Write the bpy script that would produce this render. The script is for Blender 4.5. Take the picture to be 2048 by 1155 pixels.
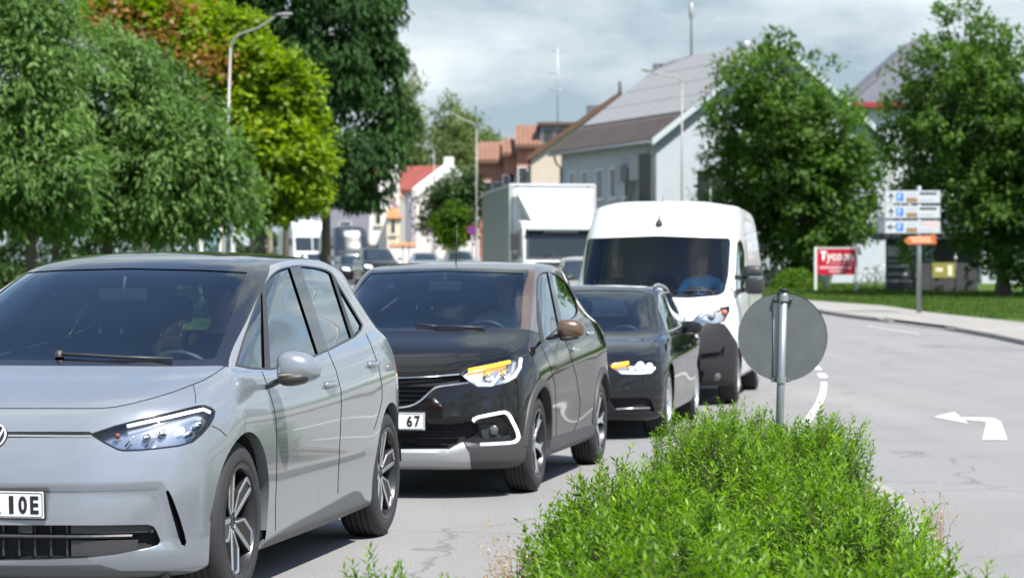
import bpy, bmesh, math, random
import numpy as np
from mathutils import Vector, Matrix
R = math.radians
for o in list(bpy.data.objects): bpy.data.objects.remove(o, do_unlink=True)
SC = bpy.context.scene
COL = SC.collection
# ------------------------------------------------------------------ camera
FPX, CXP, CYP, CAMH = 4700.0, 1024.0, 580.0, 1.363      # focal length, principal point and horizon (2048 px frame)
cd = bpy.data.cameras.new('camera'); CAM = bpy.data.objects.new('camera', cd); COL.objects.link(CAM)
CAM.location = (0, 0, CAMH); CAM.rotation_euler = (R(90), 0, 0)
cd.sensor_width = 36.0; cd.lens = FPX / 2048 * 36.0; cd.shift_y = (CYP - 577.5) / 2048
cd.clip_start = 0.1; cd.clip_end = 4000
cd.dof.use_dof = True; cd.dof.focus_distance = 11.2; cd.dof.aperture_fstop = 4.2
SC.camera = CAM
# ------------------------------------------------------------------ sky, sun, exposure
SUN_DIR = Vector((0.33, -0.43, 0.84)).normalized()       # towards the sun
W = bpy.data.worlds.new('World'); SC.world = W; W.use_nodes = True
def _world():
    nt = W.node_tree; nt.nodes.clear(); N = nt.nodes.new; L = nt.links.new
    out = N('ShaderNodeOutputWorld'); bg = N('ShaderNodeBackground'); bg.inputs['Strength'].default_value = 0.11
    sky = N('ShaderNodeTexSky'); sky.sky_type = 'NISHITA'; sky.sun_disc = False
    sky.sun_elevation = math.asin(SUN_DIR.z); sky.sun_rotation = math.atan2(SUN_DIR.x, SUN_DIR.y)
    sky.altitude = 400; sky.air_density = 1.0; sky.dust_density = 0.6; sky.ozone_density = 1.5
    # clouds on a flat deck far above: direction projected on a plane, even all round
    tc = N('ShaderNodeTexCoord'); sep = N('ShaderNodeSeparateXYZ'); L(tc.outputs['Generated'], sep.inputs[0])
    mz = N('ShaderNodeMath'); mz.operation = 'MAXIMUM'; L(sep.outputs[2], mz.inputs[0]); mz.inputs[1].default_value = 0.0
    az = N('ShaderNodeMath'); az.operation = 'ADD'; L(mz.outputs[0], az.inputs[0]); az.inputs[1].default_value = 0.30
    dv = N('ShaderNodeVectorMath'); dv.operation = 'SCALE'
    inv = N('ShaderNodeMath'); inv.operation = 'DIVIDE'; inv.inputs[0].default_value = 1.0; L(az.outputs[0], inv.inputs[1])
    L(tc.outputs['Generated'], dv.inputs[0]); L(inv.outputs[0], dv.inputs['Scale'])
    mp = N('ShaderNodeMapping'); L(dv.outputs[0], mp.inputs[0]); mp.inputs['Location'].default_value = (3.1, 0.25, 0.0); mp.inputs['Scale'].default_value = (1.0, 1.0, 1.6)
    n1 = N('ShaderNodeTexNoise'); n1.inputs['Scale'].default_value = 1.7; n1.inputs['Detail'].default_value = 9; n1.inputs['Roughness'].default_value = 0.54
    n1.inputs['Distortion'].default_value = 0.35
    L(mp.outputs[0], n1.inputs['Vector'])
    cov = N('ShaderNodeMapRange'); cov.interpolation_type = 'SMOOTHSTEP'
    cov.inputs['From Min'].default_value = 0.445; cov.inputs['From Max'].default_value = 0.54
    # clouds have height, so the cover closes up towards the horizon, alike all round
    el = N('ShaderNodeMapRange'); el.inputs['From Min'].default_value = 0.02; el.inputs['From Max'].default_value = 0.45; el.inputs['To Min'].default_value = 0.13; el.inputs['To Max'].default_value = -0.04; L(mz.outputs[0], el.inputs['Value'])
    ad = N('ShaderNodeMath'); ad.operation = 'ADD'; L(n1.outputs['Fac'], ad.inputs[0]); L(el.outputs[0], ad.inputs[1]); L(ad.outputs[0], cov.inputs['Value'])
    # thick cloud is greyer than thin, lit cloud
    n2 = N('ShaderNodeTexNoise'); n2.inputs['Scale'].default_value = 3.0; n2.inputs['Detail'].default_value = 7; n2.inputs['Roughness'].default_value = 0.55
    mp2 = N('ShaderNodeMapping'); L(dv.outputs[0], mp2.inputs[0]); mp2.inputs['Location'].default_value = (7.3, 1.9, 2.0); L(mp2.outputs[0], n2.inputs['Vector'])
    rp = N('ShaderNodeValToRGB'); L(n2.outputs['Fac'], rp.inputs[0])
    e = rp.color_ramp.elements; e[0].position = 0.40; e[0].color = (2.0, 2.55, 2.95, 1); e[1].position = 0.66; e[1].color = (4.5, 4.85, 5.05, 1)
    mx = N('ShaderNodeMix'); mx.data_type = 'RGBA'
    L(cov.outputs[0], mx.inputs['Factor']); L(sky.outputs[0], mx.inputs[6]); L(rp.outputs[0], mx.inputs[7])
    L(mx.outputs[2], bg.inputs['Color']); L(bg.outputs[0], out.inputs[0])
_world()
sl = bpy.data.lights.new('sun', 'SUN'); sl.energy = 4.2; sl.angle = R(0.6); sl.color = (1.0, 0.95, 0.88)
SUN = bpy.data.objects.new('sun', sl); COL.objects.link(SUN); SUN.rotation_euler = SUN_DIR.to_track_quat('Z', 'Y').to_euler()
SUN.location = (20, -20, 40)
vs = SC.view_settings; vs.view_transform = 'Standard'; vs.look = 'None'; vs.exposure = 1.0; vs.gamma = 1.0; vs.use_curve_mapping = False
SC.cycles.use_denoising = True
try: SC.cycles.denoiser = 'OPENIMAGEDENOISE'
except Exception: pass
SC.cycles.max_bounces = 8; SC.cycles.transparent_max_bounces = 14; SC.cycles.diffuse_bounces = 3; SC.cycles.glossy_bounces = 4
SC.cycles.transmission_bounces = 6; SC.cycles.sample_clamp_indirect = 6.0; SC.cycles.caustics_reflective = False; SC.cycles.caustics_refractive = False
# ------------------------------------------------------------------ helpers
rng = np.random.default_rng(7)
def terrain(X, Y):
    """height of the ground: level near the camera, climbing gently up the street"""
    t = np.maximum(0.0, np.asarray(Y, float) - 36.0)
    return 6.0 * np.tanh(0.0255 * t * t / (t + 14.0) / 6.0)
def pix(u, v, Y):
    """a measured point of the photograph at a known distance"""
    return Vector(((u - CXP) / FPX * Y, Y, CAMH - (v - CYP) / FPX * Y))
def gz(X, Y): return float(terrain(X, Y))

MATS = {}
def nodemat(name):
    m = bpy.data.materials.new(name); m.use_nodes = True; nt = m.node_tree
    return m, nt, nt.nodes['Principled BSDF'], nt.nodes.new, nt.links.new
def mat(name, col, rough=0.5, metal=0.0, coat=0.0, spec=0.5, noise=0.0, nscale=8.0, bump=0.0, bscale=60.0, emit=None, estr=0.0, alpha=1.0, ior=None, flakes=0.0):
    if name in MATS: return MATS[name]
    m, nt, b, N, L = nodemat(name)
    c = tuple(col) + (1,)
    b.inputs['Base Color'].default_value = c
    b.inputs['Roughness'].default_value = rough; b.inputs['Metallic'].default_value = metal
    b.inputs['Coat Weight'].default_value = coat; b.inputs['Coat Roughness'].default_value = 0.03
    b.inputs['Specular IOR Level'].default_value = spec
    if ior: b.inputs['IOR'].default_value = ior
    if emit is not None:
        b.inputs['Emission Color'].default_value = tuple(emit) + (1,); b.inputs['Emission Strength'].default_value = estr
    if noise > 0 or bump > 0:
        tc = N('ShaderNodeTexCoord')
        n = N('ShaderNodeTexNoise'); n.inputs['Scale'].default_value = nscale; n.inputs['Detail'].default_value = 6; n.inputs['Roughness'].default_value = 0.6
        L(tc.outputs['Object'], n.inputs['Vector'])
        if noise > 0:
            mr = N('ShaderNodeMapRange'); mr.inputs['From Min'].default_value = 0.25; mr.inputs['From Max'].default_value = 0.75
            mr.inputs['To Min'].default_value = 1 - noise; mr.inputs['To Max'].default_value = 1 + noise
            L(n.outputs['Fac'], mr.inputs['Value'])
            mul = N('ShaderNodeVectorMath'); mul.operation = 'SCALE'; mul.inputs[0].default_value = col
            L(mr.outputs[0], mul.inputs['Scale']); L(mul.outputs[0], b.inputs['Base Color'])
        if bump > 0:
            n2 = N('ShaderNodeTexNoise'); n2.inputs['Scale'].default_value = bscale; n2.inputs['Detail'].default_value = 4
            L(tc.outputs['Object'], n2.inputs['Vector'])
            bp = N('ShaderNodeBump'); bp.inputs['Strength'].default_value = bump; bp.inputs['Distance'].default_value = 0.01
            L(n2.outputs['Fac'], bp.inputs['Height']); L(bp.outputs[0], b.inputs['Normal'])
    MATS[name] = m
    return m
def glassmat(name, tint, refl=1.0, rough=0.0):
    """thin pane: tinted see-through plus a Fresnel reflection"""
    if name in MATS: return MATS[name]
    m, nt, b, N, L = nodemat(name); nt.nodes.remove(b)
    out = nt.nodes['Material Output']
    tr = N('ShaderNodeBsdfTransparent'); tr.inputs[0].default_value = tuple(tint) + (1,)
    gl = N('ShaderNodeBsdfGlossy'); gl.inputs['Roughness'].default_value = rough; gl.inputs['Color'].default_value = (0.9, 0.96, 1.0, 1)
    fr = N('ShaderNodeFresnel'); fr.inputs['IOR'].default_value = 1.55
    mm = N('ShaderNodeMath'); mm.operation = 'MULTIPLY'; mm.inputs[1].default_value = 1.8 * refl; mm.use_clamp = True
    mx = N('ShaderNodeMixShader'); L(fr.outputs[0], mm.inputs[0]); L(mm.outputs[0], mx.inputs[0]); L(tr.outputs[0], mx.inputs[1]); L(gl.outputs[0], mx.inputs[2])
    L(mx.outputs[0], out.inputs['Surface'])
    MATS[name] = m
    return m
def tag(o, label=None, cat=None, group=None, kind=None):
    if label: o['label'] = label
    if cat: o['category'] = cat
    if group: o['group'] = group
    if kind: o['kind'] = kind
    return o
def thing(name, label, cat, loc=(0, 0, 0), rz=0.0, group=None):
    o = bpy.data.objects.new(name, None); o.empty_display_size = 0.2; COL.objects.link(o)
    o.location = loc; o.rotation_euler = (0, 0, rz)
    return tag(o, label, cat, group)
def link(name, me, m=None, parent=None):
    o = bpy.data.objects.new(name, me); COL.objects.link(o)
    if m is not None:
        if len(me.materials): me.materials.clear()
        for k in (m if isinstance(m, (list, tuple)) else [m]): me.materials.append(k)
    if parent is not None: o.parent = parent
    return o
def mesh_from(name, verts, faces, smooth=False):
    me = bpy.data.meshes.new(name); me.from_pydata([tuple(v) for v in verts], [], [tuple(f) for f in faces]); me.update()
    if smooth: me.polygons.foreach_set('use_smooth', np.ones(len(me.polygons), bool))
    return me
class MB:
    """mesh collector: boxes, bars, tubes, lathes, prisms -> one mesh"""
    def __init__(s): s.v = []; s.f = []; s.mi = []; s.sm = []
    def add(s, V, F, smooth=False, mi=0):
        b = len(s.v); s.v += [tuple(map(float, p)) for p in V]
        for f in F: s.f.append(tuple(i + b for i in f)); s.mi.append(mi); s.sm.append(smooth)
        return s
    def box(s, x0, x1, y0, y1, z0, z1, mi=0, M=None):
        V = [(x0, y0, z0), (x1, y0, z0), (x1, y1, z0), (x0, y1, z0), (x0, y0, z1), (x1, y0, z1), (x1, y1, z1), (x0, y1, z1)]
        if M is not None: V = [M @ Vector(p) for p in V]
        return s.add(V, [(0, 3, 2, 1), (4, 5, 6, 7), (0, 1, 5, 4), (1, 2, 6, 5), (2, 3, 7, 6), (3, 0, 4, 7)], False, mi)
    def hexa(s, P, mi=0):
        return s.add(P, [(0, 3, 2, 1), (4, 5, 6, 7), (0, 1, 5, 4), (1, 2, 6, 5), (2, 3, 7, 6), (3, 0, 4, 7)], False, mi)
    def tube(s, pts, r, n=10, caps=True, mi=0, smooth=True):
        pts = [Vector(p) for p in pts]; k = len(pts); rr = r if hasattr(r, '__len__') else [r] * k
        V = []; up = Vector((0, 0, 1))
        prev = None
        for i in range(k):
            d = (pts[min(i + 1, k - 1)] - pts[max(i - 1, 0)]).normalized()
            a = d.cross(up if abs(d.z) < 0.95 else Vector((1, 0, 0))).normalized() if prev is None else (prev - d * prev.dot(d)).normalized()
            prev = a; c = d.cross(a)
            for j in range(n):
                t = 2 * math.pi * j / n; V.append(pts[i] + (a * math.cos(t) + c * math.sin(t)) * rr[i])
        F = [(i * n + j, i * n + (j + 1) % n, (i + 1) * n + (j + 1) % n, (i + 1) * n + j) for i in range(k - 1) for j in range(n)]
        s.add(V, F, smooth, mi)
        if caps:
            s.add(V[:n], [tuple(range(n))[::-1]], False, mi); s.add(V[-n:], [tuple(range(n))], False, mi)
        return s
    def lathe(s, prof, n=32, axis='Z', c=(0, 0, 0), mi=0, smooth=True, close=False):
        """prof: (radius, along) pairs"""
        V = []; k = len(prof)
        for (r, h) in prof:
            for j in range(n):
                t = 2 * math.pi * j / n; a, b = r * math.cos(t), r * math.sin(t)
                p = (a, b, h) if axis == 'Z' else ((a, h, b) if axis == 'Y' else (h, a, b))
                V.append((p[0] + c[0], p[1] + c[1], p[2] + c[2]))
        kk = k if close else k - 1
        F = []
        for i in range(kk):
            i2 = (i + 1) % k
            for j in range(n):
                f = (i * n + j, i * n + (j + 1) % n, i2 * n + (j + 1) % n, i2 * n + j)
                F.append(f if axis != 'Y' else f[::-1])
        return s.add(V, F, smooth, mi)
    def prism(s, poly, d0, d1, f, mi=0):
        """poly: 2D outline, f(a,b,d)->3D"""
        n = len(poly)
        V = [f(a, b, d0) for a, b in poly] + [f(a, b, d1) for a, b in poly]
        F = [tuple(range(n))[::-1], tuple(range(n, 2 * n))] + [(i, (i + 1) % n, n + (i + 1) % n, n + i) for i in range(n)]
        return s.add(V, F, False, mi)
    def quad(s, a, b, c, d, mi=0): return s.add([a, b, c, d], [(0, 1, 2, 3)], False, mi)
    def mesh(s, name):
        me = bpy.data.meshes.new(name); me.from_pydata(s.v, [], s.f)
        me.polygons.foreach_set('material_index', np.array(s.mi, np.int32)); me.polygons.foreach_set('use_smooth', np.array(s.sm, bool))
        me.update(); return me
    def build(s, name, m, parent=None, fix=True, bevel=0.0, bseg=2):
        me = s.mesh(name)
        if fix or bevel:
            bm = bmesh.new(); bm.from_mesh(me); bmesh.ops.remove_doubles(bm, verts=bm.verts, dist=1e-5)
            bmesh.ops.recalc_face_normals(bm, faces=bm.faces)
            if bevel:
                es = [e for e in bm.edges if len(e.link_faces) == 2 and e.calc_face_angle(0) > 0.6]
                bmesh.ops.bevel(bm, geom=es, offset=bevel, segments=bseg, affect='EDGES', profile=0.6, clamp_overlap=True)
            bm.to_mesh(me); bm.free(); me.update()
        return link(name, me, m, parent)
def text_mesh(body, size, bold=0.0, extrude=0.0, align='LEFT', shear=0.0, spacing=1.0):
    cu = bpy.data.curves.new('t', 'FONT'); cu.body = body; cu.size = size; cu.offset = bold; cu.extrude = extrude
    cu.align_x = align; cu.shear = shear; cu.resolution_u = 3; cu.space_character = spacing
    o = bpy.data.objects.new('t', cu); COL.objects.link(o)
    dg = bpy.context.evaluated_depsgraph_get(); dg.update()
    me = bpy.data.meshes.new_from_object(o.evaluated_get(dg)); bpy.data.objects.remove(o); bpy.data.curves.remove(cu)
    return me
def text_part(name, body, size, M, m, parent, bold=0.0, extrude=0.0, align='LEFT', width=None, height=None, shear=0.0):
    """flat lettering: x right, y up in the text plane, M places it; width/height stretch it to size"""
    me = text_mesh(body, size, bold, extrude, align, shear)
    n = len(me.vertices); co = np.empty(n * 3); me.vertices.foreach_get('co', co); co = co.reshape(n, 3)
    if width:
        a, b = co[:, 0].min(), co[:, 0].max(); c0 = 0 if align == 'LEFT' else -width / 2
        co[:, 0] = (co[:, 0] - a) / (b - a) * width + c0
    if height:
        a, b = co[:, 1].min(), co[:, 1].max(); co[:, 1] = (co[:, 1] - a) / (b - a) * height
    me.vertices.foreach_set('co', co.ravel()); me.transform(M); me.update()
    return link(name, me, m, parent)
def copy_tree(o, parent=None):
    c = o.copy(); COL.objects.link(c); c.parent = parent
    for ch in list(o.children): copy_tree(ch, c)
    return c
def makima(t, p, n):
    h = np.maximum(np.diff(t, axis=0), 1e-6)[..., None]
    m = np.diff(p, axis=0) / h
    m1 = 2 * m[:1] - m[1:2]; m0 = 2 * m1 - m[:1]; e1 = 2 * m[-1:] - m[-2:-1]; e2 = 2 * e1 - m[-1:]
    Mx = np.concatenate([m0, m1, m, e1, e2])
    w1 = abs(Mx[3:] - Mx[2:-1]) + abs(Mx[3:] + Mx[2:-1]) / 2
    w2 = abs(Mx[1:-2] - Mx[:-3]) + abs(Mx[1:-2] + Mx[:-3]) / 2
    d = (w1 * Mx[1:-2] + w2 * Mx[2:-1]) / (w1 + w2 + 1e-9)
    u = np.linspace(0, 1, n, endpoint=False)[None, :, None, None]
    p0, p1, d0, d1 = p[:-1, None], p[1:, None], d[:-1, None] * h[:, None], d[1:, None] * h[:, None]
    q = (2 * u**3 - 3 * u**2 + 1) * p0 + (u**3 - 2 * u**2 + u) * d0 + (-2 * u**3 + 3 * u**2) * p1 + (u**3 - u**2) * d1
    return np.concatenate([q.reshape((-1,) + p.shape[1:]), p[-1:]])
def chord(p):
    t = np.zeros(p.shape[:2]); t[1:] = np.cumsum(np.maximum(np.linalg.norm(np.diff(p, axis=0), axis=2), 1e-4) ** 0.75, axis=0)
    return t
def curve(pts, n=8, closed=False):
    """smooth 2D/3D curve through points"""
    p = np.array(pts, float); d = p.shape[1]
    if closed: p = np.concatenate([p[-2:], p, p[:3]])
    q = p[:, None, :] if d == 3 else np.concatenate([p, np.zeros((len(p), 1))], 1)[:, None, :]
    r = makima(chord(q), q, n)[:, 0, :d]
    if closed: r = r[2 * n:-2 * n - 1] if False else r[2 * n:(len(p) - 3) * n]
    return r
def rounded(poly, r, n=4):
    """polygon with rounded corners"""
    P = [np.array(p, float) for p in poly]; out = []
    rr = r if hasattr(r, '__len__') else [r] * len(P)
    for i, p in enumerate(P):
        a, b = P[i - 1] - p, P[(i + 1) % len(P)] - p
        la, lb = np.linalg.norm(a), np.linalg.norm(b); k = min(rr[i], la * .45, lb * .45)
        if k < 1e-5: out.append(p); continue
        s, e = p + a / la * k, p + b / lb * k
        for j in range(n + 1):
            t = j / n; out.append((1 - t)**2 * s + 2 * t * (1 - t) * p + t * t * e)
    return np.array(out)
def offset_poly(poly, d):
    """grow (d>0) or shrink a closed polygon"""
    P = np.array(poly, float); a = np.sum(P[:, 0] * np.roll(P[:, 1], -1) - np.roll(P[:, 0], -1) * P[:, 1])
    s = 1 if a > 0 else -1
    e1 = P - np.roll(P, 1, 0); e2 = np.roll(P, -1, 0) - P
    n1 = np.stack([e1[:, 1], -e1[:, 0]], 1); n2 = np.stack([e2[:, 1], -e2[:, 0]], 1)
    n1 /= np.linalg.norm(n1, axis=1)[:, None] + 1e-12; n2 /= np.linalg.norm(n2, axis=1)[:, None] + 1e-12
    n = n1 + n2; n /= np.linalg.norm(n, axis=1)[:, None] + 1e-12
    c = np.maximum(0.45, np.sum(n * n1, 1))
    return P + s * d * n / c[:, None]
def in_poly(P, Q):
    x, y = Q[:, 0], Q[:, 1]; ins = np.zeros(len(Q), bool); n = len(P); j = n - 1
    for i in range(n):
        xi, yi, xj, yj = P[i][0], P[i][1], P[j][0], P[j][1]
        c = ((yi > y) != (yj > y))
        with np.errstate(divide='ignore', invalid='ignore'):
            ins ^= c & (x < (xj - xi) * (y - yi) / (yj - yi + 1e-15) + xi)
        j = i
    return ins
# ------------------------------------------------------------------ ground, road, pavement
def _asphalt(name, base, patch=.12):
    m, nt, b, N, L = nodemat(name); b.inputs['Roughness'].default_value = .85; b.inputs['Specular IOR Level'].default_value = .3
    tc = N('ShaderNodeTexCoord'); geo = tc.outputs['Object']
    n1 = N('ShaderNodeTexNoise'); n1.inputs['Scale'].default_value = 70; n1.inputs['Detail'].default_value = 6; n1.inputs['Roughness'].default_value = .75; L(geo, n1.inputs['Vector'])
    n2 = N('ShaderNodeTexNoise'); n2.inputs['Scale'].default_value = .55; n2.inputs['Detail'].default_value = 5; L(geo, n2.inputs['Vector'])
    n3 = N('ShaderNodeTexVoronoi'); n3.inputs['Scale'].default_value = 160; L(geo, n3.inputs['Vector'])
    mp = N('ShaderNodeMapping'); mp.inputs['Rotation'].default_value = (0, 0, .19); mp.inputs['Scale'].default_value = (.9, .045, 1); L(geo, mp.inputs[0])
    n4 = N('ShaderNodeTexNoise'); n4.inputs['Scale'].default_value = 1.4; n4.inputs['Detail'].default_value = 3; L(mp.outputs[0], n4.inputs['Vector'])
    def rng_(src, lo, hi, a=.3, c=.7):
        r = N('ShaderNodeMapRange'); r.inputs['From Min'].default_value = a; r.inputs['From Max'].default_value = c; r.inputs['To Min'].default_value = lo; r.inputs['To Max'].default_value = hi; L(src, r.inputs['Value']); return r.outputs[0]
    def mul(a, c):
        x = N('ShaderNodeMath'); x.operation = 'MULTIPLY'; L(a, x.inputs[0]); L(c, x.inputs[1]); return x.outputs[0]
    f = mul(mul(rng_(n1.outputs['Fac'], .6, 1.4), rng_(n2.outputs['Fac'], 1 - patch, 1 + patch)), mul(rng_(n3.outputs['Distance'], .8, 1.15, 0, .6), rng_(n4.outputs['Fac'], .93, 1.05)))
    vc = N('ShaderNodeTexVoronoi'); vc.feature = 'DISTANCE_TO_EDGE'; vc.inputs['Scale'].default_value = .22; wp = N('ShaderNodeVectorMath'); wp.operation = 'ADD'; n5 = N('ShaderNodeTexNoise'); n5.inputs['Scale'].default_value = 1.1; n5.inputs['Detail'].default_value = 5; L(geo, n5.inputs['Vector']); L(geo, wp.inputs[0]); L(n5.outputs['Color'], wp.inputs[1]); L(wp.outputs[0], vc.inputs['Vector'])
    f = mul(f, rng_(vc.outputs['Distance'], .68, 1.0, .0008, .0045))
    sc = N('ShaderNodeVectorMath'); sc.operation = 'SCALE'; sc.inputs[0].default_value = base; L(f, sc.inputs['Scale']); L(sc.outputs[0], b.inputs['Base Color'])
    bp = N('ShaderNodeBump'); bp.inputs['Strength'].default_value = .35; bp.inputs['Distance'].default_value = .006; L(n1.outputs['Fac'], bp.inputs['Height']); L(bp.outputs[0], b.inputs['Normal'])
    MATS[name] = m; return m
def _grass(name, c1, c2):
    m, nt, b, N, L = nodemat(name); b.inputs['Roughness'].default_value = .9; b.inputs['Specular IOR Level'].default_value = .1
    tc = N('ShaderNodeTexCoord'); n = N('ShaderNodeTexNoise'); n.inputs['Scale'].default_value = 1.2; n.inputs['Detail'].default_value = 8; n.inputs['Roughness'].default_value = .7; L(tc.outputs['Object'], n.inputs['Vector'])
    r = N('ShaderNodeValToRGB'); r.color_ramp.elements[0].position = .35; r.color_ramp.elements[0].color = c1 + (1,); r.color_ramp.elements[1].position = .65; r.color_ramp.elements[1].color = c2 + (1,); L(n.outputs['Fac'], r.inputs[0]); L(r.outputs[0], b.inputs['Base Color'])
    MATS[name] = m; return m
M_asph = _asphalt('asphalt_pale', (.205, .203, .203), .05); M_pave = _asphalt('pavement_pale', (.26, .25, .235), .08)
M_turf = _grass('turf', (.035, .075, .014), (.075, .13, .025)); M_paint = mat('road_paint', (.62, .62, .60), .75, noise=.28, nscale=22, bump=.3, bscale=80)
M_kerb = mat('kerb_stone', (.27, .26, .245), .8, noise=.25, nscale=9, bump=.3, bscale=40); M_soil = mat('island_soil', (.17, .14, .10), .95, noise=.35, nscale=14, bump=.5, bscale=60)
KR = np.array([(-30, 13.5), (20, 12.2), (40, 11.3), (50.3, 10.97), (53.8, 11.05), (56.4, 11.0), (58.5, 10.9), (64.8, 10.15), (67.6, 9.73), (71, 9.47), (76.4, 9.2), (85, 7.0), (95, 3.2), (105, .3), (115, -2.2), (130, -5), (150, -8.5), (200, -17), (260, -27)])
KL = np.array([(-30, -9), (0, -6.2), (10, -4.2), (20, -2.3), (30, -.6), (40, .4), (50, .5), (60, -.4), (70, -1.6), (80, -3.2), (100, -7), (120, -11), (140, -15), (200, -27), (260, -39)])
XR = lambda Y: np.interp(Y, KR[:, 0], KR[:, 1]); XL = lambda Y: np.interp(Y, KL[:, 0], KL[:, 1])
YS = np.concatenate([np.arange(-30, 30, 3.0), np.arange(30, 90, 1.5), np.arange(90, 262, 4.0)])
def strip(name, fa, fb, dz, m, nx=2, ys=YS, kind='structure', parent=None, xfun=None):
    V = []; F = []
    for Y in ys:
        a, b_ = fa(Y), fb(Y)
        for i in range(nx + 1):
            X = a + (b_ - a) * i / nx; V.append((X, Y, gz(X, Y) + dz))
    w = nx + 1
    for k in range(len(ys) - 1):
        for i in range(nx): F.append((k * w + i, k * w + i + 1, (k + 1) * w + i + 1, (k + 1) * w + i))
    o = link(name, mesh_from(name, V, F, True), m, parent)
    if kind and parent is None: o['kind'] = kind
    return o
# base sheet reaching the horizon
_g = np.array([-3000, -800, -200, -60, 0, 60, 200, 800, 3000.0]); _gy = np.array([-600, -30, 0, 30, 36, 42, 48, 56, 66, 80, 100, 130, 170, 220, 300, 500, 1000, 3500.0])
_V = [(x, y, gz(x, y) - .03) for y in _gy for x in _g]
tag(link('ground', mesh_from('ground', _V, [(j * 9 + i, j * 9 + i + 1, (j + 1) * 9 + i + 1, (j + 1) * 9 + i) for j in range(len(_gy) - 1) for i in range(8)], True), M_turf), kind='structure')
strip('road', XL, XR, 0.0, M_asph, 6)
strip('pavement_right', lambda Y: XR(Y) + .16, lambda Y: XR(Y) + 2.9, .10, M_pave, 2)
strip('pavement_left', lambda Y: XL(Y) - 2.2, lambda Y: XL(Y) - .16, .10, M_pave, 2)
strip('reflection_paving', lambda Y: XR(Y) + 2.9, lambda Y: XR(Y) + 40, .10, M_pave, 4, ys=np.arange(-30, 58.1, 4.0))  # unseen pale paving, added to brighten the reflections in the car doors
strip('verge_right', lambda Y: XR(Y) + 2.9, lambda Y: XR(Y) + 26, .09, M_turf, 4, ys=np.concatenate([np.arange(58, 90, 1.5), np.arange(90, 262, 4.0)]))
strip('verge_left', lambda Y: XL(Y) - 30, lambda Y: XL(Y) - 2.2, .09, M_turf, 4)
def kerb_run(name, fx, side, y0, y1, drop=None):
    """row of kerb stones, each its own piece; lowered across an entrance"""
    root = thing(name, 'grey kerb stones along the pavement on the %s of the road' % ('right' if side > 0 else 'left'), 'kerb')
    L = 1.0; Y = y0; meshes = {}
    while Y < y1:
        a = Vector((fx(Y), Y, 0)); d = Vector((fx(Y + L) - fx(Y), L, 0)); k = d.length; step = L / k * 1.0
        a2 = Vector((fx(Y + step), Y + step, 0)); h = .11
        if drop and drop[0] < Y < drop[1]: h = .03
        elif drop and (drop[0] - 1.05 < Y <= drop[0] or drop[1] <= Y < drop[1] + 1.05): h = .07
        if h not in meshes:
            b = MB(); b.box(0, .15, .004, .992, -.15, h); meshes[h] = b.build('kerb_stone', M_kerb, root, bevel=.012, bseg=1); o = meshes[h]
        else: o = meshes[h].copy(); COL.objects.link(o); o.parent = root
        o.location = (a.x + (.005 if side > 0 else -.155), a.y, gz(a.x, Y)); o.rotation_euler = (math.atan2(gz(a2.x, Y + step) - gz(a.x, Y), step), 0, math.atan2(-(a2.x - a.x), a2.y - a.y))
        Y += step
kerb_run('kerb_right', lambda Y: float(XR(Y)), 1, 44, 110, (58.6, 63.0))
kerb_run('kerb_left', lambda Y: float(XL(Y)), -1, 4, 60)
# painted markings
def marking(name, poly, m=M_paint, dz=.006, label=None):
    P = [Vector((x, y, gz(x, y) + dz)) for x, y in poly]
    o = link(name, mesh_from(name, P, [tuple(range(len(P)))]), m); o['kind'] = 'structure'; return o
def line_mark(name, pts, w):
    c = curve(pts, 5); V = []
    for i in range(len(c)):
        d = c[min(i + 1, len(c) - 1)] - c[max(i - 1, 0)]; d /= np.linalg.norm(d); n = np.array([-d[1], d[0]]) * w / 2
        for q in (c[i] + n, c[i] - n): V.append((q[0], q[1], gz(*q) + .006))
    o = link(name, mesh_from(name, V, [(2 * i, 2 * i + 1, 2 * i + 3, 2 * i + 2) for i in range(len(c) - 1)]), M_paint); o['kind'] = 'structure'
line_mark('lane_line', [(2.45, 18.5), (2.62, 21.0), (2.95, 23.7), (3.28, 25.7), (3.82, 29.1), (4.35, 32.8), (4.62, 34.8)], .085)
line_mark('lane_dash', [(4.84, 36.5), (4.93, 37.3), (5.02, 38.2)], .13); line_mark('lane_dash', [(5.18, 39.6), (5.23, 40.3), (5.29, 41.0)], .12); line_mark('lane_dash', [(5.4, 42.6), (5.45, 43.2), (5.5, 43.8)], .12)
line_mark('edge_line', [(9.31, 61.6), (9.55, 59), (9.79, 56.4)], .07)
marking('arrow_head', [(4.53, 25.22), (4.94, 26.25), (4.66, 23.99)]); marking('arrow_stem', [(4.82, 25.15), (5.12, 25.0), (5.05, 24.27), (4.50, 21.35), (4.275, 21.35), (4.92, 24.36), (4.73, 24.69)], dz=.0065)
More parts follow.
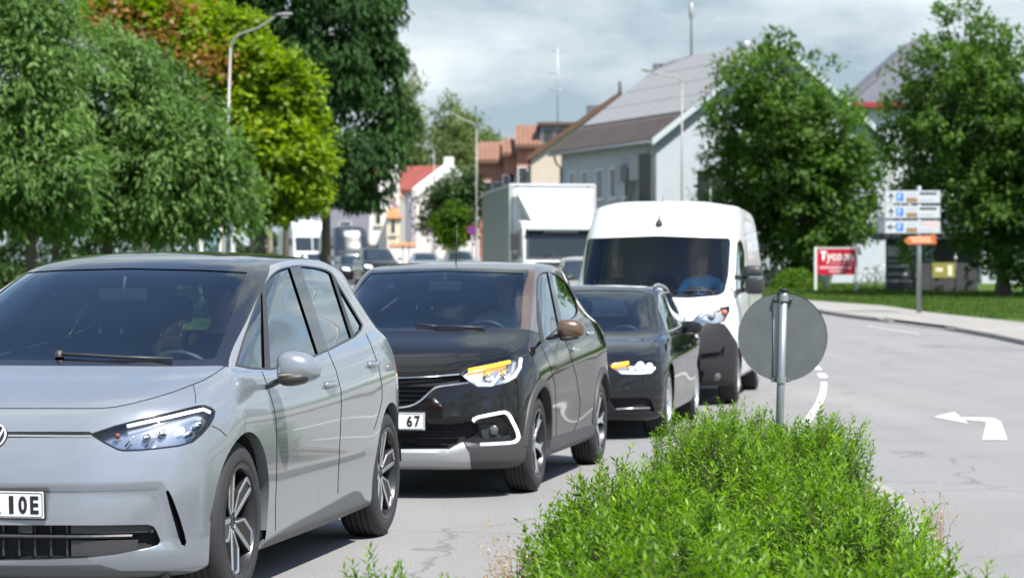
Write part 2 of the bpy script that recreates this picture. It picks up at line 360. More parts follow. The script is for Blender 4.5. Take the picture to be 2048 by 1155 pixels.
# planted island
ISL = np.array([(-.85, 4.5), (-.62, 6.5), (-.25, 8.0), (.12, 10.2), (.38, 12.0), (.72, 14.2), (1.0, 15.9), (1.35, 16.7), (1.85, 16.9), (2.2, 16.4), (2.32, 15.2), (2.2, 13.5), (1.98, 11.5), (1.72, 9.4), (1.5, 7.6), (1.3, 5.8), (1.2, 4.5)])
isl = curve(ISL, 4, closed=True)
def _island():
    c = Vector((.9, 10, .06)); V = [(x, y, .075) for x, y in isl] + [tuple(c)]; n = len(isl)
    o = link('island', mesh_from('island', V, [(i, (i + 1) % n, n) for i in range(n)]), M_soil); o['kind'] = 'structure'
    k = thing('island_kerb', 'low stone kerb round the planted traffic island', 'kerb')
    out = offset_poly(isl, .14)
    for i in range(0, n):
        a, b_, c_, d = isl[i], isl[(i + 1) % n], out[(i + 1) % n], out[i]; t = .012
        q = [a + (b_ - a) * t, b_ - (b_ - a) * t, c_ - (c_ - d) * t, d + (c_ - d) * t]
        m = MB(); m.hexa([(*p, -.05) for p in q] + [(*p, .085) for p in q]); m.build('kerb_stone', M_kerb, k, bevel=.01, bseg=1)
_island()
# ------------------------------------------------------------------ vehicle kit
from mathutils.bvhtree import BVHTree
class Pose:
    """where a vehicle stands: hub pixels and scales of the two near wheels give the line of its wheels"""
    def __init__(s, uf, sf, ur, sr, wb, yo, z=0.0):
        a = np.array([(uf - CXP) / sf, FPX / sf]); b = np.array([(ur - CXP) / sr, FPX / sr]); m = (a + b) / 2
        d = (a - b) / np.linalg.norm(a - b); s.fw = d; s.lf = np.array([-d[1], d[0]])
        s.O = m + d * wb / 2 - yo * s.lf; s.z = z; s._fin()
    @classmethod
    def at(cls, X, Y, heading, z=0.0):
        s = cls.__new__(cls); t = R(heading); s.fw = np.array([-math.sin(t), -math.cos(t)]); s.lf = np.array([-s.fw[1], s.fw[0]])
        s.O = np.array([X, Y]); s.z = z; s._fin(); return s
    def _fin(s):
        s.rz = math.atan2(s.fw[1], s.fw[0])
        s.M = Matrix.Translation((s.O[0], s.O[1], s.z)) @ Matrix.Rotation(s.rz, 4, 'Z')
        s.Mi = s.M.inverted(); s.cam = s.Mi @ Vector((0, 0, CAMH))
    def ray(s, u, v):
        return (s.Mi.to_3x3() @ Vector(((u - CXP) / FPX, 1.0, (CYP - v) / FPX))).normalized()
    def px(s, P):
        P = np.asarray(P, float); M = np.array(s.M); w = P @ M[:3, :3].T + M[:3, 3]
        return np.stack([CXP + FPX * w[:, 0] / w[:, 1], CYP - FPX * (w[:, 2] - CAMH) / w[:, 1]], 1)

class Shell:
    """left half of a body skin spanned through measured lines, cut into its panels"""
    def __init__(s, rows, pose=None, nu=7, nv=6):
        P = np.array(rows, float)                       # (R, J, 3)
        s.nR, s.nJ = P.shape[:2]; s.nu, s.nv, s.pose = nu, nv, pose
        mir = np.array([1, -1, 1])
        Q = np.concatenate([P[:, 2:0:-1] * mir, P, P[:, -2:-4:-1] * mir], 1).transpose(1, 0, 2)
        Q = makima(chord(Q), Q, nu)[2 * nu:2 * nu + (s.nJ - 1) * nu + 1].transpose(1, 0, 2)
        Q[:, 0, 1] = 0; Q[:, -1, 1] = 0
        top = Q[-2:-1] * mir
        Q = np.concatenate([Q, top], 0)
        G = makima(chord(Q), Q, nv)[:(s.nR - 1) * nv + 1]
        s.G = G; nr, nc = G.shape[:2]
        bm = s.bm = bmesh.new(); s.T = bm.faces.layers.int.new('tag'); s.tags = ['body']
        s.Rw = bm.faces.layers.int.new('row'); s.Cl = bm.faces.layers.int.new('col')
        V = [[bm.verts.new(G[i, j]) for j in range(nc)] for i in range(nr)]
        for i in range(nr - 1):
            for j in range(nc - 1):
                q = [V[i][j], V[i][j + 1], V[i + 1][j + 1], V[i + 1][j]]
                f = bm.faces.new(q); f[s.Rw] = i // nv; f[s.Cl] = j // nu; f.smooth = True
        bmesh.ops.remove_doubles(bm, verts=bm.verts, dist=2e-5)
        bm.normal_update()
        c = [f for f in bm.faces if f[s.Rw] == 3 and f[s.Cl] == s.nJ // 2][0]
        if c.normal.y < 0:
            bmesh.ops.reverse_faces(bm, faces=bm.faces); bm.normal_update()
        s.bvh = BVHTree.FromBMesh(bm)
    def tid(s, name):
        if name not in s.tags: s.tags.append(name)
        return s.tags.index(name)
    def cast(s, u, v):
        """surface point seen at a pixel (half skin, left side)"""
        h = s.bvh.ray_cast(s.pose.cam, s.pose.ray(u, v))
        return h[0], h[1]
    def hit(s, o, d):
        h = s.bvh.ray_cast(Vector(o), Vector(d).normalized()); return h[0], h[1]
    def side_pt(s, x, z):
        h = s.hit((x, 3, z), (0, -1, 0)); return h
    def front_pt(s, y, z): return s.hit((4, y, z), (-1, 0, 0))
    def top_pt(s, x, y): return s.hit((x, y, 4), (0, 0, -1))
    def rows_tag(s, name, r0, r1, c0=0, c1=99):
        t = s.tid(name)
        for f in s.bm.faces:
            if r0 <= f[s.Rw] < r1 and c0 <= f[s.Cl] < c1: f[s.T] = t
    def _view(s, view):
        if view == 'side': return (lambda C: C[:, [0, 2]]), (lambda n, c: n.y > 0.15), Vector((0, 1, 0))
        if view == 'front': return (lambda C: C[:, [1, 2]]), (lambda n, c: n.x > 0.02), Vector((1, 0, 0))
        if view == 'rear': return (lambda C: C[:, [1, 2]]), (lambda n, c: n.x < -0.02), Vector((1, 0, 0))
        if view == 'top': return (lambda C: C[:, [0, 1]]), (lambda n, c: n.z > 0.1), Vector((0, 0, 1))
        if view == 'cam': return (lambda C: s.pose.px(C)), (lambda n, c: n.dot(s.pose.cam - c) > 0), None
    def region(s, name, poly, view='cam', only=None, dom=None, skip=()):
        return s.regions(name, [poly], view, only, dom, skip)
    def regions(s, name, polys, view='cam', only=None, dom=None, skip=()):
        proj, d0, vd = s._view(view); polys = [np.array(p, float) for p in polys]; bm = s.bm
        only_ids = None if only is None else {s.tid(k) for k in only}; skip_ids = {s.tid(k) for k in skip}
        allp = np.concatenate(polys); lo, hi = allp.min(0), allp.max(0); m = 1e-4
        F = list(bm.faces); bm.verts.index_update()
        U = proj(np.array([v.co.to_tuple() for v in bm.verts]))
        ix = [[v.index for v in f.verts] for f in F]; cnt = np.array([len(q) for q in ix]); st = np.concatenate([[0], np.cumsum(cnt)[:-1]])
        UU = U[np.array([k for q in ix for k in q])]; mn = np.minimum.reduceat(UU, st); mx = np.maximum.reduceat(UU, st)
        ok = np.all(mn <= hi + m, 1) & np.all(mx >= lo - m, 1)
        def fine(f):
            if only_ids is not None and f[s.T] not in only_ids: return False
            if f[s.T] in skip_ids: return False
            c = f.calc_center_median()
            return d0(f.normal, c) and (dom is None or dom(c))
        cand = {f for f, k in zip(F, ok) if k and fine(f)}
        p3 = {'side': lambda q: Vector((q[0], 0, q[1])), 'front': lambda q: Vector((0, q[0], q[1])), 'rear': lambda q: Vector((0, q[0], q[1])), 'top': lambda q: Vector((q[0], q[1], 0))}.get(view)
        t = s.tid(name)
        for poly in polys:
            n = len(poly)
            def boxes(cl):
                C = np.array([v.co.to_tuple() for f in cl for v in f.verts]); cnt = np.array([len(f.verts) for f in cl]); st = np.concatenate([[0], np.cumsum(cnt)[:-1]])
                U = proj(C); return np.minimum.reduceat(U, st), np.maximum.reduceat(U, st)
            pl, ph = poly.min(0), poly.max(0)
            cl = [f for f in cand if f.is_valid]
            if not cl: return s
            mn, mx = boxes(cl); loc = {f for f, k in zip(cl, np.all(mn <= ph + m, 1) & np.all(mx >= pl - m, 1)) if k}
            for i in range(n):
                a, b = poly[i], poly[(i + 1) % n]
                if np.linalg.norm(b - a) < 1e-9: continue
                l2, h2 = np.minimum(a, b), np.maximum(a, b)
                cl = [f for f in loc if f.is_valid]
                if not cl: break
                mn, mx = boxes(cl)
                sel = [f for f, k in zip(cl, np.all(mn <= h2 + 1e-6, 1) & np.all(mx >= l2 - 1e-6, 1)) if k]
                if not sel: continue
                if view == 'cam': co = s.pose.cam; no = s.pose.ray(*a).cross(s.pose.ray(*b))
                else: co = p3(a); no = p3(b - a).cross(vd)
                if no.length < 1e-9: continue
                ed = {x for f in sel for x in f.edges}; vt = {x for f in sel for x in f.verts}
                r = bmesh.ops.bisect_plane(bm, geom=list(vt) + list(ed) + sel, dist=1e-6, plane_co=co, plane_no=no.normalized())
                new = {g for g in r['geom'] if isinstance(g, bmesh.types.BMFace)}; loc |= new; cand |= new
            cl = [f for f in loc if f.is_valid]
            if cl:
                for f in cl: f.normal_update()
                U = proj(np.array([f.calc_center_median().to_tuple() for f in cl]))
                for f, k in zip(cl, in_poly(poly, U)):
                    if k: f[s.T] = t
        return s
    def seam(s, line, w, view='cam', name='gap', only=None, skip=(), closed=False, dom=None):
        """a shut line: narrow dark strip along a polyline"""
        L = np.array(line, float); P = []
        if closed: L = np.concatenate([L, L[:1]])
        for i in range(len(L) - 1):
            a, b = L[i], L[i + 1]; d = b - a; d /= np.linalg.norm(d) + 1e-12; n = np.array([-d[1], d[0]]) * w / 2; e = d * w * 0.4
            P.append([a - e + n, a - e - n, b + e - n, b + e + n])
        s.regions(name, P, view, None if only is None else list(only) + [name], dom, skip)
    def press(s, poly, depth, soft, view='cam', dom=None):
        """push the skin inwards inside an outline, easing over 'soft' at its edge"""
        proj, d0, vd = s._view(view); P = np.array(poly, float); V = [v for v in s.bm.verts]
        U = proj(np.array([v.co.to_tuple() for v in V])); ins = in_poly(P, U)
        Q = np.roll(P, -1, 0)
        for v, u, k in zip(V, U, ins):
            if not k or not d0(v.normal, v.co) or (dom and not dom(v.co)): continue
            e = Q - P; t = np.clip(np.sum((u - P) * e, 1) / (np.sum(e * e, 1) + 1e-12), 0, 1); d = np.min(np.linalg.norm(P + e * t[:, None] - u, axis=1))
            q = min(1.0, d / soft); v.co -= v.normal * depth * (q * q * (3 - 2 * q))
        s.bm.normal_update(); s.bvh = BVHTree.FromBMesh(s.bm)
    def data(s, names):
        ids = {s.tid(k) for k in names}; fs = [f for f in s.bm.faces if f[s.T] in ids]
        vm = {}; V = []; NN = []; F = []
        for f in fs:
            q = []
            for v in f.verts:
                if v not in vm:
                    vm[v] = len(V); V.append(v.co.copy()); n = v.normal.copy()
                    if abs(v.co.y) < 1e-4: n.y = 0; n.normalize()
                    NN.append(n)
                q.append(vm[v])
            F.append(q)
        return np.array(V).reshape(-1, 3), np.array(NN).reshape(-1, 3), F
    def emit(s, names, obname, m, parent, mode='join', off=0.0, recess=None, wallm=None, thick=0.0):
        """panel(s) from tagged faces; mode join = across the middle, side = one on each side, left = left only"""
        names = [names] if isinstance(names, str) else names
        V, NN, F = s.data(names)
        if not len(V): return []
        def bord(F):
            cnt = {}
            for f in F:
                for i in range(len(f)):
                    a, b = f[i], f[(i + 1) % len(f)]; cnt[(a, b)] = 1
            return [(a, b) for (a, b) in cnt if (b, a) not in cnt]
        V0 = V.copy(); B = [(a, b) for a, b in bord(F)]
        # border edges on the middle plane are not real borders when joined
        B = [(a, b) for a, b in B if not (abs(V0[a][1]) < 1e-4 and abs(V0[b][1]) < 1e-4)]
        MI = [0] * len(F)
        if recess is not None: V = V + (np.array(recess) if hasattr(recess, '__len__') else -NN * recess)
        else: V = V + NN * off
        if recess is not None or thick:
            ids = sorted({i for e in B for i in e}); mp = {i: len(V) + k for k, i in enumerate(ids)}
            if len(ids):
                other = V0[ids] + NN[ids] * off if recess is not None else V[ids] - NN[ids] * thick
                V = np.concatenate([V, other]); nn2 = NN[ids].copy(); NN = np.concatenate([NN, nn2])
                for a, b in B: F.append([a, mp[a], mp[b], b] if recess is not None else [b, mp[b], mp[a], a][::-1]); MI.append(1 if wallm else 0)
        walls = recess is not None or thick
        def mk(V, NN, F, nm):
            me = bpy.data.meshes.new(nm); me.from_pydata(V.tolist(), [], F); me.update()
            me.polygons.foreach_set('use_smooth', np.ones(len(F), bool))
            me.polygons.foreach_set('material_index', np.array((MI * 2)[:len(F)], np.int32))
            if not walls: me.normals_split_custom_set_from_vertices([tuple(n) for n in NN])
            o = link(nm, me, [m, wallm] if wallm else m, parent)
            if walls:
                fl = np.ones(len(F), bool); me.polygons.foreach_set('use_smooth', fl)
                try: me.set_sharp_from_angle(angle=R(40))
                except Exception: pass
            return o
        mir = np.array([1, -1, 1]); n = len(V)
        if mode == 'left': return [mk(V, NN, F, obname)]
        if mode == 'right': return [mk(V * mir, NN * mir, [f[::-1] for f in F], obname)]
        if mode == 'side':
            return [mk(V, NN, F, obname), mk(V * mir, NN * mir, [f[::-1] for f in F], obname)]
        return [mk(np.concatenate([V, V * mir]), np.concatenate([NN, NN * mir]), F + [[i + n for i in f[::-1]] for f in F], obname)]

def roof_rows(r_edge, zc, yr, crown=0.05, fr=0.5, xs=None):
    """two closing lines of a roof from its edge line to the middle"""
    E = np.array(r_edge, float); J = len(E)
    x0, x1 = E[0, 0], E[-1, 0]
    cx = np.array(xs) if xs is not None else np.linspace(x0 - 0.22 * (x0 - x1), x1 + 0.22 * (x0 - x1), J)
    zc = np.array(zc)
    zf = lambda x: np.interp(x, *(lambda q: (q[::-1, 0], q[::-1, 1]))(curve(zc, 10)))
    C = np.stack([cx, np.zeros(J), zf(cx)], 1)
    out = []
    for k in (0.35, 0.7):
        m = E * (1 - k) + C * k
        # follow the crown between edge and middle
        lin = E[:, 2] * (1 - k) + C[:, 2] * k
        zt = zf(m[:, 0]) - crown * (np.abs(m[:, 1]) / yr) ** 2.2
        m[:, 2] = np.maximum(lin, np.minimum(zt, np.maximum(E[:, 2], C[:, 2]) + .08))
        out.append(m)
    return [out[0], out[1], C]

def make_wheel(r, w, rr, design, tyre_m, rim_m, dark_m, name='wheel', seg=80, face_m=None):
    """wheel about the Y axis, outer face towards +y at y=0; returns an Empty with tyre, rim (> spokes), brake disc"""
    t = bpy.data.objects.new(name, None); COL.objects.link(t)
    b = MB(); s = r - rr; g = 0.007
    prof = [(rr - .006, -w + .012), (rr + s * .25, -w - .004), (rr + s * .6, -w + .000), (r - .022, -w + .008), (r - .006, -w + .024), (r - .001, -w + .042)]
    for k in range(4):
        y = -w + .045 + (w - .09) * (k + .5) / 4; prof += [(r, y - .006), (r - g, y - .004), (r - g, y + .004), (r, y + .006)]
    prof += [(r - .001, -.042), (r - .006, -.024), (r - .022, -.008), (rr + s * .6, .000), (rr + s * .25, .004), (rr + s * .1, .001), (rr - .004, -.010)]
    b.lathe(prof, seg, 'Y')
    # shoulder blocks: small lateral grooves
    V = np.array(b.v); ang = np.arctan2(V[:, 2], V[:, 0]); rad = np.hypot(V[:, 0], V[:, 2])
    k = (np.round(ang / (2 * math.pi) * seg).astype(int) % 2 == 0) & (rad > r - .03) & ((np.abs(V[:, 1] + .024) < .02) | (np.abs(V[:, 1] + w - .024) < .02))
    V[k, 0] *= (rad[k] - .004) / rad[k]; V[k, 2] *= (rad[k] - .004) / rad[k]; b.v = [tuple(p) for p in V]
    b.build('tyre', tyre_m, t, fix=False)
    b = MB(); b.lathe([(rr + .004, .000), (rr - .012, .003), (rr - .020, -.004), (rr - .022, -.05), (rr - .05, -w + .03), (rr, -w + .015)], 64, 'Y')
    rim = b.build('rim', dark_m if design.get('dark_barrel', True) else rim_m, t, fix=False)
    b = MB(); b.lathe([(0.001, -.115), (rr * .74, -.115), (rr * .74, -.135), (.001, -.135)], 40, 'Y', smooth=False); b.build('brake_disc', mat('brake_steel', (.25, .25, .26), .35, .9), t, fix=False)
    b = MB(); b.box(-rr * .72, -rr * .35, -.15, -.09, -.10, .14); b.build('brake_caliper', mat('caliper_dark', (.05, .05, .055), .5), t)
    # spokes: outlines in (radius fraction, angle) repeated round the hub
    dish = design.get('dish', .03); n = design['n']
    def f3(p, d):
        rad = math.hypot(*p) / rr; y = -.012 - dish * max(0.0, 1 - rad) ** 1.5 - d
        return (p[0], y, p[1])
    for key, mm, dep in (('spoke', rim_m, .03), ('pocket', dark_m, .03), ('face', face_m or rim_m, .012)):
        for poly in design.get(key, []):
            up = 0.004 if key == 'face' else 0.0
            for k in range(n):
                b = MB(); a0 = 2 * math.pi * k / n + design.get('rot', 0.0); c, sn = math.cos(a0), math.sin(a0)
                q = [(x * rr, z * rr) for x, z in poly]; q = [(x * c - z * sn, x * sn + z * c) for x, z in q]
                nn = len(q)
                V = [f3(p, -up) for p in q] + [f3(p, dep) for p in q]
                b.add(V, [tuple(range(nn)), tuple(range(nn, 2 * nn))[::-1]] + [(i, nn + i, nn + (i + 1) % nn, (i + 1) % nn) for i in range(nn)])
                b.build('spoke' if key != 'face' else 'spoke_face', mm, rim, bevel=.0025, bseg=1)
    b = MB(); hy = -.012 - dish + .006; b.lathe([(.001, hy), (.028, hy), (.034, hy - .006), (.036, hy - .03), (.075, hy - .035), (.085, hy - .06)], 28, 'Y'); b.build('hub', design.get('hub_m', rim_m), rim, fix=False)
    b = MB(); b.lathe([(.001, hy + .002), (.024, hy + .002), (.026, hy)], 24, 'Y'); b.build('hub_cap', mat('hub_cap_black', (.02, .02, .022), .25), rim, fix=False)
    for k in range(5):
        a0 = 2 * math.pi * (k + .5) / 5; b = MB(); b.lathe([(.001, hy - .012), (.008, hy - .012), (.009, hy - .04)], 8, 'Y', (.056 * math.cos(a0), 0, .056 * math.sin(a0))); b.build('wheel_bolt', mat('bolt_black', (.03, .03, .03), .4, .6), rim, fix=False)
    return t
def place_wheels(proto, root, xs, yo, z, spin=(0, 0, 0, 0), steer=0.0):
    k = 0
    for x in xs:
        for sgn in (1, -1):
            o = proto if k == 0 else copy_tree(proto, root)
            o.parent = root; o.location = (x, sgn * yo, z)
            o.rotation_euler = (0, spin[k % len(spin)], (0 if sgn > 0 else math.pi) + (steer if x == xs[0] else 0))
            k += 1
def arch_liner(parent, x, z, r, y0, y1, m):
    """wheel housing: dark half drum behind the arch"""
    for sgn in (1, -1):
        b = MB(); n = 20; V = []
        for i in range(n + 1):
            a = math.pi * (0.03 + 0.94 * i / n)
            for y in (y0, y1): V.append((x + r * math.cos(a), sgn * y, z + r * math.sin(a)))
        F = [(2 * i, 2 * i + 1, 2 * i + 3, 2 * i + 2) for i in range(n)]
        b.add(V, F, True)
        c = len(V); V2 = [V[2 * i] for i in range(n + 1)]; b.add(V2, [tuple(range(n + 1))])
        b.build('wheel_arch_liner', m, parent)
def arch_lip(sh, parent, cx, cz, r, m, a0=-.2, a1=math.pi + .2, n=40, depth=.05, width=.0, out=.0, name='arch_lip'):
    """rim of a wheel opening: turns inwards (and, with width, a cladding band on the skin)"""
    for sgn in (1, -1):
        V = []; F = []; ring = []
        for i in range(n + 1):
            a = a0 + (a1 - a0) * i / n; x, z = cx + r * math.cos(a), cz + r * math.sin(a)
            h = sh.side_pt(x, z)
            if h[0] is None: continue
            y = h[0].y; pts = []
            if width:
                x2, z2 = cx + (r + width) * math.cos(a), cz + (r + width) * math.sin(a); h2 = sh.side_pt(x2, z2)
                if h2[0] is None: continue
                pts += [(x2, h2[0].y - .004, z2), (x2 * .92 + x * .08, h2[0].y * .92 + y * .08 + out * .8, z2 * .92 + z * .08), (x2 * .25 + x * .75, y * .75 + h2[0].y * .25 + out, z2 * .25 + z * .75)]
            pts += [(x, y + out, z), (x, y + out - .008, z), (x, y - depth, z)]
            ring.append([(p[0], sgn * p[1], p[2]) for p in pts])
        if len(ring) < 3: continue
        k = len(ring[0]); b = MB(); V = [p for q in ring for p in q]
        F = [(i * k + j, i * k + j + 1, (i + 1) * k + j + 1, (i + 1) * k + j) for i in range(len(ring) - 1) for j in range(k - 1)]
        b.add(V, F, True); o = b.build(name, m, parent)
        try: o.data.set_sharp_from_angle(angle=R(50))
        except Exception: pass
def blob(name, sections, m, parent, sub=2, axis='y', smooth=True, cap=True):
    """rounded solid lofted through closed loops of equal size"""
    n = len(sections[0]); V = [p for s in sections for p in s]; k = len(sections)
    F = [(i * n + j, i * n + (j + 1) % n, (i + 1) * n + (j + 1) % n, (i + 1) * n + j) for i in range(k - 1) for j in range(n)]
    if cap: F += [tuple(range(n))[::-1], tuple(range((k - 1) * n, k * n))]
    me = mesh_from(name, V, F, True); bm = bmesh.new(); bm.from_mesh(me); bmesh.ops.recalc_face_normals(bm, faces=bm.faces); bm.to_mesh(me); bm.free()
    if sub:
        o = bpy.data.objects.new('t', me); COL.objects.link(o); md = o.modifiers.new('s', 'SUBSURF'); md.levels = sub; md.render_levels = sub
        dg = bpy.context.evaluated_depsgraph_get(); dg.update(); me2 = bpy.data.meshes.new_from_object(o.evaluated_get(dg)); bpy.data.objects.remove(o); bpy.data.meshes.remove(me); me = me2
        me.polygons.foreach_set('use_smooth', np.ones(len(me.polygons), bool))
    return link(name, me, m, parent)
def superloop(c, ax, by, n=10, p=2.6, plane='xz'):
    out = []
    for k in range(n):
        a = 2 * math.pi * (k + .5) / n; ca, sa = math.cos(a), math.sin(a)
        u = math.copysign(abs(ca) ** (2 / p), ca) * ax; v = math.copysign(abs(sa) ** (2 / p), sa) * by
        out.append((c[0] + u, c[1], c[2] + v) if plane == 'xz' else ((c[0], c[1] + u, c[2] + v) if plane == 'yz' else (c[0] + u, c[1] + v, c[2])))
    return out
def seat(parent, x, y, z, m, rail_m, back=.62, w=.5, head=True, lean=.35):
    b = MB(); sn, cs = math.sin(lean), math.cos(lean)
    blob('seat_base', [superloop((x + .28 - .56 * t, y, z), .0001 + (.06), w / 2 * k, 8, 3, 'yz') if False else [(x + .28 - .56 * t, y + w / 2 * k * c, z + .07 * d) for c, d in ((1, -.9), (1, .6), (.7, 1), (-.7, 1), (-1, .6), (-1, -.9))] for t, k in ((0, .8), (.1, 1), (.9, 1), (1, .9))], m, parent, 1)
    bx = x - .24
    blob('seat_back', [[(bx - sn * back * t + d * .06 * cs * kk, y + w / 2 * k * c, z + .05 + cs * back * t + d * .06 * sn) for c, d in ((.96, -1), (1, .9), (.6, .6), (-.6, .6), (-1, .9), (-.96, -1))] for t, k, kk in ((0, .9, 1), (.15, 1, 1), (.7, .98, 1), (.95, .8, .9), (1, .7, .5))], m, parent, 1)
    if head:
        hx, hz = bx - sn * back - .035, z + .05 + cs * back
        for s in (-.06, .06):
            b = MB(); b.tube([(hx + .03, y + s, hz - .05), (hx, y + s, hz + .09)], .007, 6); b.build('headrest_rod', rail_m, parent)
        blob('headrest', [[(hx + d * .05, y + .135 * k * c, hz + .075 + .17 * t) for c, d in ((.96, -1), (1, .5), (.6, 1), (-.6, 1), (-1, .5), (-.96, -1))] for t, k in ((0, .8), (.12, 1), (.8, 1), (1, .8))], m, parent, 1)
def steering_wheel(parent, x, y, z, m, tilt=.42, r=.185):
    o = bpy.data.objects.new('steering_wheel', None); COL.objects.link(o); o.parent = parent; o.location = (x, y, z); o.rotation_euler = (0, tilt, 0)
    b = MB(); n = 36; b.tube([(0, r * math.cos(2 * math.pi * k / n), r * math.sin(2 * math.pi * k / n)) for k in range(n + 1)], .016, 8, caps=False); b.build('wheel_rim', m, o)
    b = MB(); b.box(.0, .04, -.07, .07, -.06, .05); b.box(.005, .025, -r, -.06, -.015, .015); b.box(.005, .025, .06, r, -.015, .015); b.box(.005, .025, -.02, .02, -r, -.05); b.tube([(.03, 0, 0), (.35, 0, -.02)], .035, 8); b.build('wheel_hub', m, o, bevel=.004)
# ------------------------------------------------------------------ common vehicle materials
M_rubber = mat('tyre_rubber', (.028, .028, .03), .75, bump=.15, bscale=90)
M_plastic = mat('black_plastic', (.035, .036, .038), .45, bump=.08, bscale=400)
M_gloss = mat('gloss_black', (.012, .012, .014), .12, coat=.6)
M_gap = mat('shut_gap', (.012, .012, .013), .8)
M_cabin = mat('cabin_dark', (.022, .023, .026), .8)
M_seat = mat('seat_cloth', (.014, .015, .018), .9)
M_dash = mat('dash_grey', (.02, .022, .026), .7)
M_chrome = mat('chrome', (.85, .86, .88), .12, 1.0)
M_alu = mat('machined_alloy', (.72, .73, .75), .28, .9)
M_darkalu = mat('dark_alloy', (.045, .045, .05), .3, .5)
M_under = mat('underbody', (.015, .015, .016), .9)
M_mirror = mat('mirror_glass', (.85, .88, .9), .03, 1.0)
M_plate = mat('plate_white', (.78, .8, .82), .35)
M_ink = mat('plate_black', (.015, .015, .017), .5)
M_lens = glassmat('lamp_lens', (.93, .95, .97), .8)
M_wind = glassmat('windscreen_glass', (.66, .76, .82), .78)
M_side = glassmat('side_glass', (.5, .6, .6), 1.1)
M_priv = glassmat('privacy_glass', (.12, .15, .16), 1.15)
M_led = mat('led_lit', (.9, .92, 1), .3, emit=(.93, .97, 1.0), estr=1.3)
M_amber = mat('indicator_lit', (1, .4, .02), .3, emit=(1.0, .42, .01), estr=1.5)
M_red = mat('tail_red', (.35, .012, .012), .15, coat=.6)
def cabin_basics(root, xd, zd, yd, xs_front, xs_rear, y_seat, z_seat, xfloor, wheel=None, w=.5):
    b = MB(); b.hexa([(xd[0], -yd, zd - .45), (xd[1], -yd, zd - .45), (xd[1], yd, zd - .45), (xd[0], yd, zd - .45), (xd[0], -yd, zd - .02), (xd[1], -yd, zd - .06), (xd[1], yd, zd - .06), (xd[0], yd, zd - .02)]); b.build('dashboard', M_dash, root, bevel=.03)
    b = MB(); b.box(xfloor[0], xfloor[1], -.8, .8, .2, .26); b.build('cabin_floor', M_cabin, root)
    for y in (y_seat, -y_seat): seat(root, xs_front, y, z_seat, M_seat, M_chrome, w=w)
    if xs_rear is not None:
        for y in (y_seat, -y_seat): seat(root, xs_rear, y, z_seat + .03, M_seat, M_chrome, back=.55, w=.58)
    if wheel: steering_wheel(root, *wheel, M_plastic)
def number_plate(parent, x, y, z, w, chars, tilt=0.0, yaw=0.0):
    o = bpy.data.objects.new('number_plate', None); COL.objects.link(o); o.parent = parent; o.location = (x, y, z); o.rotation_euler = (0, -tilt, yaw)
    # local: x forward, y left -> reading direction is +y for someone in front of the car
    b = MB(); b.box(-.012, -.004, -w / 2 - .008, w / 2 + .008, -.064, .064); b.build('plate_holder', M_plastic, o, bevel=.003)
    b = MB(); b.box(-.004, 0, -w / 2, w / 2, -.055, .055); b.build('plate_blank', M_plate, o, bevel=.0015)
    P = lambda a, b_, d: (d, a, b_)
    out = rounded([(-w / 2 + .004, -.051), (w / 2 - .004, -.051), (w / 2 - .004, .051), (-w / 2 + .004, .051)], .012); inn = offset_poly(out, -.003)
    b = MB(); n = len(out); b.add([P(*p, .0012) for p in out] + [P(*p, .0012) for p in inn], [(i, (i + 1) % n, n + (i + 1) % n, n + i) for i in range(n)]); b.build('plate_border', M_ink, o, fix=False)
    for ch, yc, wd in chars:
        M = Matrix(((0, 0, 1, .0014), (1, 0, 0, yc), (0, 1, 0, -.0375), (0, 0, 0, 1)))
        text_part('plate_character', ch, .1, M, M_ink, o, bold=.004, align='CENTER', width=wd, height=.075)
    return o
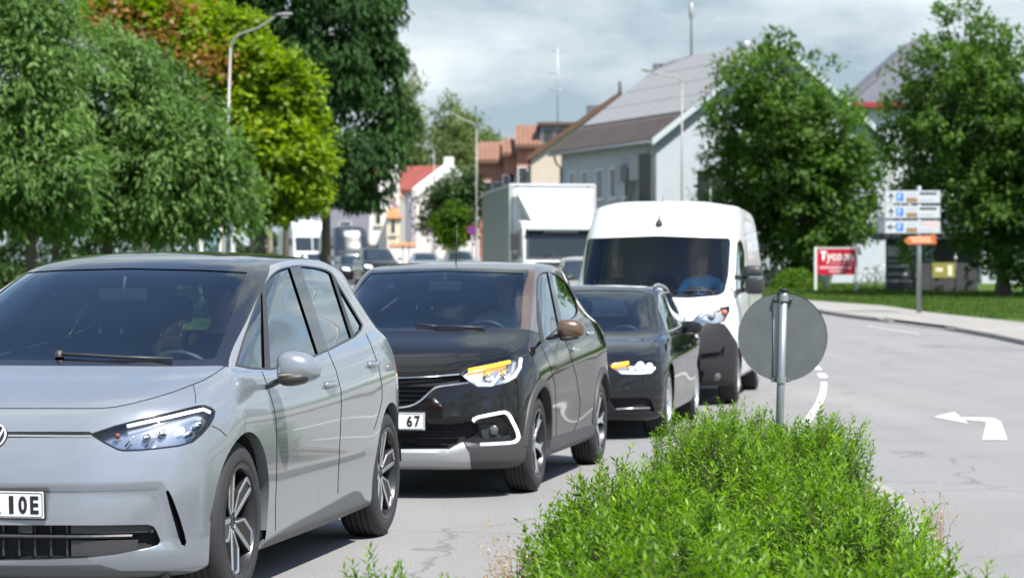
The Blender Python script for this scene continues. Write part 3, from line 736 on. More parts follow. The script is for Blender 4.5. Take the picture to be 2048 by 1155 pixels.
# ------------------------------------------------------------------ grey hatchback
def build_grey_hatchback():
    pose = Pose(476.4, 456.6, 777.6, 358.8, 2.77, .87)
    root = thing('car', 'light grey electric hatchback with black roof at the front of the queue', 'car', (pose.O[0], pose.O[1], 0), pose.rz, 'cars queuing in the lane')
    paint = mat('paint_grey', (.27, .295, .33), .25, .45, coat=1.0, spec=.3, noise=.03, nscale=3)
    strip = mat('paint_silver_strip', (.27, .28, .30), .3, .3, coat=.6)
    #     j0           j1              j2              j3              j4              j5               j6             j7              j8              j9             j10           j11         j12
    rows = [
     [(.68, 0, .165), (.66, .35, .165), (.585, .58, .165), (.47, .73, .165), (.37, .79, .17), (.05, .82, .18), (-.5, .82, .18), (-1.4, .82, .18), (-2.3, .82, .19), (-2.9, .80, .2), (-3.22, .70, .24), (-3.36, .4, .26), (-3.38, 0, .26)],
     [(.745, 0, .20), (.725, .35, .20), (.65, .58, .20), (.53, .75, .2), (.40, .832, .205), (.05, .868, .235), (-.5, .872, .235), (-1.4, .872, .235), (-2.3, .872, .235), (-2.95, .85, .25), (-3.26, .74, .29), (-3.40, .42, .3), (-3.42, 0, .3)],
     [(.785, 0, .36), (.765, .36, .36), (.69, .59, .36), (.565, .765, .36), (.42, .85, .36), (.05, .885, .36), (-.5, .878, .36), (-1.4, .88, .36), (-2.3, .884, .36), (-2.95, .87, .4), (-3.28, .76, .42), (-3.41, .43, .43), (-3.43, 0, .43)],
     [(.775, 0, .52), (.755, .36, .52), (.685, .59, .52), (.565, .77, .52), (.42, .855, .52), (.05, .897, .52), (-.5, .893, .52), (-1.4, .897, .52), (-2.3, .903, .54), (-2.95, .88, .55), (-3.28, .77, .56), (-3.42, .43, .57), (-3.44, 0, .57)],
     [(.735, 0, .645), (.715, .36, .645), (.65, .59, .65), (.545, .77, .655), (.405, .855, .66), (.05, .90, .66), (-.5, .90, .66), (-1.4, .903, .67), (-2.3, .905, .69), (-2.95, .885, .7), (-3.28, .77, .71), (-3.42, .43, .72), (-3.44, 0, .72)],
     [(.675, 0, .75), (.662, .36, .752), (.60, .60, .77), (.50, .76, .79), (.37, .845, .80), (.05, .896, .80), (-.5, .897, .80), (-1.4, .90, .815), (-2.3, .90, .86), (-2.95, .88, .88), (-3.27, .77, .88), (-3.4, .43, .88), (-3.42, 0, .88)],
     [(.60, 0, .855), (.59, .36, .858), (.54, .58, .868), (.43, .73, .885), (.28, .82, .9), (0, .868, .915), (-.5, .876, .90), (-1.4, .882, .92), (-2.3, .882, .965), (-2.95, .86, .98), (-3.25, .76, .98), (-3.38, .43, .98), (-3.40, 0, .98)],
     [(.42, 0, .94), (.41, .36, .942), (.37, .57, .948), (.27, .70, .955), (.13, .785, .975), (-.04, .835, .99), (-.5, .855, .97), (-1.4, .858, 1.0), (-2.3, .85, 1.06), (-2.95, .82, 1.09), (-3.22, .72, 1.07), (-3.34, .42, 1.06), (-3.36, 0, 1.06)],
     [(.12, 0, 1.03), (.10, .36, 1.03), (.04, .56, 1.028), (-.03, .68, 1.028), (-.07, .74, 1.028), (-.09, .785, 1.022), (-.5, .825, 1.0), (-1.4, .826, 1.045), (-2.3, .812, 1.105), (-2.93, .77, 1.15), (-3.16, .66, 1.14), (-3.29, .40, 1.13), (-3.31, 0, 1.13)],
     [(-.42, 0, 1.255), (-.43, .32, 1.252), (-.47, .50, 1.247), (-.55, .61, 1.245), (-.63, .66, 1.25), (-.70, .703, 1.255), (-.95, .735, 1.27), (-1.5, .735, 1.27), (-2.3, .725, 1.29), (-2.80, .69, 1.31), (-3.03, .60, 1.31), (-3.16, .38, 1.31), (-3.18, 0, 1.31)],
     [(-1.0, 0, 1.478), (-1.01, .30, 1.474), (-1.05, .46, 1.468), (-1.12, .55, 1.465), (-1.22, .588, 1.47), (-1.36, .606, 1.487), (-1.55, .612, 1.507), (-1.9, .612, 1.522), (-2.35, .606, 1.518), (-2.72, .592, 1.482), (-2.96, .53, 1.455), (-3.08, .34, 1.452), (-3.10, 0, 1.452)],
    ]
    rr = roof_rows(rows[-1], [(-.9, 1.44), (-1.0, 1.478), (-1.25, 1.53), (-1.6, 1.56), (-2.0, 1.566), (-2.5, 1.545), (-2.9, 1.495), (-3.1, 1.452), (-3.2, 1.43)], .62, .035)
    sh = Shell(rows + rr, pose, 9, 7)
    sh.rows_tag('roof', 10, 13)
    sh.rows_tag('screen_frame', 8, 10, 0, 5)
    sh.rows_tag('upper_side', 8, 10, 5, 9)
    sh.rows_tag('tailgate', 8, 10, 9, 12)
    sh.press([(-300, 968), (215, 970), (322, 968), (338, 1000), (356, 1060), (368, 1092), (330, 1100), (-300, 1135)], .022, 12)
    # glass
    sh.region('windscreen', [(-400, 536), (63, 536), (260, 536), (400, 539), (494, 544), (489, 560), (470, 612), (449, 668), (432, 712), (425, 717), (338, 720), (200, 720), (0, 719), (-400, 717)], only=['screen_frame'])
    dlo = curve([(470, 731), (484, 684), (499, 640), (513, 602), (529, 568), (543, 549), (562, 536.5), (598, 530), (632, 533.5), (661, 543), (680, 572), (704, 612), (726, 649)], 3).tolist() + [(723, 660), (710, 674), (663, 698), (620, 717), (580, 731), (543, 739), (500, 737)]
    sh.region('window_trim', dlo, only=['upper_side', 'body'])
    ins = offset_poly(dlo, -3.2)
    sh.region('window_glass', ins, only=['window_trim'])
    # pillars between the panes: quarter light, B post, rear quarter light
    sh.region('window_trim', [(524, 575), (531, 575), (541, 742), (529, 742)], only=['window_glass'])
    sh.region('pillar', [(577, 528), (599, 528), (656, 700), (637, 712)], only=['window_glass'])
    sh.region('window_trim', [(659, 540), (665, 542), (710, 677), (704, 680)], only=['window_glass'])
    # shut lines
    sh.seam([(-300, 816), (0, 816), (202, 816), (232, 813), (270, 805), (308, 795), (350, 782), (407, 760), (435, 743), (452, 731)], 1.7, only=['body'])
    sh.region('bonnet', [(-300, 817), (0, 817), (202, 817), (232, 814), (270, 806), (308, 796), (350, 783), (407, 761), (435, 744), (452, 732), (455, 716), (440, 700), (-300, 700)], only=['body'])
    sh.rows_tag('bonnet_back', 7, 7, 0, 1)
    door = [(524, 742), (534, 768), (541, 791), (548, 815), (552, 840), (554, 904), (553, 960), (551, 999), (551, 1060)]
    sh.seam(door, 1.5, only=['body'])
    sh.seam([(656, 702), (672, 740), (682, 780), (683, 808), (680, 880), (676, 965), (676, 985)], 1.5, only=['body'])
    sh.seam([(726, 652), (742, 690), (757, 730), (764, 770), (764, 800), (757, 830), (748, 858)], 1.4, only=['body'])
    sh.seam([(424, 851), (440, 859), (453, 871)], 1.8, only=['body'])
    sh.seam([(387, 770), (391, 790), (391, 805)], 1.6, only=['body'])
    # lamps and front openings
    hl = [(178, 867.7), (230, 850), (285, 836), (342, 823), (395, 810), (410, 809), (424, 814), (431, 822), (428, 836), (419, 852), (404, 869), (386, 884), (360, 892), (321, 897), (280, 901), (246, 902), (234, 899), (205, 884)]
    sh.region('lamp_trim', hl, only=['body', 'gap', 'bonnet'])
    sh.region('headlight', offset_poly(hl, -3.5), only=['lamp_trim'])
    sh.region('light_bar', [(-300, 862.5), (178, 862.5), (190, 868), (178, 874.5), (-300, 874.5)], only=['body', 'gap'])
    lg = [(-300, 1049), (0, 1049), (200, 1049.5), (296, 1048), (306, 1051), (313, 1060), (321, 1080), (317, 1088), (300, 1094), (232, 1108), (171, 1115), (90, 1118), (0, 1120), (-300, 1120)]
    sh.region('lower_grille', lg, only=['body'])
    slit = [(333, 979), (338, 981), (347, 1000), (358, 1030), (368, 1062), (373, 1083), (370, 1091), (363, 1088), (356, 1070), (346, 1035), (337, 1003), (332, 984)]
    sh.region('air_slit', slit, only=['body'])
    sh.region('bumper_lip', [(-300, 1128), (100, 1130), (200, 1128), (240, 1140), (420, 1141), (420, 1200), (-300, 1300)], only=['body'])
    # wheel openings and sill
    for cx, nm in ((0.0, 'f'), (-2.77, 'r')):
        a = np.linspace(0, 2 * math.pi, 49)[:-1]
        sh.region('void', np.stack([cx + .392 * np.cos(a), .349 + .392 * np.sin(a)], 1), 'side', dom=lambda c: c.y > .6)
    sh.region('sill', curve([(560, 1062), (590, 1044), (640, 1018), (700, 985), (712, 981), (721, 985), (727, 996), (745, 1004)], 3).tolist() + [(745, 1030), (520, 1180), (515, 1090)], only=['body', 'gap'])
    sh.region('void', [(-6, -.5), (6, -.5), (6, .06), (-6, .06)], 'side')
    sh.bm.normal_update()
    sh.region('tail_lamp', [(-2.98, .90), (-3.6, .92), (-3.6, 1.06), (-3.02, 1.06)], 'side', only=['body', 'gap'])
    sh.region('rear_glass', [(-.1, 1.12), (.50, 1.12), (.46, 1.40), (-.1, 1.40)], 'rear', only=['tailgate'])
    sh.emit(['body', 'tailgate', 'bonnet_back'], 'body', paint, root)
    sh.emit('bonnet', 'bonnet', paint, root)
    sh.emit('upper_side', 'roof_rail', strip, root, 'side')
    sh.emit('roof', 'roof', M_gloss, root)
    sh.emit('screen_frame', 'windscreen_frame', M_gloss, root)
    sh.emit('windscreen', 'windscreen', M_wind, root, off=-.004)
    for o in sh.emit('window_glass', 'side_window', M_side, root, 'side', off=-.006): pass
    sh.emit('window_trim', 'window_seal', M_plastic, root, 'side', off=.002)
    sh.emit('pillar', 'door_pillar', M_gloss, root, 'side', off=.002)
    sh.emit('rear_glass', 'rear_window', glassmat('rear_clear', (.6, .68, .68)), root)
    [tag(o, kind='stuff') for o in sh.emit('gap', 'shut_line', M_gap, root, off=-.004)]
    sh.emit('sill', 'sill', mat('sill_grey', (.10, .105, .11), .5), root, 'side', off=.006, thick=.02)
    sh.emit('bumper_lip', 'front_lip', mat('sill_grey', (.10, .105, .11), .5), root)
    sh.emit('tail_lamp', 'tail_light', M_red, root, 'side')
    g = sh.emit('lower_grille', 'lower_grille', M_under, root, recess=(-.05, 0, 0), wallm=mat('grille_grey', (.04, .041, .044), .4))[0]
    sh.emit('air_slit', 'air_slit', M_under, root, 'side', recess=.035, wallm=M_gloss)
    sh.emit('light_bar', 'light_bar', M_gloss, root, off=-.003)
    # grille blades and radar box
    def xs(y, z): return sh.front_pt(abs(y), z)[0].x
    for (z0, z1, d, ymax) in ((.338, .352, .004, .60),):
        b = MB(); ys = np.linspace(-ymax, ymax, 25)
        V = []; F = []
        for y in ys:
            x = xs(y, .345) - .012
            V += [(x, y, z0), (x + .006, y, (z0 + z1) / 2), (x, y, z1), (x - .05, y, z1), (x - .05, y, z0)]
        for i in range(len(ys) - 1):
            for j in range(5): F.append((5 * i + j, 5 * i + (j + 1) % 5, 5 * i + 5 + (j + 1) % 5, 5 * i + 5 + j))
        b.add(V, F); b.build('grille_blade', mat('grille_grey', (.04, .041, .044), .4), root)
    gg = mat('grille_grey', (.04, .041, .044), .4)
    for s in (1, -1):
        for z0, z1, y0, y1 in ((.358, .40, .36, .68), (.255, .33, .36, .62)):
            b = MB(); V = []
            for y in np.linspace(y0, y1, 6):
                x = xs(y, (z0 + z1) / 2) - .02; V += [(x, s * y, z0), (x, s * y, z1)]
            b.add(V, [(2 * i, 2 * i + 2, 2 * i + 3, 2 * i + 1) for i in range(5)]); b.build('grille_blank', gg, root)
    for k in range(-5, 6):
        for z0, z1 in ((.358, .398), (.262, .33)):
            b = MB(); y = k * .068; x = xs(y, .34) - .03; b.box(x - .01, x, y - .004, y + .004, z0, z1); b.build('grille_bar', gg, root)
    b = MB(); x = xs(.2, .37) - .012; b.box(x - .03, x, .145, .20, .358, .398); b.build('parking_sensor', M_plastic, root, bevel=.004)
    b = MB(); p, n = sh.cast(300, 1061); b.lathe([(.001, .004), (.009, .004), (.012, 0), (.012, -.01)], 16, 'X', tuple(p + Vector((-.018, 0, 0)))); b.build('parking_sensor', gg, root)
    # light line across the nose
    b = MB(); V = []; F = []
    ys = np.linspace(-.40, .40, 41)
    for y in ys:
        if abs(y) < .062: continue
        V.append(y)
    for s in (1, -1):
        b = MB(); yy = np.linspace(.064, .425, 16); VV = []
        for y in yy:
            for dz in (-.004, .004): VV.append((xs(y, .757 + dz) + .002, s * y, .757 + .012 * max(0, y - .36) + dz))
        b.add(VV, [(2 * i, 2 * i + 2, 2 * i + 3, 2 * i + 1) for i in range(15)]); b.build('light_strip', mat('light_strip_white', (.22, .23, .25), .25), root)
    # badge: ring with a V over a W
    bd = bpy.data.objects.new('badge', None); COL.objects.link(bd); bd.parent = root
    bx = xs(0, .753) + .006; bd.location = (bx, 0, .753); bd.rotation_euler = (0, -.52, 0)
    b = MB(); b.lathe([(.001, .002), (.058, .002), (.063, -.004), (.063, -.016)], 40, 'X'); b.build('badge_disc', M_gloss, bd, fix=False)
    b = MB(); b.lathe([(.052, .003), (.053, .006), (.059, .006), (.060, .003)], 40, 'X', close=True); b.build('badge_ring', mat('badge_white', (.8, .82, .84), .25), bd)
    def stroke(p, q, w=.007):
        p, q = np.array(p), np.array(q); d = (q - p) / np.linalg.norm(q - p); n = np.array([-d[1], d[0]]) * w / 2
        b = MB(); b.prism([p + n, p - n, q - n, q + n], .002, .005, lambda a, c, e: (e, a, c)); b.build('badge_stroke', mat('badge_white', (.8, .82, .84), .25), bd)
    for s in (1, -1):
        stroke((s * .020, .049), (0, .006)); stroke((s * .041, .034), (s * .018, -.044)); stroke((s * .018, -.044), (0, -.006))
    # headlamp interior
    for s in (1, -1):
        V, NN, F = sh.data(['headlight'])
        hd = bpy.data.objects.new('headlight', None); COL.objects.link(hd); hd.parent = root
        mir = np.array([1, s, 1])
        def put(nm, off, m, flip=False):
            me = mesh_from(nm, (V + NN * off + np.array([off * .5, 0, 0])) * mir, [f if s > 0 else f[::-1] for f in F], True); return link(nm, me, m, hd)
        put('lens', -.001, M_lens); put('housing', -.035, mat('lamp_housing', (.42, .45, .50), .22, .8))
        # bright rail along the top edge and LED blocks
        up = [sh.cast(u, v) for u, v in ((255, 852), (300, 842), (342, 833), (380, 824), (408, 818), (421, 824))]
        b = MB(); b.tube([Vector((p.x - .012, s * (p.y - .006), p.z)) for p, n in up if p], .007, 8); b.build('running_light', M_led, hd)
        for (u, v, r_) in ((358, 862, .014), (322, 868, .016), (290, 876, .014), (392, 852, .016), (376, 868, .012)):
            p, n = sh.cast(u, v)
            b = MB(); b.lathe([(.001, .012), (r_ * .7, .006), (r_, -.006), (r_ * 1.15, -.02)], 16, 'X', (p.x - .03, s * (p.y - .008), p.z)); b.build('led_reflector', M_led if u == 358 else M_chrome, hd)
        for (a, c) in (((250, 893), (268, 871)), ((290, 895), (318, 860))):
            p, q = sh.cast(*a)[0], sh.cast(*c)[0]; b = MB(); b.tube([(p.x - .018, s * (p.y - .006), p.z), (q.x - .018, s * (q.y - .006), q.z)], .004, 6); b.build('lamp_fin', M_chrome, hd)
        p, n = sh.cast(232, 872); b = MB(); b.lathe([(.001, .004), (.010, .002), (.013, -.006)], 12, 'X', (p.x - .022, s * (p.y - .004), p.z)); b.build('side_reflector', mat('amber_reflector', (.3, .09, .03), .3), hd)
    sh.emit('lamp_trim', 'headlight_trim', M_gloss, root, 'side', off=.001)
    # door mirrors
    for s in (1, -1):
        mr = bpy.data.objects.new('door_mirror', None); COL.objects.link(mr); mr.parent = root
        def S(y, cx, cz, ax, az): return [(x, s * yy, z) for x, yy, z in superloop((cx, y, cz), ax, az, 12, 2.5)]
        blob('mirror_housing', [S(.925, -.40, 1.005, .035, .045), S(.935, -.40, 1.008, .07, .075), S(.99, -.405, 1.012, .085, .082), S(1.06, -.42, 1.008, .08, .07), S(1.10, -.435, 1.0, .055, .045), S(1.112, -.445, .995, .02, .02)], paint, mr, 2)
        blob('mirror_lower_shell', [S(.93, -.398, .963, .070, .034), S(.99, -.403, .960, .087, .038), S(1.05, -.418, .966, .080, .030), S(1.092, -.433, .978, .05, .018)], M_plastic, mr, 2)
        b = MB(); b.tube([(-.322 - .02 * t - .05 * t * t, s * (.945 + .145 * t), .977 + .008 * t) for t in np.linspace(0, 1, 8)], [.004] + [.0075] * 6 + [.004], 8); b.build('mirror_indicator', mat('indicator_smoke', (.25, .22, .15), .15, .3, coat=.8), mr)
        blob('mirror_foot', [[(x, s * (.855 + .1 * t), z + .045 * t) for x, z in ((-.36, .90), (-.46, .90), (-.46, .935), (-.36, .935))] for t in (0, .5, 1)], M_plastic, mr, 1)
        b = MB(); b.prism(superloop((0, 0, 0), .075, .06, 16, 3, 'xy') and [(p[0] + s * 1.0, p[1] + .995) for p in superloop((0, 0, 0), .075, .058, 16, 3, 'xy')], -.492, -.487, lambda a, c, e: (e, a, c)); b.build('mirror_glass', M_mirror, mr)
    # door handles: shade of a recess painted on a flat plate, with a bar
    for (u, v) in ((661, 772), (745.5, 731)):
        p, n = sh.cast(u, v)
        for s in (1, -1):
            h = bpy.data.objects.new('door_handle', None); COL.objects.link(h); h.parent = root; h.location = (p.x, s * p.y, p.z)
            b = MB(); b.prism(rounded([(-.10, -.028), (.10, -.028), (.10, .028), (-.10, .028)], .028, 5), -.001, .0015, lambda a, c, e: (a, s * e, c)); b.build('recess_shade_plate', mat('recess_shadow', (.2, .21, .22), .4, coat=.5), h)
            blob('handle_bar', [[(x, s * (y - .004), z + .012) for x, y, z in superloop((xx, yy, 0), .0001, 0, 8)] if False else [(xx, s * (yy + .011 * math.cos(a)), .008 + .017 * math.sin(a)) for a in np.linspace(0, 2 * math.pi, 9)[:-1]] for xx, yy in ((-.108, .0), (-.09, .014), (-.03, .022), (.05, .022), (.09, .014), (.108, .0))], paint, h, 1)
    # wipers along the foot of the windscreen
    for pts in ([(-40, 716), (118, 713)], [(112, 712), (180, 715), (250, 719), (345, 722)]):
        q = [sh.cast(u, v) for u, v in pts]; q = [p + n * .012 for p, n in q if p]
        if len(q) > 1:
            b = MB(); b.tube(q, .008, 6); b.build('wiper', M_plastic, root)
    q = sh.cast(118, 713)
    if q[0]: b = MB(); b.lathe([(.001, .03), (.018, .026), (.02, 0)], 12, 'Z', tuple(q[0])); b.build('wiper_hub', M_plastic, root)
    # sticker on the screen
    q = [sh.cast(u, v) for u, v in ((118, 587), (162, 587), (166, 566), (123, 566))]
    if all(p for p, n in q): b = MB(); b.quad(*[p - n * .008 for p, n in q]); b.build('screen_sticker', mat('sticker_green', (.55, .72, .55), .6), root, fix=False)
    # number plate
    bx = xs(.0, .48) + .014
    number_plate(root, bx, 0, .478, .52, [('R', .055, .040), ('1', .120, .020), ('0', .170, .038), ('E', .221, .037)], tilt=-.06)
    # wheels
    bar = lambda p, q, w_: [(p[0] + w_ * -(q[1] - p[1]) / math.dist(p, q), p[1] + w_ * (q[0] - p[0]) / math.dist(p, q)), (p[0] - w_ * -(q[1] - p[1]) / math.dist(p, q), p[1] - w_ * (q[0] - p[0]) / math.dist(p, q)), (q[0] - w_ * -(q[1] - p[1]) / math.dist(p, q), q[1] - w_ * (q[0] - p[0]) / math.dist(p, q)), (q[0] + w_ * -(q[1] - p[1]) / math.dist(p, q), q[1] + w_ * (q[0] - p[0]) / math.dist(p, q))]
    dz = dict(n=5, dish=.035, rot=.32, spoke=[[(.12, -.1), (.40, -.30), (.84, -.30), (.97, -.02), (.975, .12), (.12, .10)]],
              face=[bar((.14, .02), (.97, .07), .045), bar((.42, -.27), (.83, -.25), .03), bar((.82, -.27), (.965, .03), .032), bar((.16, -.06), (.44, -.28), .022)], hub_m=M_darkalu)
    w = make_wheel(.349, .215, .252, dz, M_rubber, M_darkalu, M_darkalu, face_m=M_alu)
    place_wheels(w, root, (0, -2.77), .87, .349, (.35, .5, 1.2, .2))
    for x in (0, -2.77):
        arch_liner(root, x, .349, .40, .50, .86, M_under); arch_lip(sh, root, x, .349, .392, paint)
    cabin_basics(root, (.0, -.55), 1.0, .70, -1.25, -2.25, .36, .50, (.3, -3.2), (-.72, .36, .90))
    b = MB(); b.box(-3.2, .55, -.72, .72, .16, .20); b.build('underbody', M_under, root)
    V, NN, F = sh.data(['body', 'roof', 'upper_side', 'tailgate', 'bonnet', 'bonnet_back', 'gap', 'pillar', 'window_trim', 'screen_frame', 'tail_lamp', 'sill'])
    V = V - NN * .022; mir = np.array([1, -1, 1]); n = len(V)
    link('inner_lining', mesh_from('inner_lining', np.concatenate([V, V * mir]), F + [[i + n for i in f] for f in F]), M_cabin, root)
    b = MB(); b.box(-.92, -.90, -.12, .12, 1.31, 1.37); b.tube([(-.91, 0, 1.36), (-.94, 0, 1.43)], .012, 6); b.build('rear_view_mirror', M_plastic, root, bevel=.006)
    return root, pose, sh
# ------------------------------------------------------------------ shared finishing steps
def lining(sh, root, names, d=.022):
    V, NN, F = sh.data(names); V = V - NN * d; mir = np.array([1, -1, 1]); n = len(V)
    link('inner_lining', mesh_from('inner_lining', np.concatenate([V, V * mir]), F + [[i + n for i in f] for f in F]), M_cabin, root)
def lamp(sh, root, tagname, housing_m, pieces, depth=.035):
    """headlight on each side: lens, housing and what sits behind the lens (pixel traced, mirrored)"""
    V, NN, F = sh.data([tagname])
    for s in (1, -1):
        hd = bpy.data.objects.new('headlight', None); COL.objects.link(hd); hd.parent = root; mir = np.array([1, s, 1])
        for nm, off, m in (('lens', -.001, M_lens), ('housing', -depth, housing_m)):
            link(nm, mesh_from(nm, (V + NN * off + np.array([off * .5, 0, 0])) * mir, [f if s > 0 else f[::-1] for f in F], True), m, hd)
        for nm, kind, pts, r_, m, back in pieces:
            P = [sh.cast(*p)[0] for p in pts]; P = [Vector((p.x - back, s * (p.y - back * .35), p.z)) for p in P if p]
            if not P: continue
            b = MB()
            if kind == 'tube' and len(P) > 1: b.tube(P, r_, 8)
            else: b.lathe([(.001, .012), (r_ * .7, .007), (r_, -.006), (r_ * 1.15, -.02)], 16, 'X', tuple(P[0]))
            b.build(nm, m, hd)
def mirrors(root, housing_m, cx, y0, cz, w=.17, h=.075, d=.08, lower_m=None, foot_z=None, foot_x=None, glass=True):
    for s in (1, -1):
        mr = bpy.data.objects.new('door_mirror', None); COL.objects.link(mr); mr.parent = root
        def S(y, x, z, ax, az): return [(a, s * b_, c) for a, b_, c in superloop((x, y, z), ax, az, 12, 2.7)]
        blob('mirror_housing', [S(y0, cx, cz, d * .5, h * .55), S(y0 + .012, cx, cz, d * .85, h * .92), S(y0 + w * .35, cx - .005, cz + .003, d, h), S(y0 + w * .75, cx - .018, cz, d * .92, h * .9), S(y0 + w * .95, cx - .03, cz - .006, d * .6, h * .6), S(y0 + w, cx - .035, cz - .008, d * .25, h * .25)], housing_m, mr, 2)
        blob('mirror_lower_shell', [S(y0 + .01, cx, cz - h * .85, d * .8, h * .3), S(y0 + w * .4, cx - .006, cz - h * .86, d * .9, h * .32), S(y0 + w * .85, cx - .022, cz - h * .7, d * .6, h * .2)], lower_m or M_plastic, mr, 1)
        fx = foot_x if foot_x is not None else cx - .02; fz = foot_z if foot_z is not None else cz - .09
        blob('mirror_foot', [[(x, s * (y0 - .09 + .12 * t), z + (cz - h * .6 - fz) * t) for x, z in ((fx + .05, fz - .02), (fx - .05, fz - .02), (fx - .05, fz + .02), (fx + .05, fz + .02))] for t in (0, .5, 1)], M_plastic, mr, 1)
        b = MB(); b.prism([(s * (y0 + w * .47) + p[0], cz + p[1]) for p in superloop((0, 0, 0), w * .42, h * .8, 16, 3.4, 'xy')], cx - d - .001, cx - d + .004, lambda a, c, e: (e, a, c)); b.build('mirror_glass', M_mirror, mr)
def handles(sh, root, pts, m, L=.19):
    for (u, v) in pts:
        p, n = sh.cast(u, v)
        if p is None: continue
        for s in (1, -1):
            blob('door_handle', [[(p.x + xx, s * (p.y + yy + .010 * math.cos(a)), p.z + .013 * math.sin(a)) for a in np.linspace(0, 2 * math.pi, 9)[:-1]] for xx, yy in ((-L * .54, -.002), (-L * .45, .022), (-L * .15, .032), (L * .25, .032), (L * .45, .022), (L * .54, -.002))], m, root, 1)
def ribbon(sh, root, name, line, w_px, m, proud=.006, back=.01, mode=(1, -1), soft=None):
    """a raised band on the skin along a pixel-traced line, mirrored"""
    L = curve(line, 5) if len(line) > 2 else np.array(line, float)
    rows_ = []
    for i in range(len(L)):
        d = L[min(i + 1, len(L) - 1)] - L[max(i - 1, 0)]; d /= np.linalg.norm(d) + 1e-9; n = np.array([-d[1], d[0]]) * w_px / 2
        q = [sh.cast(*(L[i] + n)), sh.cast(*L[i]), sh.cast(*(L[i] - n))]
        if any(p[0] is None for p in q): continue
        a, c, e = [p[0] for p in q]; nn = q[1][1]
        rows_.append([a - nn * back, a + nn * proud * .6, c + nn * proud, e + nn * proud * .6, e - nn * back])
    if len(rows_) < 2: return
    for s in mode:
        b = MB(); V = [(p.x, s * p.y, p.z) for r_ in rows_ for p in r_]; k = 5
        F = [(i * k + j, i * k + j + 1, (i + 1) * k + j + 1, (i + 1) * k + j) for i in range(len(rows_) - 1) for j in range(k - 1)]
        F += [tuple(range(k)), tuple(range((len(rows_) - 1) * k, len(rows_) * k))[::-1]]
        b.add(V, F, True); o = b.build(name, m, root)
        try: o.data.set_sharp_from_angle(angle=R(45))
        except Exception: pass
def slats(root, sh, zs, ymax, dx, m, h=.012, name='grille_slat'):
    for z, ym in zip(zs, ymax if hasattr(ymax, '__len__') else [ymax] * len(zs)):
        ys = np.linspace(-ym, ym, 17); V = []; b = MB()
        for y in ys:
            p = sh.front_pt(abs(y), z)[0]; x = p.x + dx
            V += [(x - .03, y, z - h / 2), (x, y, z - h / 3), (x, y, z + h / 3), (x - .03, y, z + h / 2)]
        F = [(4 * i + j, 4 * i + (j + 1) % 4, 4 * i + 4 + (j + 1) % 4, 4 * i + 4 + j) for i in range(16) for j in range(4)]
        b.add(V, F); b.build(name, m, root)
def wheel_holes(sh, xs, z, r, ymin=.6):
    for cx in xs:
        a = np.linspace(0, 2 * math.pi, 41)[:-1]
        sh.region('void', np.stack([cx + r * np.cos(a), z + r * np.sin(a)], 1), 'side', dom=lambda c: c.y > ymin)
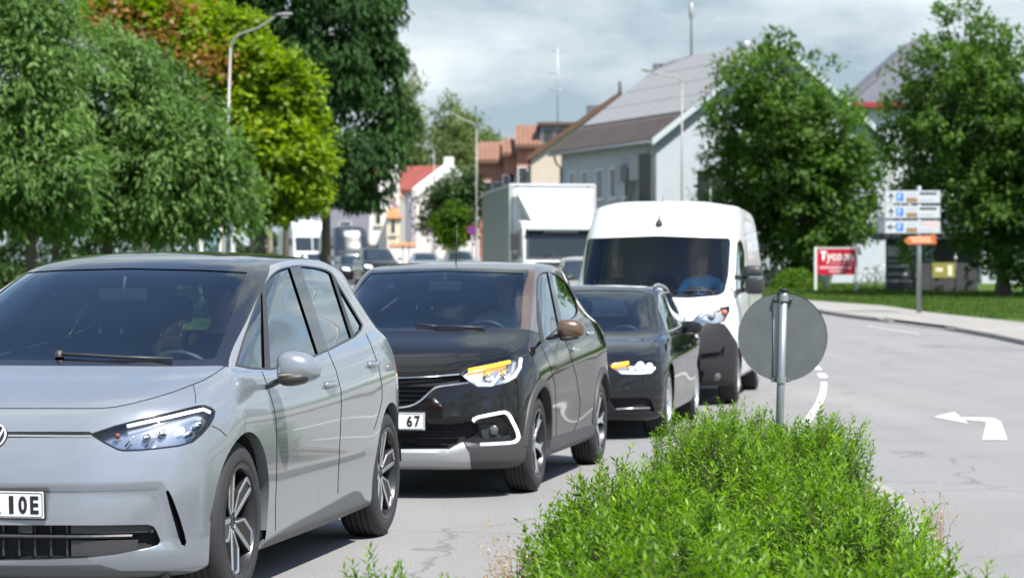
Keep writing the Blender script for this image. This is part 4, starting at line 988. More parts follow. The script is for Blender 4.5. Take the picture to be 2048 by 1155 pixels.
# ------------------------------------------------------------------ black crossover with bronze roof
def build_crossover():
    pose = Pose(1078.7, 294.6, 1200.8, 254.6, 2.606, .86)
    root = thing('car', 'black crossover with bronze mirrors and amber indicators lit, second in the queue', 'car', (pose.O[0], pose.O[1], 0), pose.rz, 'cars queuing in the lane')
    paint = mat('paint_black_brown', (.009, .0085, .0085), .4, 0, coat=1.0, spec=.0)
    roofp = mat('paint_bronze', (.21, .165, .125), .28, .65, coat=1.0)
    bronze = mat('mirror_bronze', (.17, .105, .07), .3, .6, coat=1.0)
    clad = mat('cladding_grey', (.055, .056, .058), .55)
    skid = mat('skid_silver', (.45, .46, .47), .4, .5)
    rows = [
     [(.70, 0, .20), (.68, .36, .20), (.60, .58, .20), (.49, .72, .20), (.38, .78, .205), (.05, .80, .21), (-.5, .80, .21), (-1.3, .80, .21), (-2.2, .80, .22), (-2.8, .78, .24), (-3.08, .68, .27), (-3.2, .4, .28), (-3.22, 0, .28)],
     [(.775, 0, .25), (.755, .36, .25), (.675, .58, .25), (.555, .745, .25), (.42, .825, .25), (.05, .86, .255), (-.5, .86, .255), (-1.3, .86, .255), (-2.2, .86, .26), (-2.85, .84, .28), (-3.12, .73, .31), (-3.24, .42, .32), (-3.26, 0, .32)],
     [(.80, 0, .37), (.78, .36, .37), (.70, .58, .37), (.57, .755, .37), (.42, .84, .37), (.05, .872, .37), (-.5, .865, .37), (-1.3, .866, .37), (-2.2, .872, .37), (-2.85, .86, .4), (-3.14, .75, .42), (-3.26, .43, .43), (-3.28, 0, .43)],
     [(.805, 0, .50), (.785, .36, .50), (.705, .58, .50), (.575, .76, .50), (.42, .845, .50), (.05, .88, .50), (-.5, .872, .50), (-1.3, .868, .50), (-2.2, .882, .53), (-2.85, .87, .54), (-3.15, .76, .55), (-3.27, .43, .56), (-3.29, 0, .56)],
     [(.79, 0, .63), (.77, .36, .63), (.69, .58, .635), (.56, .755, .64), (.40, .84, .65), (.05, .885, .65), (-.5, .882, .65), (-1.3, .878, .66), (-2.2, .886, .70), (-2.85, .87, .72), (-3.14, .76, .73), (-3.26, .43, .73), (-3.28, 0, .73)],
     [(.76, 0, .745), (.74, .36, .745), (.665, .57, .75), (.535, .735, .77), (.37, .825, .79), (.05, .878, .80), (-.5, .882, .80), (-1.3, .884, .82), (-2.2, .886, .87), (-2.85, .865, .89), (-3.12, .76, .9), (-3.25, .43, .9), (-3.27, 0, .9)],
     [(.70, 0, .835), (.685, .36, .838), (.615, .55, .86), (.48, .69, .90), (.30, .78, .94), (.02, .845, .945), (-.5, .865, .92), (-1.3, .868, .95), (-2.2, .868, 1.0), (-2.8, .845, 1.02), (-3.08, .74, 1.02), (-3.21, .43, 1.02), (-3.23, 0, 1.02)],
     [(.48, 0, .965), (.47, .36, .967), (.42, .54, .973), (.30, .66, .99), (.14, .74, 1.01), (-.08, .805, 1.025), (-.5, .845, .99), (-1.3, .85, 1.02), (-2.2, .845, 1.085), (-2.72, .82, 1.1), (-3.0, .72, 1.08), (-3.15, .43, 1.08), (-3.17, 0, 1.08)],
     [(.10, 0, 1.085), (.08, .36, 1.086), (.0, .55, 1.09), (-.08, .66, 1.093), (-.13, .71, 1.096), (-.20, .765, 1.09), (-.55, .825, 1.035), (-1.3, .825, 1.085), (-2.1, .80, 1.16), (-2.62, .755, 1.18), (-2.92, .66, 1.16), (-3.07, .42, 1.14), (-3.1, 0, 1.14)],
     [(-.45, 0, 1.325), (-.46, .32, 1.322), (-.50, .48, 1.317), (-.56, .58, 1.313), (-.61, .625, 1.312), (-.68, .68, 1.308), (-.95, .73, 1.295), (-1.4, .735, 1.30), (-2.05, .715, 1.32), (-2.47, .67, 1.34), (-2.75, .58, 1.34), (-2.9, .38, 1.33), (-2.93, 0, 1.33)],
     [(-.96, 0, 1.522), (-.98, .30, 1.518), (-1.0, .46, 1.513), (-1.03, .545, 1.512), (-1.06, .583, 1.515), (-1.12, .61, 1.522), (-1.35, .625, 1.54), (-1.7, .63, 1.547), (-2.05, .62, 1.532), (-2.33, .60, 1.505), (-2.6, .53, 1.48), (-2.75, .34, 1.475), (-2.78, 0, 1.475)],
    ]
    rr = roof_rows(rows[-1], [(-.9, 1.5), (-.96, 1.522), (-1.2, 1.562), (-1.6, 1.58), (-2.0, 1.575), (-2.4, 1.54), (-2.78, 1.475), (-2.9, 1.45)], .63, .03)
    sh = Shell(rows + rr, pose, 7, 6)
    sh.rows_tag('roof', 10, 13); sh.rows_tag('screen_frame', 8, 10, 0, 4); sh.rows_tag('a_pillar', 8, 10, 4, 5); sh.rows_tag('upper_side', 8, 10, 5, 9); sh.rows_tag('tailgate', 8, 10, 9, 12)
    sh.press([(600, 842), (948, 838), (1000, 834), (1028, 868), (1010, 884), (940, 888), (900, 902), (600, 905)], .03, 6)
    sh.region('windscreen', [(500, 541), (754, 541), (900, 541), (1047, 546), (1045, 600), (1041, 648), (1034, 654), (878, 656), (760, 652), (500, 640)], only=['screen_frame', 'a_pillar'])
    dlo = [(1081, 687), (1074, 640), (1073, 590), (1074, 556), (1080, 545), (1096, 542), (1116, 548), (1137, 568), (1152, 596), (1157, 620), (1153, 632), (1132, 645), (1098, 674)]
    dlo = rounded(dlo, 6, 2)
    sh.region('window_trim', dlo, only=['upper_side', 'body', 'a_pillar'])
    sh.region('window_glass', offset_poly(dlo, -2.0), only=['window_trim'])
    sh.region('pillar', [(1094, 538), (1101, 538), (1126, 650), (1118, 655)], only=['window_glass'])
    sh.region('window_trim', [(1070, 600), (1076, 600), (1090, 690), (1084, 690)], only=['window_glass'])
    sh.region('rear_pane', [(1101, 530), (1170, 560), (1170, 660), (1122, 660)], only=['window_glass'])
    sh.region('bonnet', [(500, 752), (760, 748), (860, 744), (917, 740), (935, 730), (958, 719), (1000, 710), (1028, 704), (1046, 697), (1058, 680), (1060, 640), (500, 600)], only=['body'])
    sh.seam([(500, 752), (760, 748), (860, 744), (917, 740), (935, 730), (958, 719), (1000, 710), (1028, 704), (1046, 697), (1058, 680)], 1.6, only=['body', 'bonnet'])
    sh.seam([(1083, 692), (1100, 730), (1110, 770), (1113, 830), (1112, 880)], 1.2, only=['body'])
    sh.seam([(1119, 655), (1138, 700), (1152, 750), (1160, 800), (1159, 832), (1143, 872)], 1.3, only=['body'])
    hl = [(921, 748), (938, 731), (956, 722), (990, 714), (1028, 707), (1041, 708), (1047, 716), (1046, 730), (1041, 747), (1026, 763), (1003, 769), (981, 774), (955, 774), (940, 765)]
    sh.region('lamp_trim', hl, only=['body', 'bonnet', 'gap']); sh.region('headlight', offset_poly(hl, -2), only=['lamp_trim'])
    sh.region('grille', [(500, 754), (760, 754), (917, 746), (937, 763), (905, 768), (873, 774), (856, 788), (840, 801), (817, 811), (760, 814), (500, 816)], only=['body'])
    sh.region('intake', [(500, 848), (900, 848), (952, 842), (958, 856), (952, 872), (922, 885), (900, 898), (500, 901)], only=['body'])
    sh.region('fog_pocket', rounded([(958, 846), (1003, 843), (1016, 852), (1018, 868), (1005, 874), (966, 876)], 4, 2), only=['body'])
    sh.region('bumper_clad', [(928, 884), (958, 888), (1000, 888), (1030, 886), (1042, 872), (1052, 868), (1080, 900), (1080, 990), (950, 1000), (938, 905)], only=['body'])
    sh.region('skid', [(500, 902), (880, 898), (926, 885), (938, 905), (952, 928), (952, 960), (500, 960)], only=['body'])
    wheel_holes(sh, (0, -2.606), .328, .385)
    sh.region('cladding', [(-3.4, .0), (1.0, 0), (1.0, .36), (-.2, .335), (-2.4, .33), (-3.4, .44)], 'side', only=['body', 'gap'], dom=lambda c: c.x < .35)
    sh.region('rear_glass', [(-.1, 1.18), (.52, 1.18), (.46, 1.42), (-.1, 1.42)], 'rear', only=['tailgate']); sh.emit('rear_glass', 'rear_window', glassmat('rear_clear', (.6, .68, .68)), root)
    sh.emit(['body', 'tailgate'], 'body', paint, root); sh.emit('bonnet', 'bonnet', paint, root); sh.emit('upper_side', 'roof_rail', roofp, root, 'side')
    sh.emit('a_pillar', 'windscreen_pillar', bronze, root, 'side'); sh.emit('roof', 'roof', roofp, root); sh.emit('screen_frame', 'windscreen_frame', M_gloss, root)
    sh.emit('windscreen', 'windscreen', M_wind, root, off=-.004); sh.emit('window_glass', 'front_window', M_side, root, 'side', off=-.006); sh.emit('rear_pane', 'rear_side_window', M_side, root, 'side', off=-.006)
    sh.emit('window_trim', 'window_seal', M_plastic, root, 'side', off=.002); sh.emit('pillar', 'door_pillar', M_gloss, root, 'side', off=.002)
    [tag(o, kind='stuff') for o in sh.emit('gap', 'shut_line', M_gap, root, off=-.004)]; sh.emit('cladding', 'sill_cladding', clad, root, 'side', off=.01, thick=.03)
    sh.emit('bumper_clad', 'bumper_corner', clad, root, 'side', off=.008, thick=.03); sh.emit('skid', 'skid_plate', skid, root, off=.008, thick=.03)
    sh.emit('grille', 'grille', M_under, root, recess=(-.04, 0, 0), wallm=M_gloss); sh.emit('intake', 'lower_intake', M_under, root, recess=(-.04, 0, 0), wallm=M_plastic)
    sh.emit('fog_pocket', 'fog_light_pocket', M_plastic, root, 'side', recess=.02, wallm=M_plastic); sh.emit('lamp_trim', 'headlight_trim', M_gloss, root, 'side', off=.001)
    lamp(sh, root, 'headlight', mat('lamp_housing_chrome', (.5, .52, .55), .22, .85), [
        ('indicator', 'tube', [(938, 740), (965, 735), (995, 729), (1020, 723)], .012, M_amber, .018),
        ('running_light', 'tube', [(1042, 717), (1040, 735), (1030, 752), (1010, 763)], .012, mat('lamp_white', (.75, .8, .85), .2, emit=(.9, .95, 1), estr=.6), .015),
        ('led_reflector', 'disc', [(975, 754)], .034, M_chrome, .03), ('led_reflector', 'disc', [(1008, 750)], .03, M_chrome, .03), ('lamp_fin', 'tube', [(954, 766), (985, 770), (998, 752)], .007, M_led, .02)])
    wht = mat('running_light_white', (.85, .88, .9), .2, emit=(.92, .97, 1), estr=.3)
    ribbon(sh, root, 'running_light', [(946, 841), (956, 834), (980, 829), (1006, 824), (1016, 828), (1024, 842), (1032, 858), (1036, 872), (1032, 881), (1018, 885), (990, 887), (960, 889)], 6.5, wht, .012, .02)
    for s in (1, -1):
        p, n = sh.cast(984, 859); b = MB(); b.lathe([(.001, .012), (.02, .01), (.028, 0), (.034, -.002), (.036, -.02)], 20, 'X', (p.x - .012, s * p.y, p.z)); b.build('fog_light', mat('fog_glass', (.12, .125, .13), .1, .3, coat=1), root)
    ribbon(sh, root, 'chrome_trim', [(760, 757), (819, 755), (870, 752), (919, 748)], 2.6, M_chrome, .006, .01)
    ribbon(sh, root, 'chrome_trim', [(760, 815), (817, 812), (840, 801), (857, 786), (874, 774), (905, 769), (937, 765)], 3.2, M_chrome, .008, .01)
    slats(root, sh, [.735, .705, .675, .645, .615], [.46, .40, .34, .30, .27], -.018, M_gloss, .014)
    slats(root, sh, [.50, .445, .40, .36], [.50, .50, .46, .40], -.022, M_gloss, .010)
    mirrors(root, bronze, -.33, .93, 1.095, .19, .072, .085, foot_z=1.03)
    handles(sh, root, [(1149, 698), (1178, 665)], M_chrome)
    number_plate(root, sh.front_pt(0, .515)[0].x + .014, 0, .512, .52, [('6', .16, .038), ('7', .212, .038)])
    for pts in ([(780, 652), (830, 651), (880, 656)], [(870, 656), (920, 656), (970, 658)]):
        q = [sh.cast(u, v) for u, v in pts]; q = [p + n * .012 for p, n in q if p]
        if len(q) > 1: b = MB(); b.tube(q, .008, 6); b.build('wiper', M_plastic, root)
    dz = dict(n=5, dish=.03, rot=.9, spoke=[[(.12, -.12), (.45, -.10), (.75, -.16), (.97, -.30), (.985, -.15), (.8, 0), (.985, .15), (.97, .30), (.75, .16), (.45, .10), (.12, .12)]],
              face=[[(.13, -.09), (.45, -.075), (.74, -.14), (.955, -.275), (.97, -.20), (.72, -.03), (.72, .03), (.97, .20), (.955, .275), (.74, .14), (.45, .075), (.13, .09)]])
    w = make_wheel(.328, .205, .235, dz, M_rubber, M_darkalu, M_darkalu, face_m=M_alu, seg=64)
    place_wheels(w, root, (0, -2.606), .86, .328, (0, .5, .35, .2))
    for x in (0, -2.606):
        arch_liner(root, x, .328, .395, .48, .84, M_under); arch_lip(sh, root, x, .328, .385, clad, a0=.02, a1=math.pi - .02, width=.055, out=.014, depth=.05, name='arch_cladding')
    cabin_basics(root, (-.1, -.6), 1.05, .70, -1.25, -2.15, .35, .58, (.3, -2.9), (-.72, .35, .97))
    b = MB(); b.box(-3.0, .5, -.70, .70, .19, .23); b.build('underbody', M_under, root)
    lining(sh, root, ['body', 'roof', 'upper_side', 'tailgate', 'bonnet', 'gap', 'pillar', 'window_trim', 'screen_frame', 'a_pillar'])
    b = MB(); b.box(-.90, -.88, -.12, .12, 1.36, 1.425); b.tube([(-.89, 0, 1.42), (-.90, 0, 1.49)], .012, 6); b.build('rear_view_mirror', M_plastic, root, bevel=.006)
    b = MB(); p = sh.top_pt(-1.25, 0)[0]; b.tube([p, p + Vector((-.05, 0, .30))], [.005, .002], 6); b.build('antenna', M_plastic, root)
    return pose, sh
# ------------------------------------------------------------------ dark estate car
EST_FULL = [
     [(.72, 0, .17), (.70, .36, .17), (.62, .6, .17), (.50, .74, .17), (.38, .80, .175), (.05, .82, .18), (-.5, .82, .18), (-1.4, .82, .18), (-2.4, .82, .19), (-3.1, .80, .21), (-3.6, .72, .25), (-3.78, .4, .27), (-3.80, 0, .27)],
     [(.80, 0, .21), (.78, .36, .21), (.70, .6, .21), (.57, .765, .21), (.42, .85, .215), (.05, .875, .23), (-.5, .875, .23), (-1.4, .875, .23), (-2.4, .875, .23), (-3.1, .86, .25), (-3.64, .76, .3), (-3.81, .42, .31), (-3.83, 0, .31)],
     [(.845, 0, .33), (.825, .36, .33), (.74, .6, .33), (.59, .785, .33), (.43, .875, .33), (.05, .90, .33), (-.5, .893, .33), (-1.4, .893, .33), (-2.4, .897, .33), (-3.1, .885, .38), (-3.66, .78, .4), (-3.82, .43, .41), (-3.84, 0, .41)],
     [(.86, 0, .46), (.84, .36, .46), (.745, .6, .46), (.595, .79, .46), (.43, .88, .46), (.05, .908, .46), (-.5, .902, .46), (-1.4, .90, .46), (-2.4, .908, .48), (-3.1, .895, .5), (-3.66, .79, .52), (-3.82, .43, .53), (-3.84, 0, .53)],
     [(.845, 0, .56), (.825, .36, .56), (.735, .6, .56), (.585, .785, .565), (.42, .875, .57), (.05, .912, .58), (-.5, .91, .58), (-1.4, .91, .6), (-2.4, .912, .62), (-3.1, .90, .63), (-3.66, .79, .65), (-3.82, .43, .66), (-3.84, 0, .66)],
     [(.82, 0, .65), (.80, .36, .652), (.71, .59, .66), (.56, .77, .67), (.40, .862, .685), (.05, .908, .70), (-.5, .912, .70), (-1.4, .912, .72), (-2.4, .91, .75), (-3.1, .90, .77), (-3.64, .79, .78), (-3.79, .43, .79), (-3.81, 0, .79)],
     [(.77, 0, .725), (.75, .36, .727), (.66, .58, .735), (.50, .735, .755), (.33, .82, .78), (.02, .875, .81), (-.5, .89, .81), (-1.4, .89, .83), (-2.4, .885, .87), (-3.1, .87, .89), (-3.6, .78, .9), (-3.75, .43, .9), (-3.77, 0, .9)],
     [(.45, 0, .84), (.44, .36, .843), (.37, .56, .848), (.22, .69, .86), (.05, .77, .88), (-.2, .825, .90), (-.6, .86, .895), (-1.4, .862, .915), (-2.4, .85, .955), (-3.1, .83, .98), (-3.52, .73, .98), (-3.68, .43, .98), (-3.7, 0, .98)],
     [(-.12, 0, .955), (-.14, .36, .955), (-.2, .56, .953), (-.27, .66, .952), (-.31, .71, .95), (-.37, .76, .948), (-.7, .825, .935), (-1.4, .828, .955), (-2.4, .81, .995), (-3.05, .765, 1.04), (-3.42, .66, 1.03), (-3.58, .42, 1.03), (-3.6, 0, 1.03)],
     [(-.66, 0, 1.185), (-.67, .32, 1.182), (-.71, .48, 1.176), (-.77, .575, 1.17), (-.81, .62, 1.165), (-.86, .66, 1.16), (-1.1, .72, 1.16), (-1.6, .73, 1.17), (-2.4, .705, 1.19), (-2.9, .66, 1.21), (-3.2, .56, 1.21), (-3.36, .38, 1.2), (-3.39, 0, 1.2)],
     [(-1.18, 0, 1.372), (-1.20, .30, 1.368), (-1.23, .45, 1.36), (-1.26, .53, 1.355), (-1.29, .563, 1.352), (-1.34, .585, 1.354), (-1.5, .60, 1.372), (-1.9, .605, 1.392), (-2.4, .595, 1.382), (-2.75, .575, 1.36), (-2.95, .5, 1.345), (-3.1, .33, 1.34), (-3.13, 0, 1.34)],
    ]
def build_estate():
    pose = Pose(1339, 213, 1392, 190, 2.808, .885)
    root = thing('car', 'black estate car with bright headlights between the crossover and the white van', 'car', (pose.O[0], pose.O[1], 0), pose.rz, 'cars queuing in the lane')
    paint = mat('paint_black', (.009, .0095, .011), .4, 0, coat=1.0, spec=.0)
    rows = EST_FULL
    rr = roof_rows(rows[-1], [(-1.1, 1.35), (-1.18, 1.372), (-1.4, 1.405), (-1.8, 1.424), (-2.2, 1.42), (-2.7, 1.39), (-3.13, 1.34), (-3.2, 1.32)], .605, .028)
    sh = Shell(rows + rr, pose, 6, 5)
    sh.rows_tag('roof', 10, 13); sh.rows_tag('screen_frame', 8, 10, 0, 5); sh.rows_tag('upper_side', 8, 10, 5, 9); sh.rows_tag('tailgate', 8, 10, 9, 12)
    sh.region('windscreen', [(-.1, .965), (.56, .968), (.665, .97), (.668, .99), (.60, 1.17), (.535, 1.33), (.50, 1.35), (.3, 1.358), (-.1, 1.362)], 'front', only=['screen_frame'])
    dlo = rounded([(-.62, .955), (-.98, 1.18), (-1.3, 1.315), (-1.55, 1.345), (-2.3, 1.35), (-2.75, 1.32), (-3.0, 1.22), (-3.08, 1.08), (-2.4, 1.015), (-1.4, .975)], .05, 2)
    sh.region('window_trim', dlo, 'side', only=['upper_side', 'body']); sh.region('window_glass', offset_poly(dlo, -.014), 'side', only=['window_trim'])
    for x in (-1.48, -2.35): sh.region('pillar', [(x - .04, .9), (x + .04, .9), (x - .02, 1.4), (x - .1, 1.4)], 'side', only=['window_glass'])
    sh.region('bonnet', [(.78, -.1), (.77, .36), (.68, .57), (.47, .70), (.3, .755), (-.4, .79), (-.4, -.1)], 'top', only=['body'])
    sh.seam([(.72, 0), (.71, .36), (.63, .56), (.45, .69), (.3, .745), (-.36, .775)], .009, 'top', only=['body', 'bonnet'])
    for ln in ([(-.45, .93), (-.44, .8), (-.47, .5), (-.5, .3)], [(-1.55, .96), (-1.56, .8), (-1.55, .5), (-1.5, .3)], [(-2.5, 1.0), (-2.5, .8), (-2.4, .65)]): sh.seam(ln, .008, 'side', only=['body'])
    hl = [(1215, 731), (1235, 725), (1262, 721), (1298, 718.5), (1312, 721), (1316, 730), (1314, 740), (1308, 747), (1275, 749), (1243, 748), (1228, 739)]
    sh.region('lamp_trim', hl, only=['body', 'gap', 'bonnet']); sh.region('headlight', offset_poly(hl, -1.4), only=['lamp_trim'])
    sh.region('intake', rounded([(1217, 796), (1290, 794), (1302, 799), (1310, 822), (1230, 821)], 3, 2), only=['body'])
    sh.region('grille', [(-.1, .36), (.30, .36), (.36, .45), (.385, .60), (.36, .68), (-.1, .685)], 'front', only=['body'], dom=lambda c: c.x > .5)
    wheel_holes(sh, (0, -2.808), .318, .37)
    sh.region('tail_lamp', [(-3.35, .78), (-4, .78), (-4, .93), (-3.4, .95)], 'side', only=['body', 'gap']); sh.region('rear_glass', [(-.1, 1.06), (.58, 1.06), (.48, 1.30), (-.1, 1.30)], 'rear', only=['tailgate'])
    sh.emit(['body', 'tailgate'], 'body', paint, root); sh.emit('bonnet', 'bonnet', paint, root); sh.emit('upper_side', 'roof_rail', paint, root, 'side'); sh.emit('roof', 'roof', paint, root); sh.emit('screen_frame', 'windscreen_frame', paint, root)
    sh.emit('windscreen', 'windscreen', M_wind, root, off=-.004); sh.emit('window_glass', 'side_window', M_side, root, 'side', off=-.006); sh.emit('window_trim', 'window_seal', M_alu, root, 'side', off=.003); sh.emit('pillar', 'door_pillar', M_gloss, root, 'side', off=.002)
    [tag(o, kind='stuff') for o in sh.emit('gap', 'shut_line', M_gap, root, off=-.004)]; sh.emit('lamp_trim', 'headlight_trim', M_gloss, root, 'side', off=.001); sh.emit('tail_lamp', 'tail_light', M_red, root, 'side'); sh.emit('rear_glass', 'rear_window', glassmat('rear_clear', (.6, .68, .68)), root)
    sh.emit('grille', 'grille', M_under, root, recess=(-.03, 0, 0), wallm=M_chrome); sh.emit('intake', 'side_intake', M_under, root, 'side', recess=(-.05, 0, 0), wallm=M_plastic)
    slats(root, sh, [.62, .57, .52, .47, .42], .33, -.012, M_chrome, .010)
    lamp(sh, root, 'headlight', mat('lamp_housing_chrome', (.5, .52, .55), .22, .85), [
        ('indicator', 'tube', [(1224, 731), (1240, 727.5), (1257, 725)], .017, M_amber, .015),
        ('running_light', 'tube', [(1240, 744), (1270, 746), (1300, 745), (1310, 735)], .012, M_led, .015),
        ('projector', 'disc', [(1281, 731)], .032, M_led, .02), ('led_reflector', 'disc', [(1300, 732)], .026, M_led, .025), ('led_reflector', 'disc', [(1262, 737)], .03, M_chrome, .03)])
    b = MB(); V = [sh.cast(u, v)[0] + Vector((.004, 0, 0)) for u, v in ((1232, 817), (1300, 815))]; b.tube(V, .008, 6); b.build('intake_trim', M_alu, root)
    mirrors(root, paint, -.62, .945, 1.005, .20, .068, .08, foot_z=.95)
    b = MB()
    for s in (1, -1):
        b = MB(); b.tube([(x, s * .575, sh.top_pt(x, .575)[0].z + .02) for x in np.linspace(-1.5, -2.9, 10)], .014, 8); b.build('roof_bar', M_alu, root)
    number_plate(root, sh.front_pt(0, .36)[0].x + .012, 0, .40, .52, [])
    handles(sh, root, [(1374, 690), (1392, 677)], paint)
    dz = dict(n=5, dish=.03, rot=.3, dark_barrel=False, spoke=[[(.12, -.13), (.5, -.16), (.97, -.26), (.99, -.10), (.55, -.02), (.55, .02), (.99, .10), (.97, .26), (.5, .16), (.12, .13)]])
    w = make_wheel(.318, .225, .235, dz, M_rubber, mat('silver_alloy', (.62, .63, .65), .3, .8), M_darkalu, seg=56)
    place_wheels(w, root, (0, -2.808), .885, .318, (0, .5, .35, .2))
    for x in (0, -2.808): arch_liner(root, x, .318, .38, .5, .86, M_under); arch_lip(sh, root, x, .318, .37, paint)
    cabin_basics(root, (-.35, -.85), .93, .70, -1.55, -2.45, .36, .42, (.2, -3.4), (-1.0, .36, .84))
    b = MB(); b.box(-3.5, .55, -.72, .72, .16, .2); b.build('underbody', M_under, root)
    lining(sh, root, ['body', 'roof', 'upper_side', 'tailgate', 'bonnet', 'gap', 'pillar', 'window_trim', 'screen_frame'])
    return pose, sh
# ------------------------------------------------------------------ white high-roof van
def van_rows(hr=2.46, L=-4.95):
    k = hr - 2.46
    return [
     [(.70, 0, .24), (.68, .4, .24), (.60, .68, .24), (.48, .86, .24), (.36, .93, .25), (.05, .95, .26), (-.6, .95, .28), (-2.0, .95, .28), (-3.4, .95, .28), (-4.3, .95, .3), (L + .06, .90, .32), (L + .02, .5, .32), (L + .02, 0, .32)],
     [(.80, 0, .30), (.78, .4, .30), (.69, .68, .30), (.55, .88, .30), (.40, .97, .31), (.05, 1.0, .33), (-.6, 1.0, .35), (-2.0, 1.0, .35), (-3.4, 1.0, .35), (-4.3, 1.0, .36), (L + .03, .95, .38), (L, .5, .38), (L, 0, .38)],
     [(.845, 0, .50), (.825, .4, .50), (.735, .69, .50), (.585, .90, .50), (.43, .995, .50), (.05, 1.02, .52), (-.6, 1.02, .55), (-2.0, 1.022, .55), (-3.4, 1.022, .55), (-4.3, 1.02, .55), (L + .02, .97, .55), (L - .02, .5, .55), (L - .02, 0, .55)],
     [(.845, 0, .70), (.825, .4, .70), (.735, .69, .70), (.585, .90, .70), (.43, 1.0, .70), (.05, 1.028, .74), (-.6, 1.028, .78), (-2.0, 1.03, .8), (-3.4, 1.03, .8), (-4.3, 1.028, .8), (L + .02, .98, .8), (L - .02, .5, .8), (L - .02, 0, .8)],
     [(.82, 0, .86), (.80, .4, .86), (.715, .68, .87), (.57, .88, .88), (.42, .985, .9), (.05, 1.028, .95), (-.6, 1.028, 1.0), (-2.0, 1.03, 1.0), (-3.4, 1.03, 1.0), (-4.3, 1.028, 1.0), (L + .02, .98, 1.0), (L - .02, .5, 1.0), (L - .02, 0, 1.0)],
     [(.78, 0, .98), (.765, .4, .98), (.69, .66, .99), (.55, .86, 1.0), (.39, .965, 1.03), (.05, 1.02, 1.1), (-.6, 1.025, 1.15), (-2.0, 1.03, 1.2), (-3.4, 1.03, 1.2), (-4.3, 1.028, 1.2), (L + .02, .98, 1.2), (L - .02, .5, 1.2), (L - .02, 0, 1.2)],
     [(.74, 0, 1.09), (.725, .4, 1.09), (.655, .64, 1.105), (.51, .83, 1.13), (.35, .935, 1.17), (.02, 1.0, 1.24), (-.6, 1.018, 1.27), (-2.0, 1.028, 1.4), (-3.4, 1.028, 1.4), (-4.3, 1.026, 1.4), (L + .03, .97, 1.4), (L, .5, 1.4), (L, 0, 1.4)],
     [(.66, 0, 1.20), (.645, .4, 1.20), (.575, .62, 1.215), (.44, .80, 1.24), (.28, .90, 1.29), (-.04, .975, 1.36), (-.6, 1.005, 1.42), (-2.0, 1.022, 1.6), (-3.4, 1.022, 1.6), (-4.3, 1.02, 1.6), (L + .04, .96, 1.6), (L + .01, .5, 1.6), (L + .01, 0, 1.6)],
     [(.52, 0, 1.31), (.505, .4, 1.31), (.44, .62, 1.32), (.32, .79, 1.34), (.17, .885, 1.38), (-.10, .955, 1.46), (-.6, .99, 1.55), (-2.0, 1.012, 1.75), (-3.4, 1.012, 1.75), (-4.3, 1.01, 1.75), (L + .05, .95, 1.75), (L + .02, .5, 1.75), (L + .02, 0, 1.75)],
     [(.25, 0, 1.66), (.235, .4, 1.66), (.17, .61, 1.66), (.06, .77, 1.66), (-.06, .86, 1.67), (-.26, .92, 1.70), (-.65, .965, 1.76), (-2.0, .99, 1.95), (-3.4, .99, 1.95), (-4.3, .988, 1.95), (L + .06, .93, 1.95), (L + .03, .5, 1.95), (L + .03, 0, 1.95)],
     [(-.02, 0, 2.01), (-.035, .4, 2.01), (-.09, .6, 2.005), (-.19, .75, 2.0), (-.30, .83, 2.0), (-.46, .885, 2.02), (-.8, .925, 2.05), (-2.0, .962, 2.15), (-3.4, .962, 2.15), (-4.3, .96, 2.15), (L + .08, .905, 2.15), (L + .05, .5, 2.15), (L + .05, 0, 2.15)],
     [(-.17, 0, 2.23 + k * .5), (-.185, .4, 2.23 + k * .5), (-.23, .58, 2.22 + k * .5), (-.33, .72, 2.21 + k * .5), (-.45, .795, 2.21 + k * .5), (-.62, .85, 2.22 + k * .5), (-.95, .89, 2.24 + k * .5), (-2.0, .93, 2.31 + k * .6), (-3.4, .93, 2.31 + k * .6), (-4.3, .928, 2.31 + k * .6), (L + .1, .87, 2.31 + k * .6), (L + .07, .5, 2.31 + k * .6), (L + .07, 0, 2.31 + k * .6)],
     [(-.42, 0, 2.415 + k), (-.43, .4, 2.412 + k), (-.47, .56, 2.40 + k), (-.56, .69, 2.385 + k), (-.68, .755, 2.38 + k), (-.85, .80, 2.385 + k), (-1.15, .835, 2.40 + k), (-2.0, .87, 2.43 + k), (-3.4, .87, 2.43 + k), (-4.3, .865, 2.43 + k), (L + .16, .80, 2.42 + k), (L + .12, .5, 2.42 + k), (L + .12, 0, 2.42 + k)],
    ]
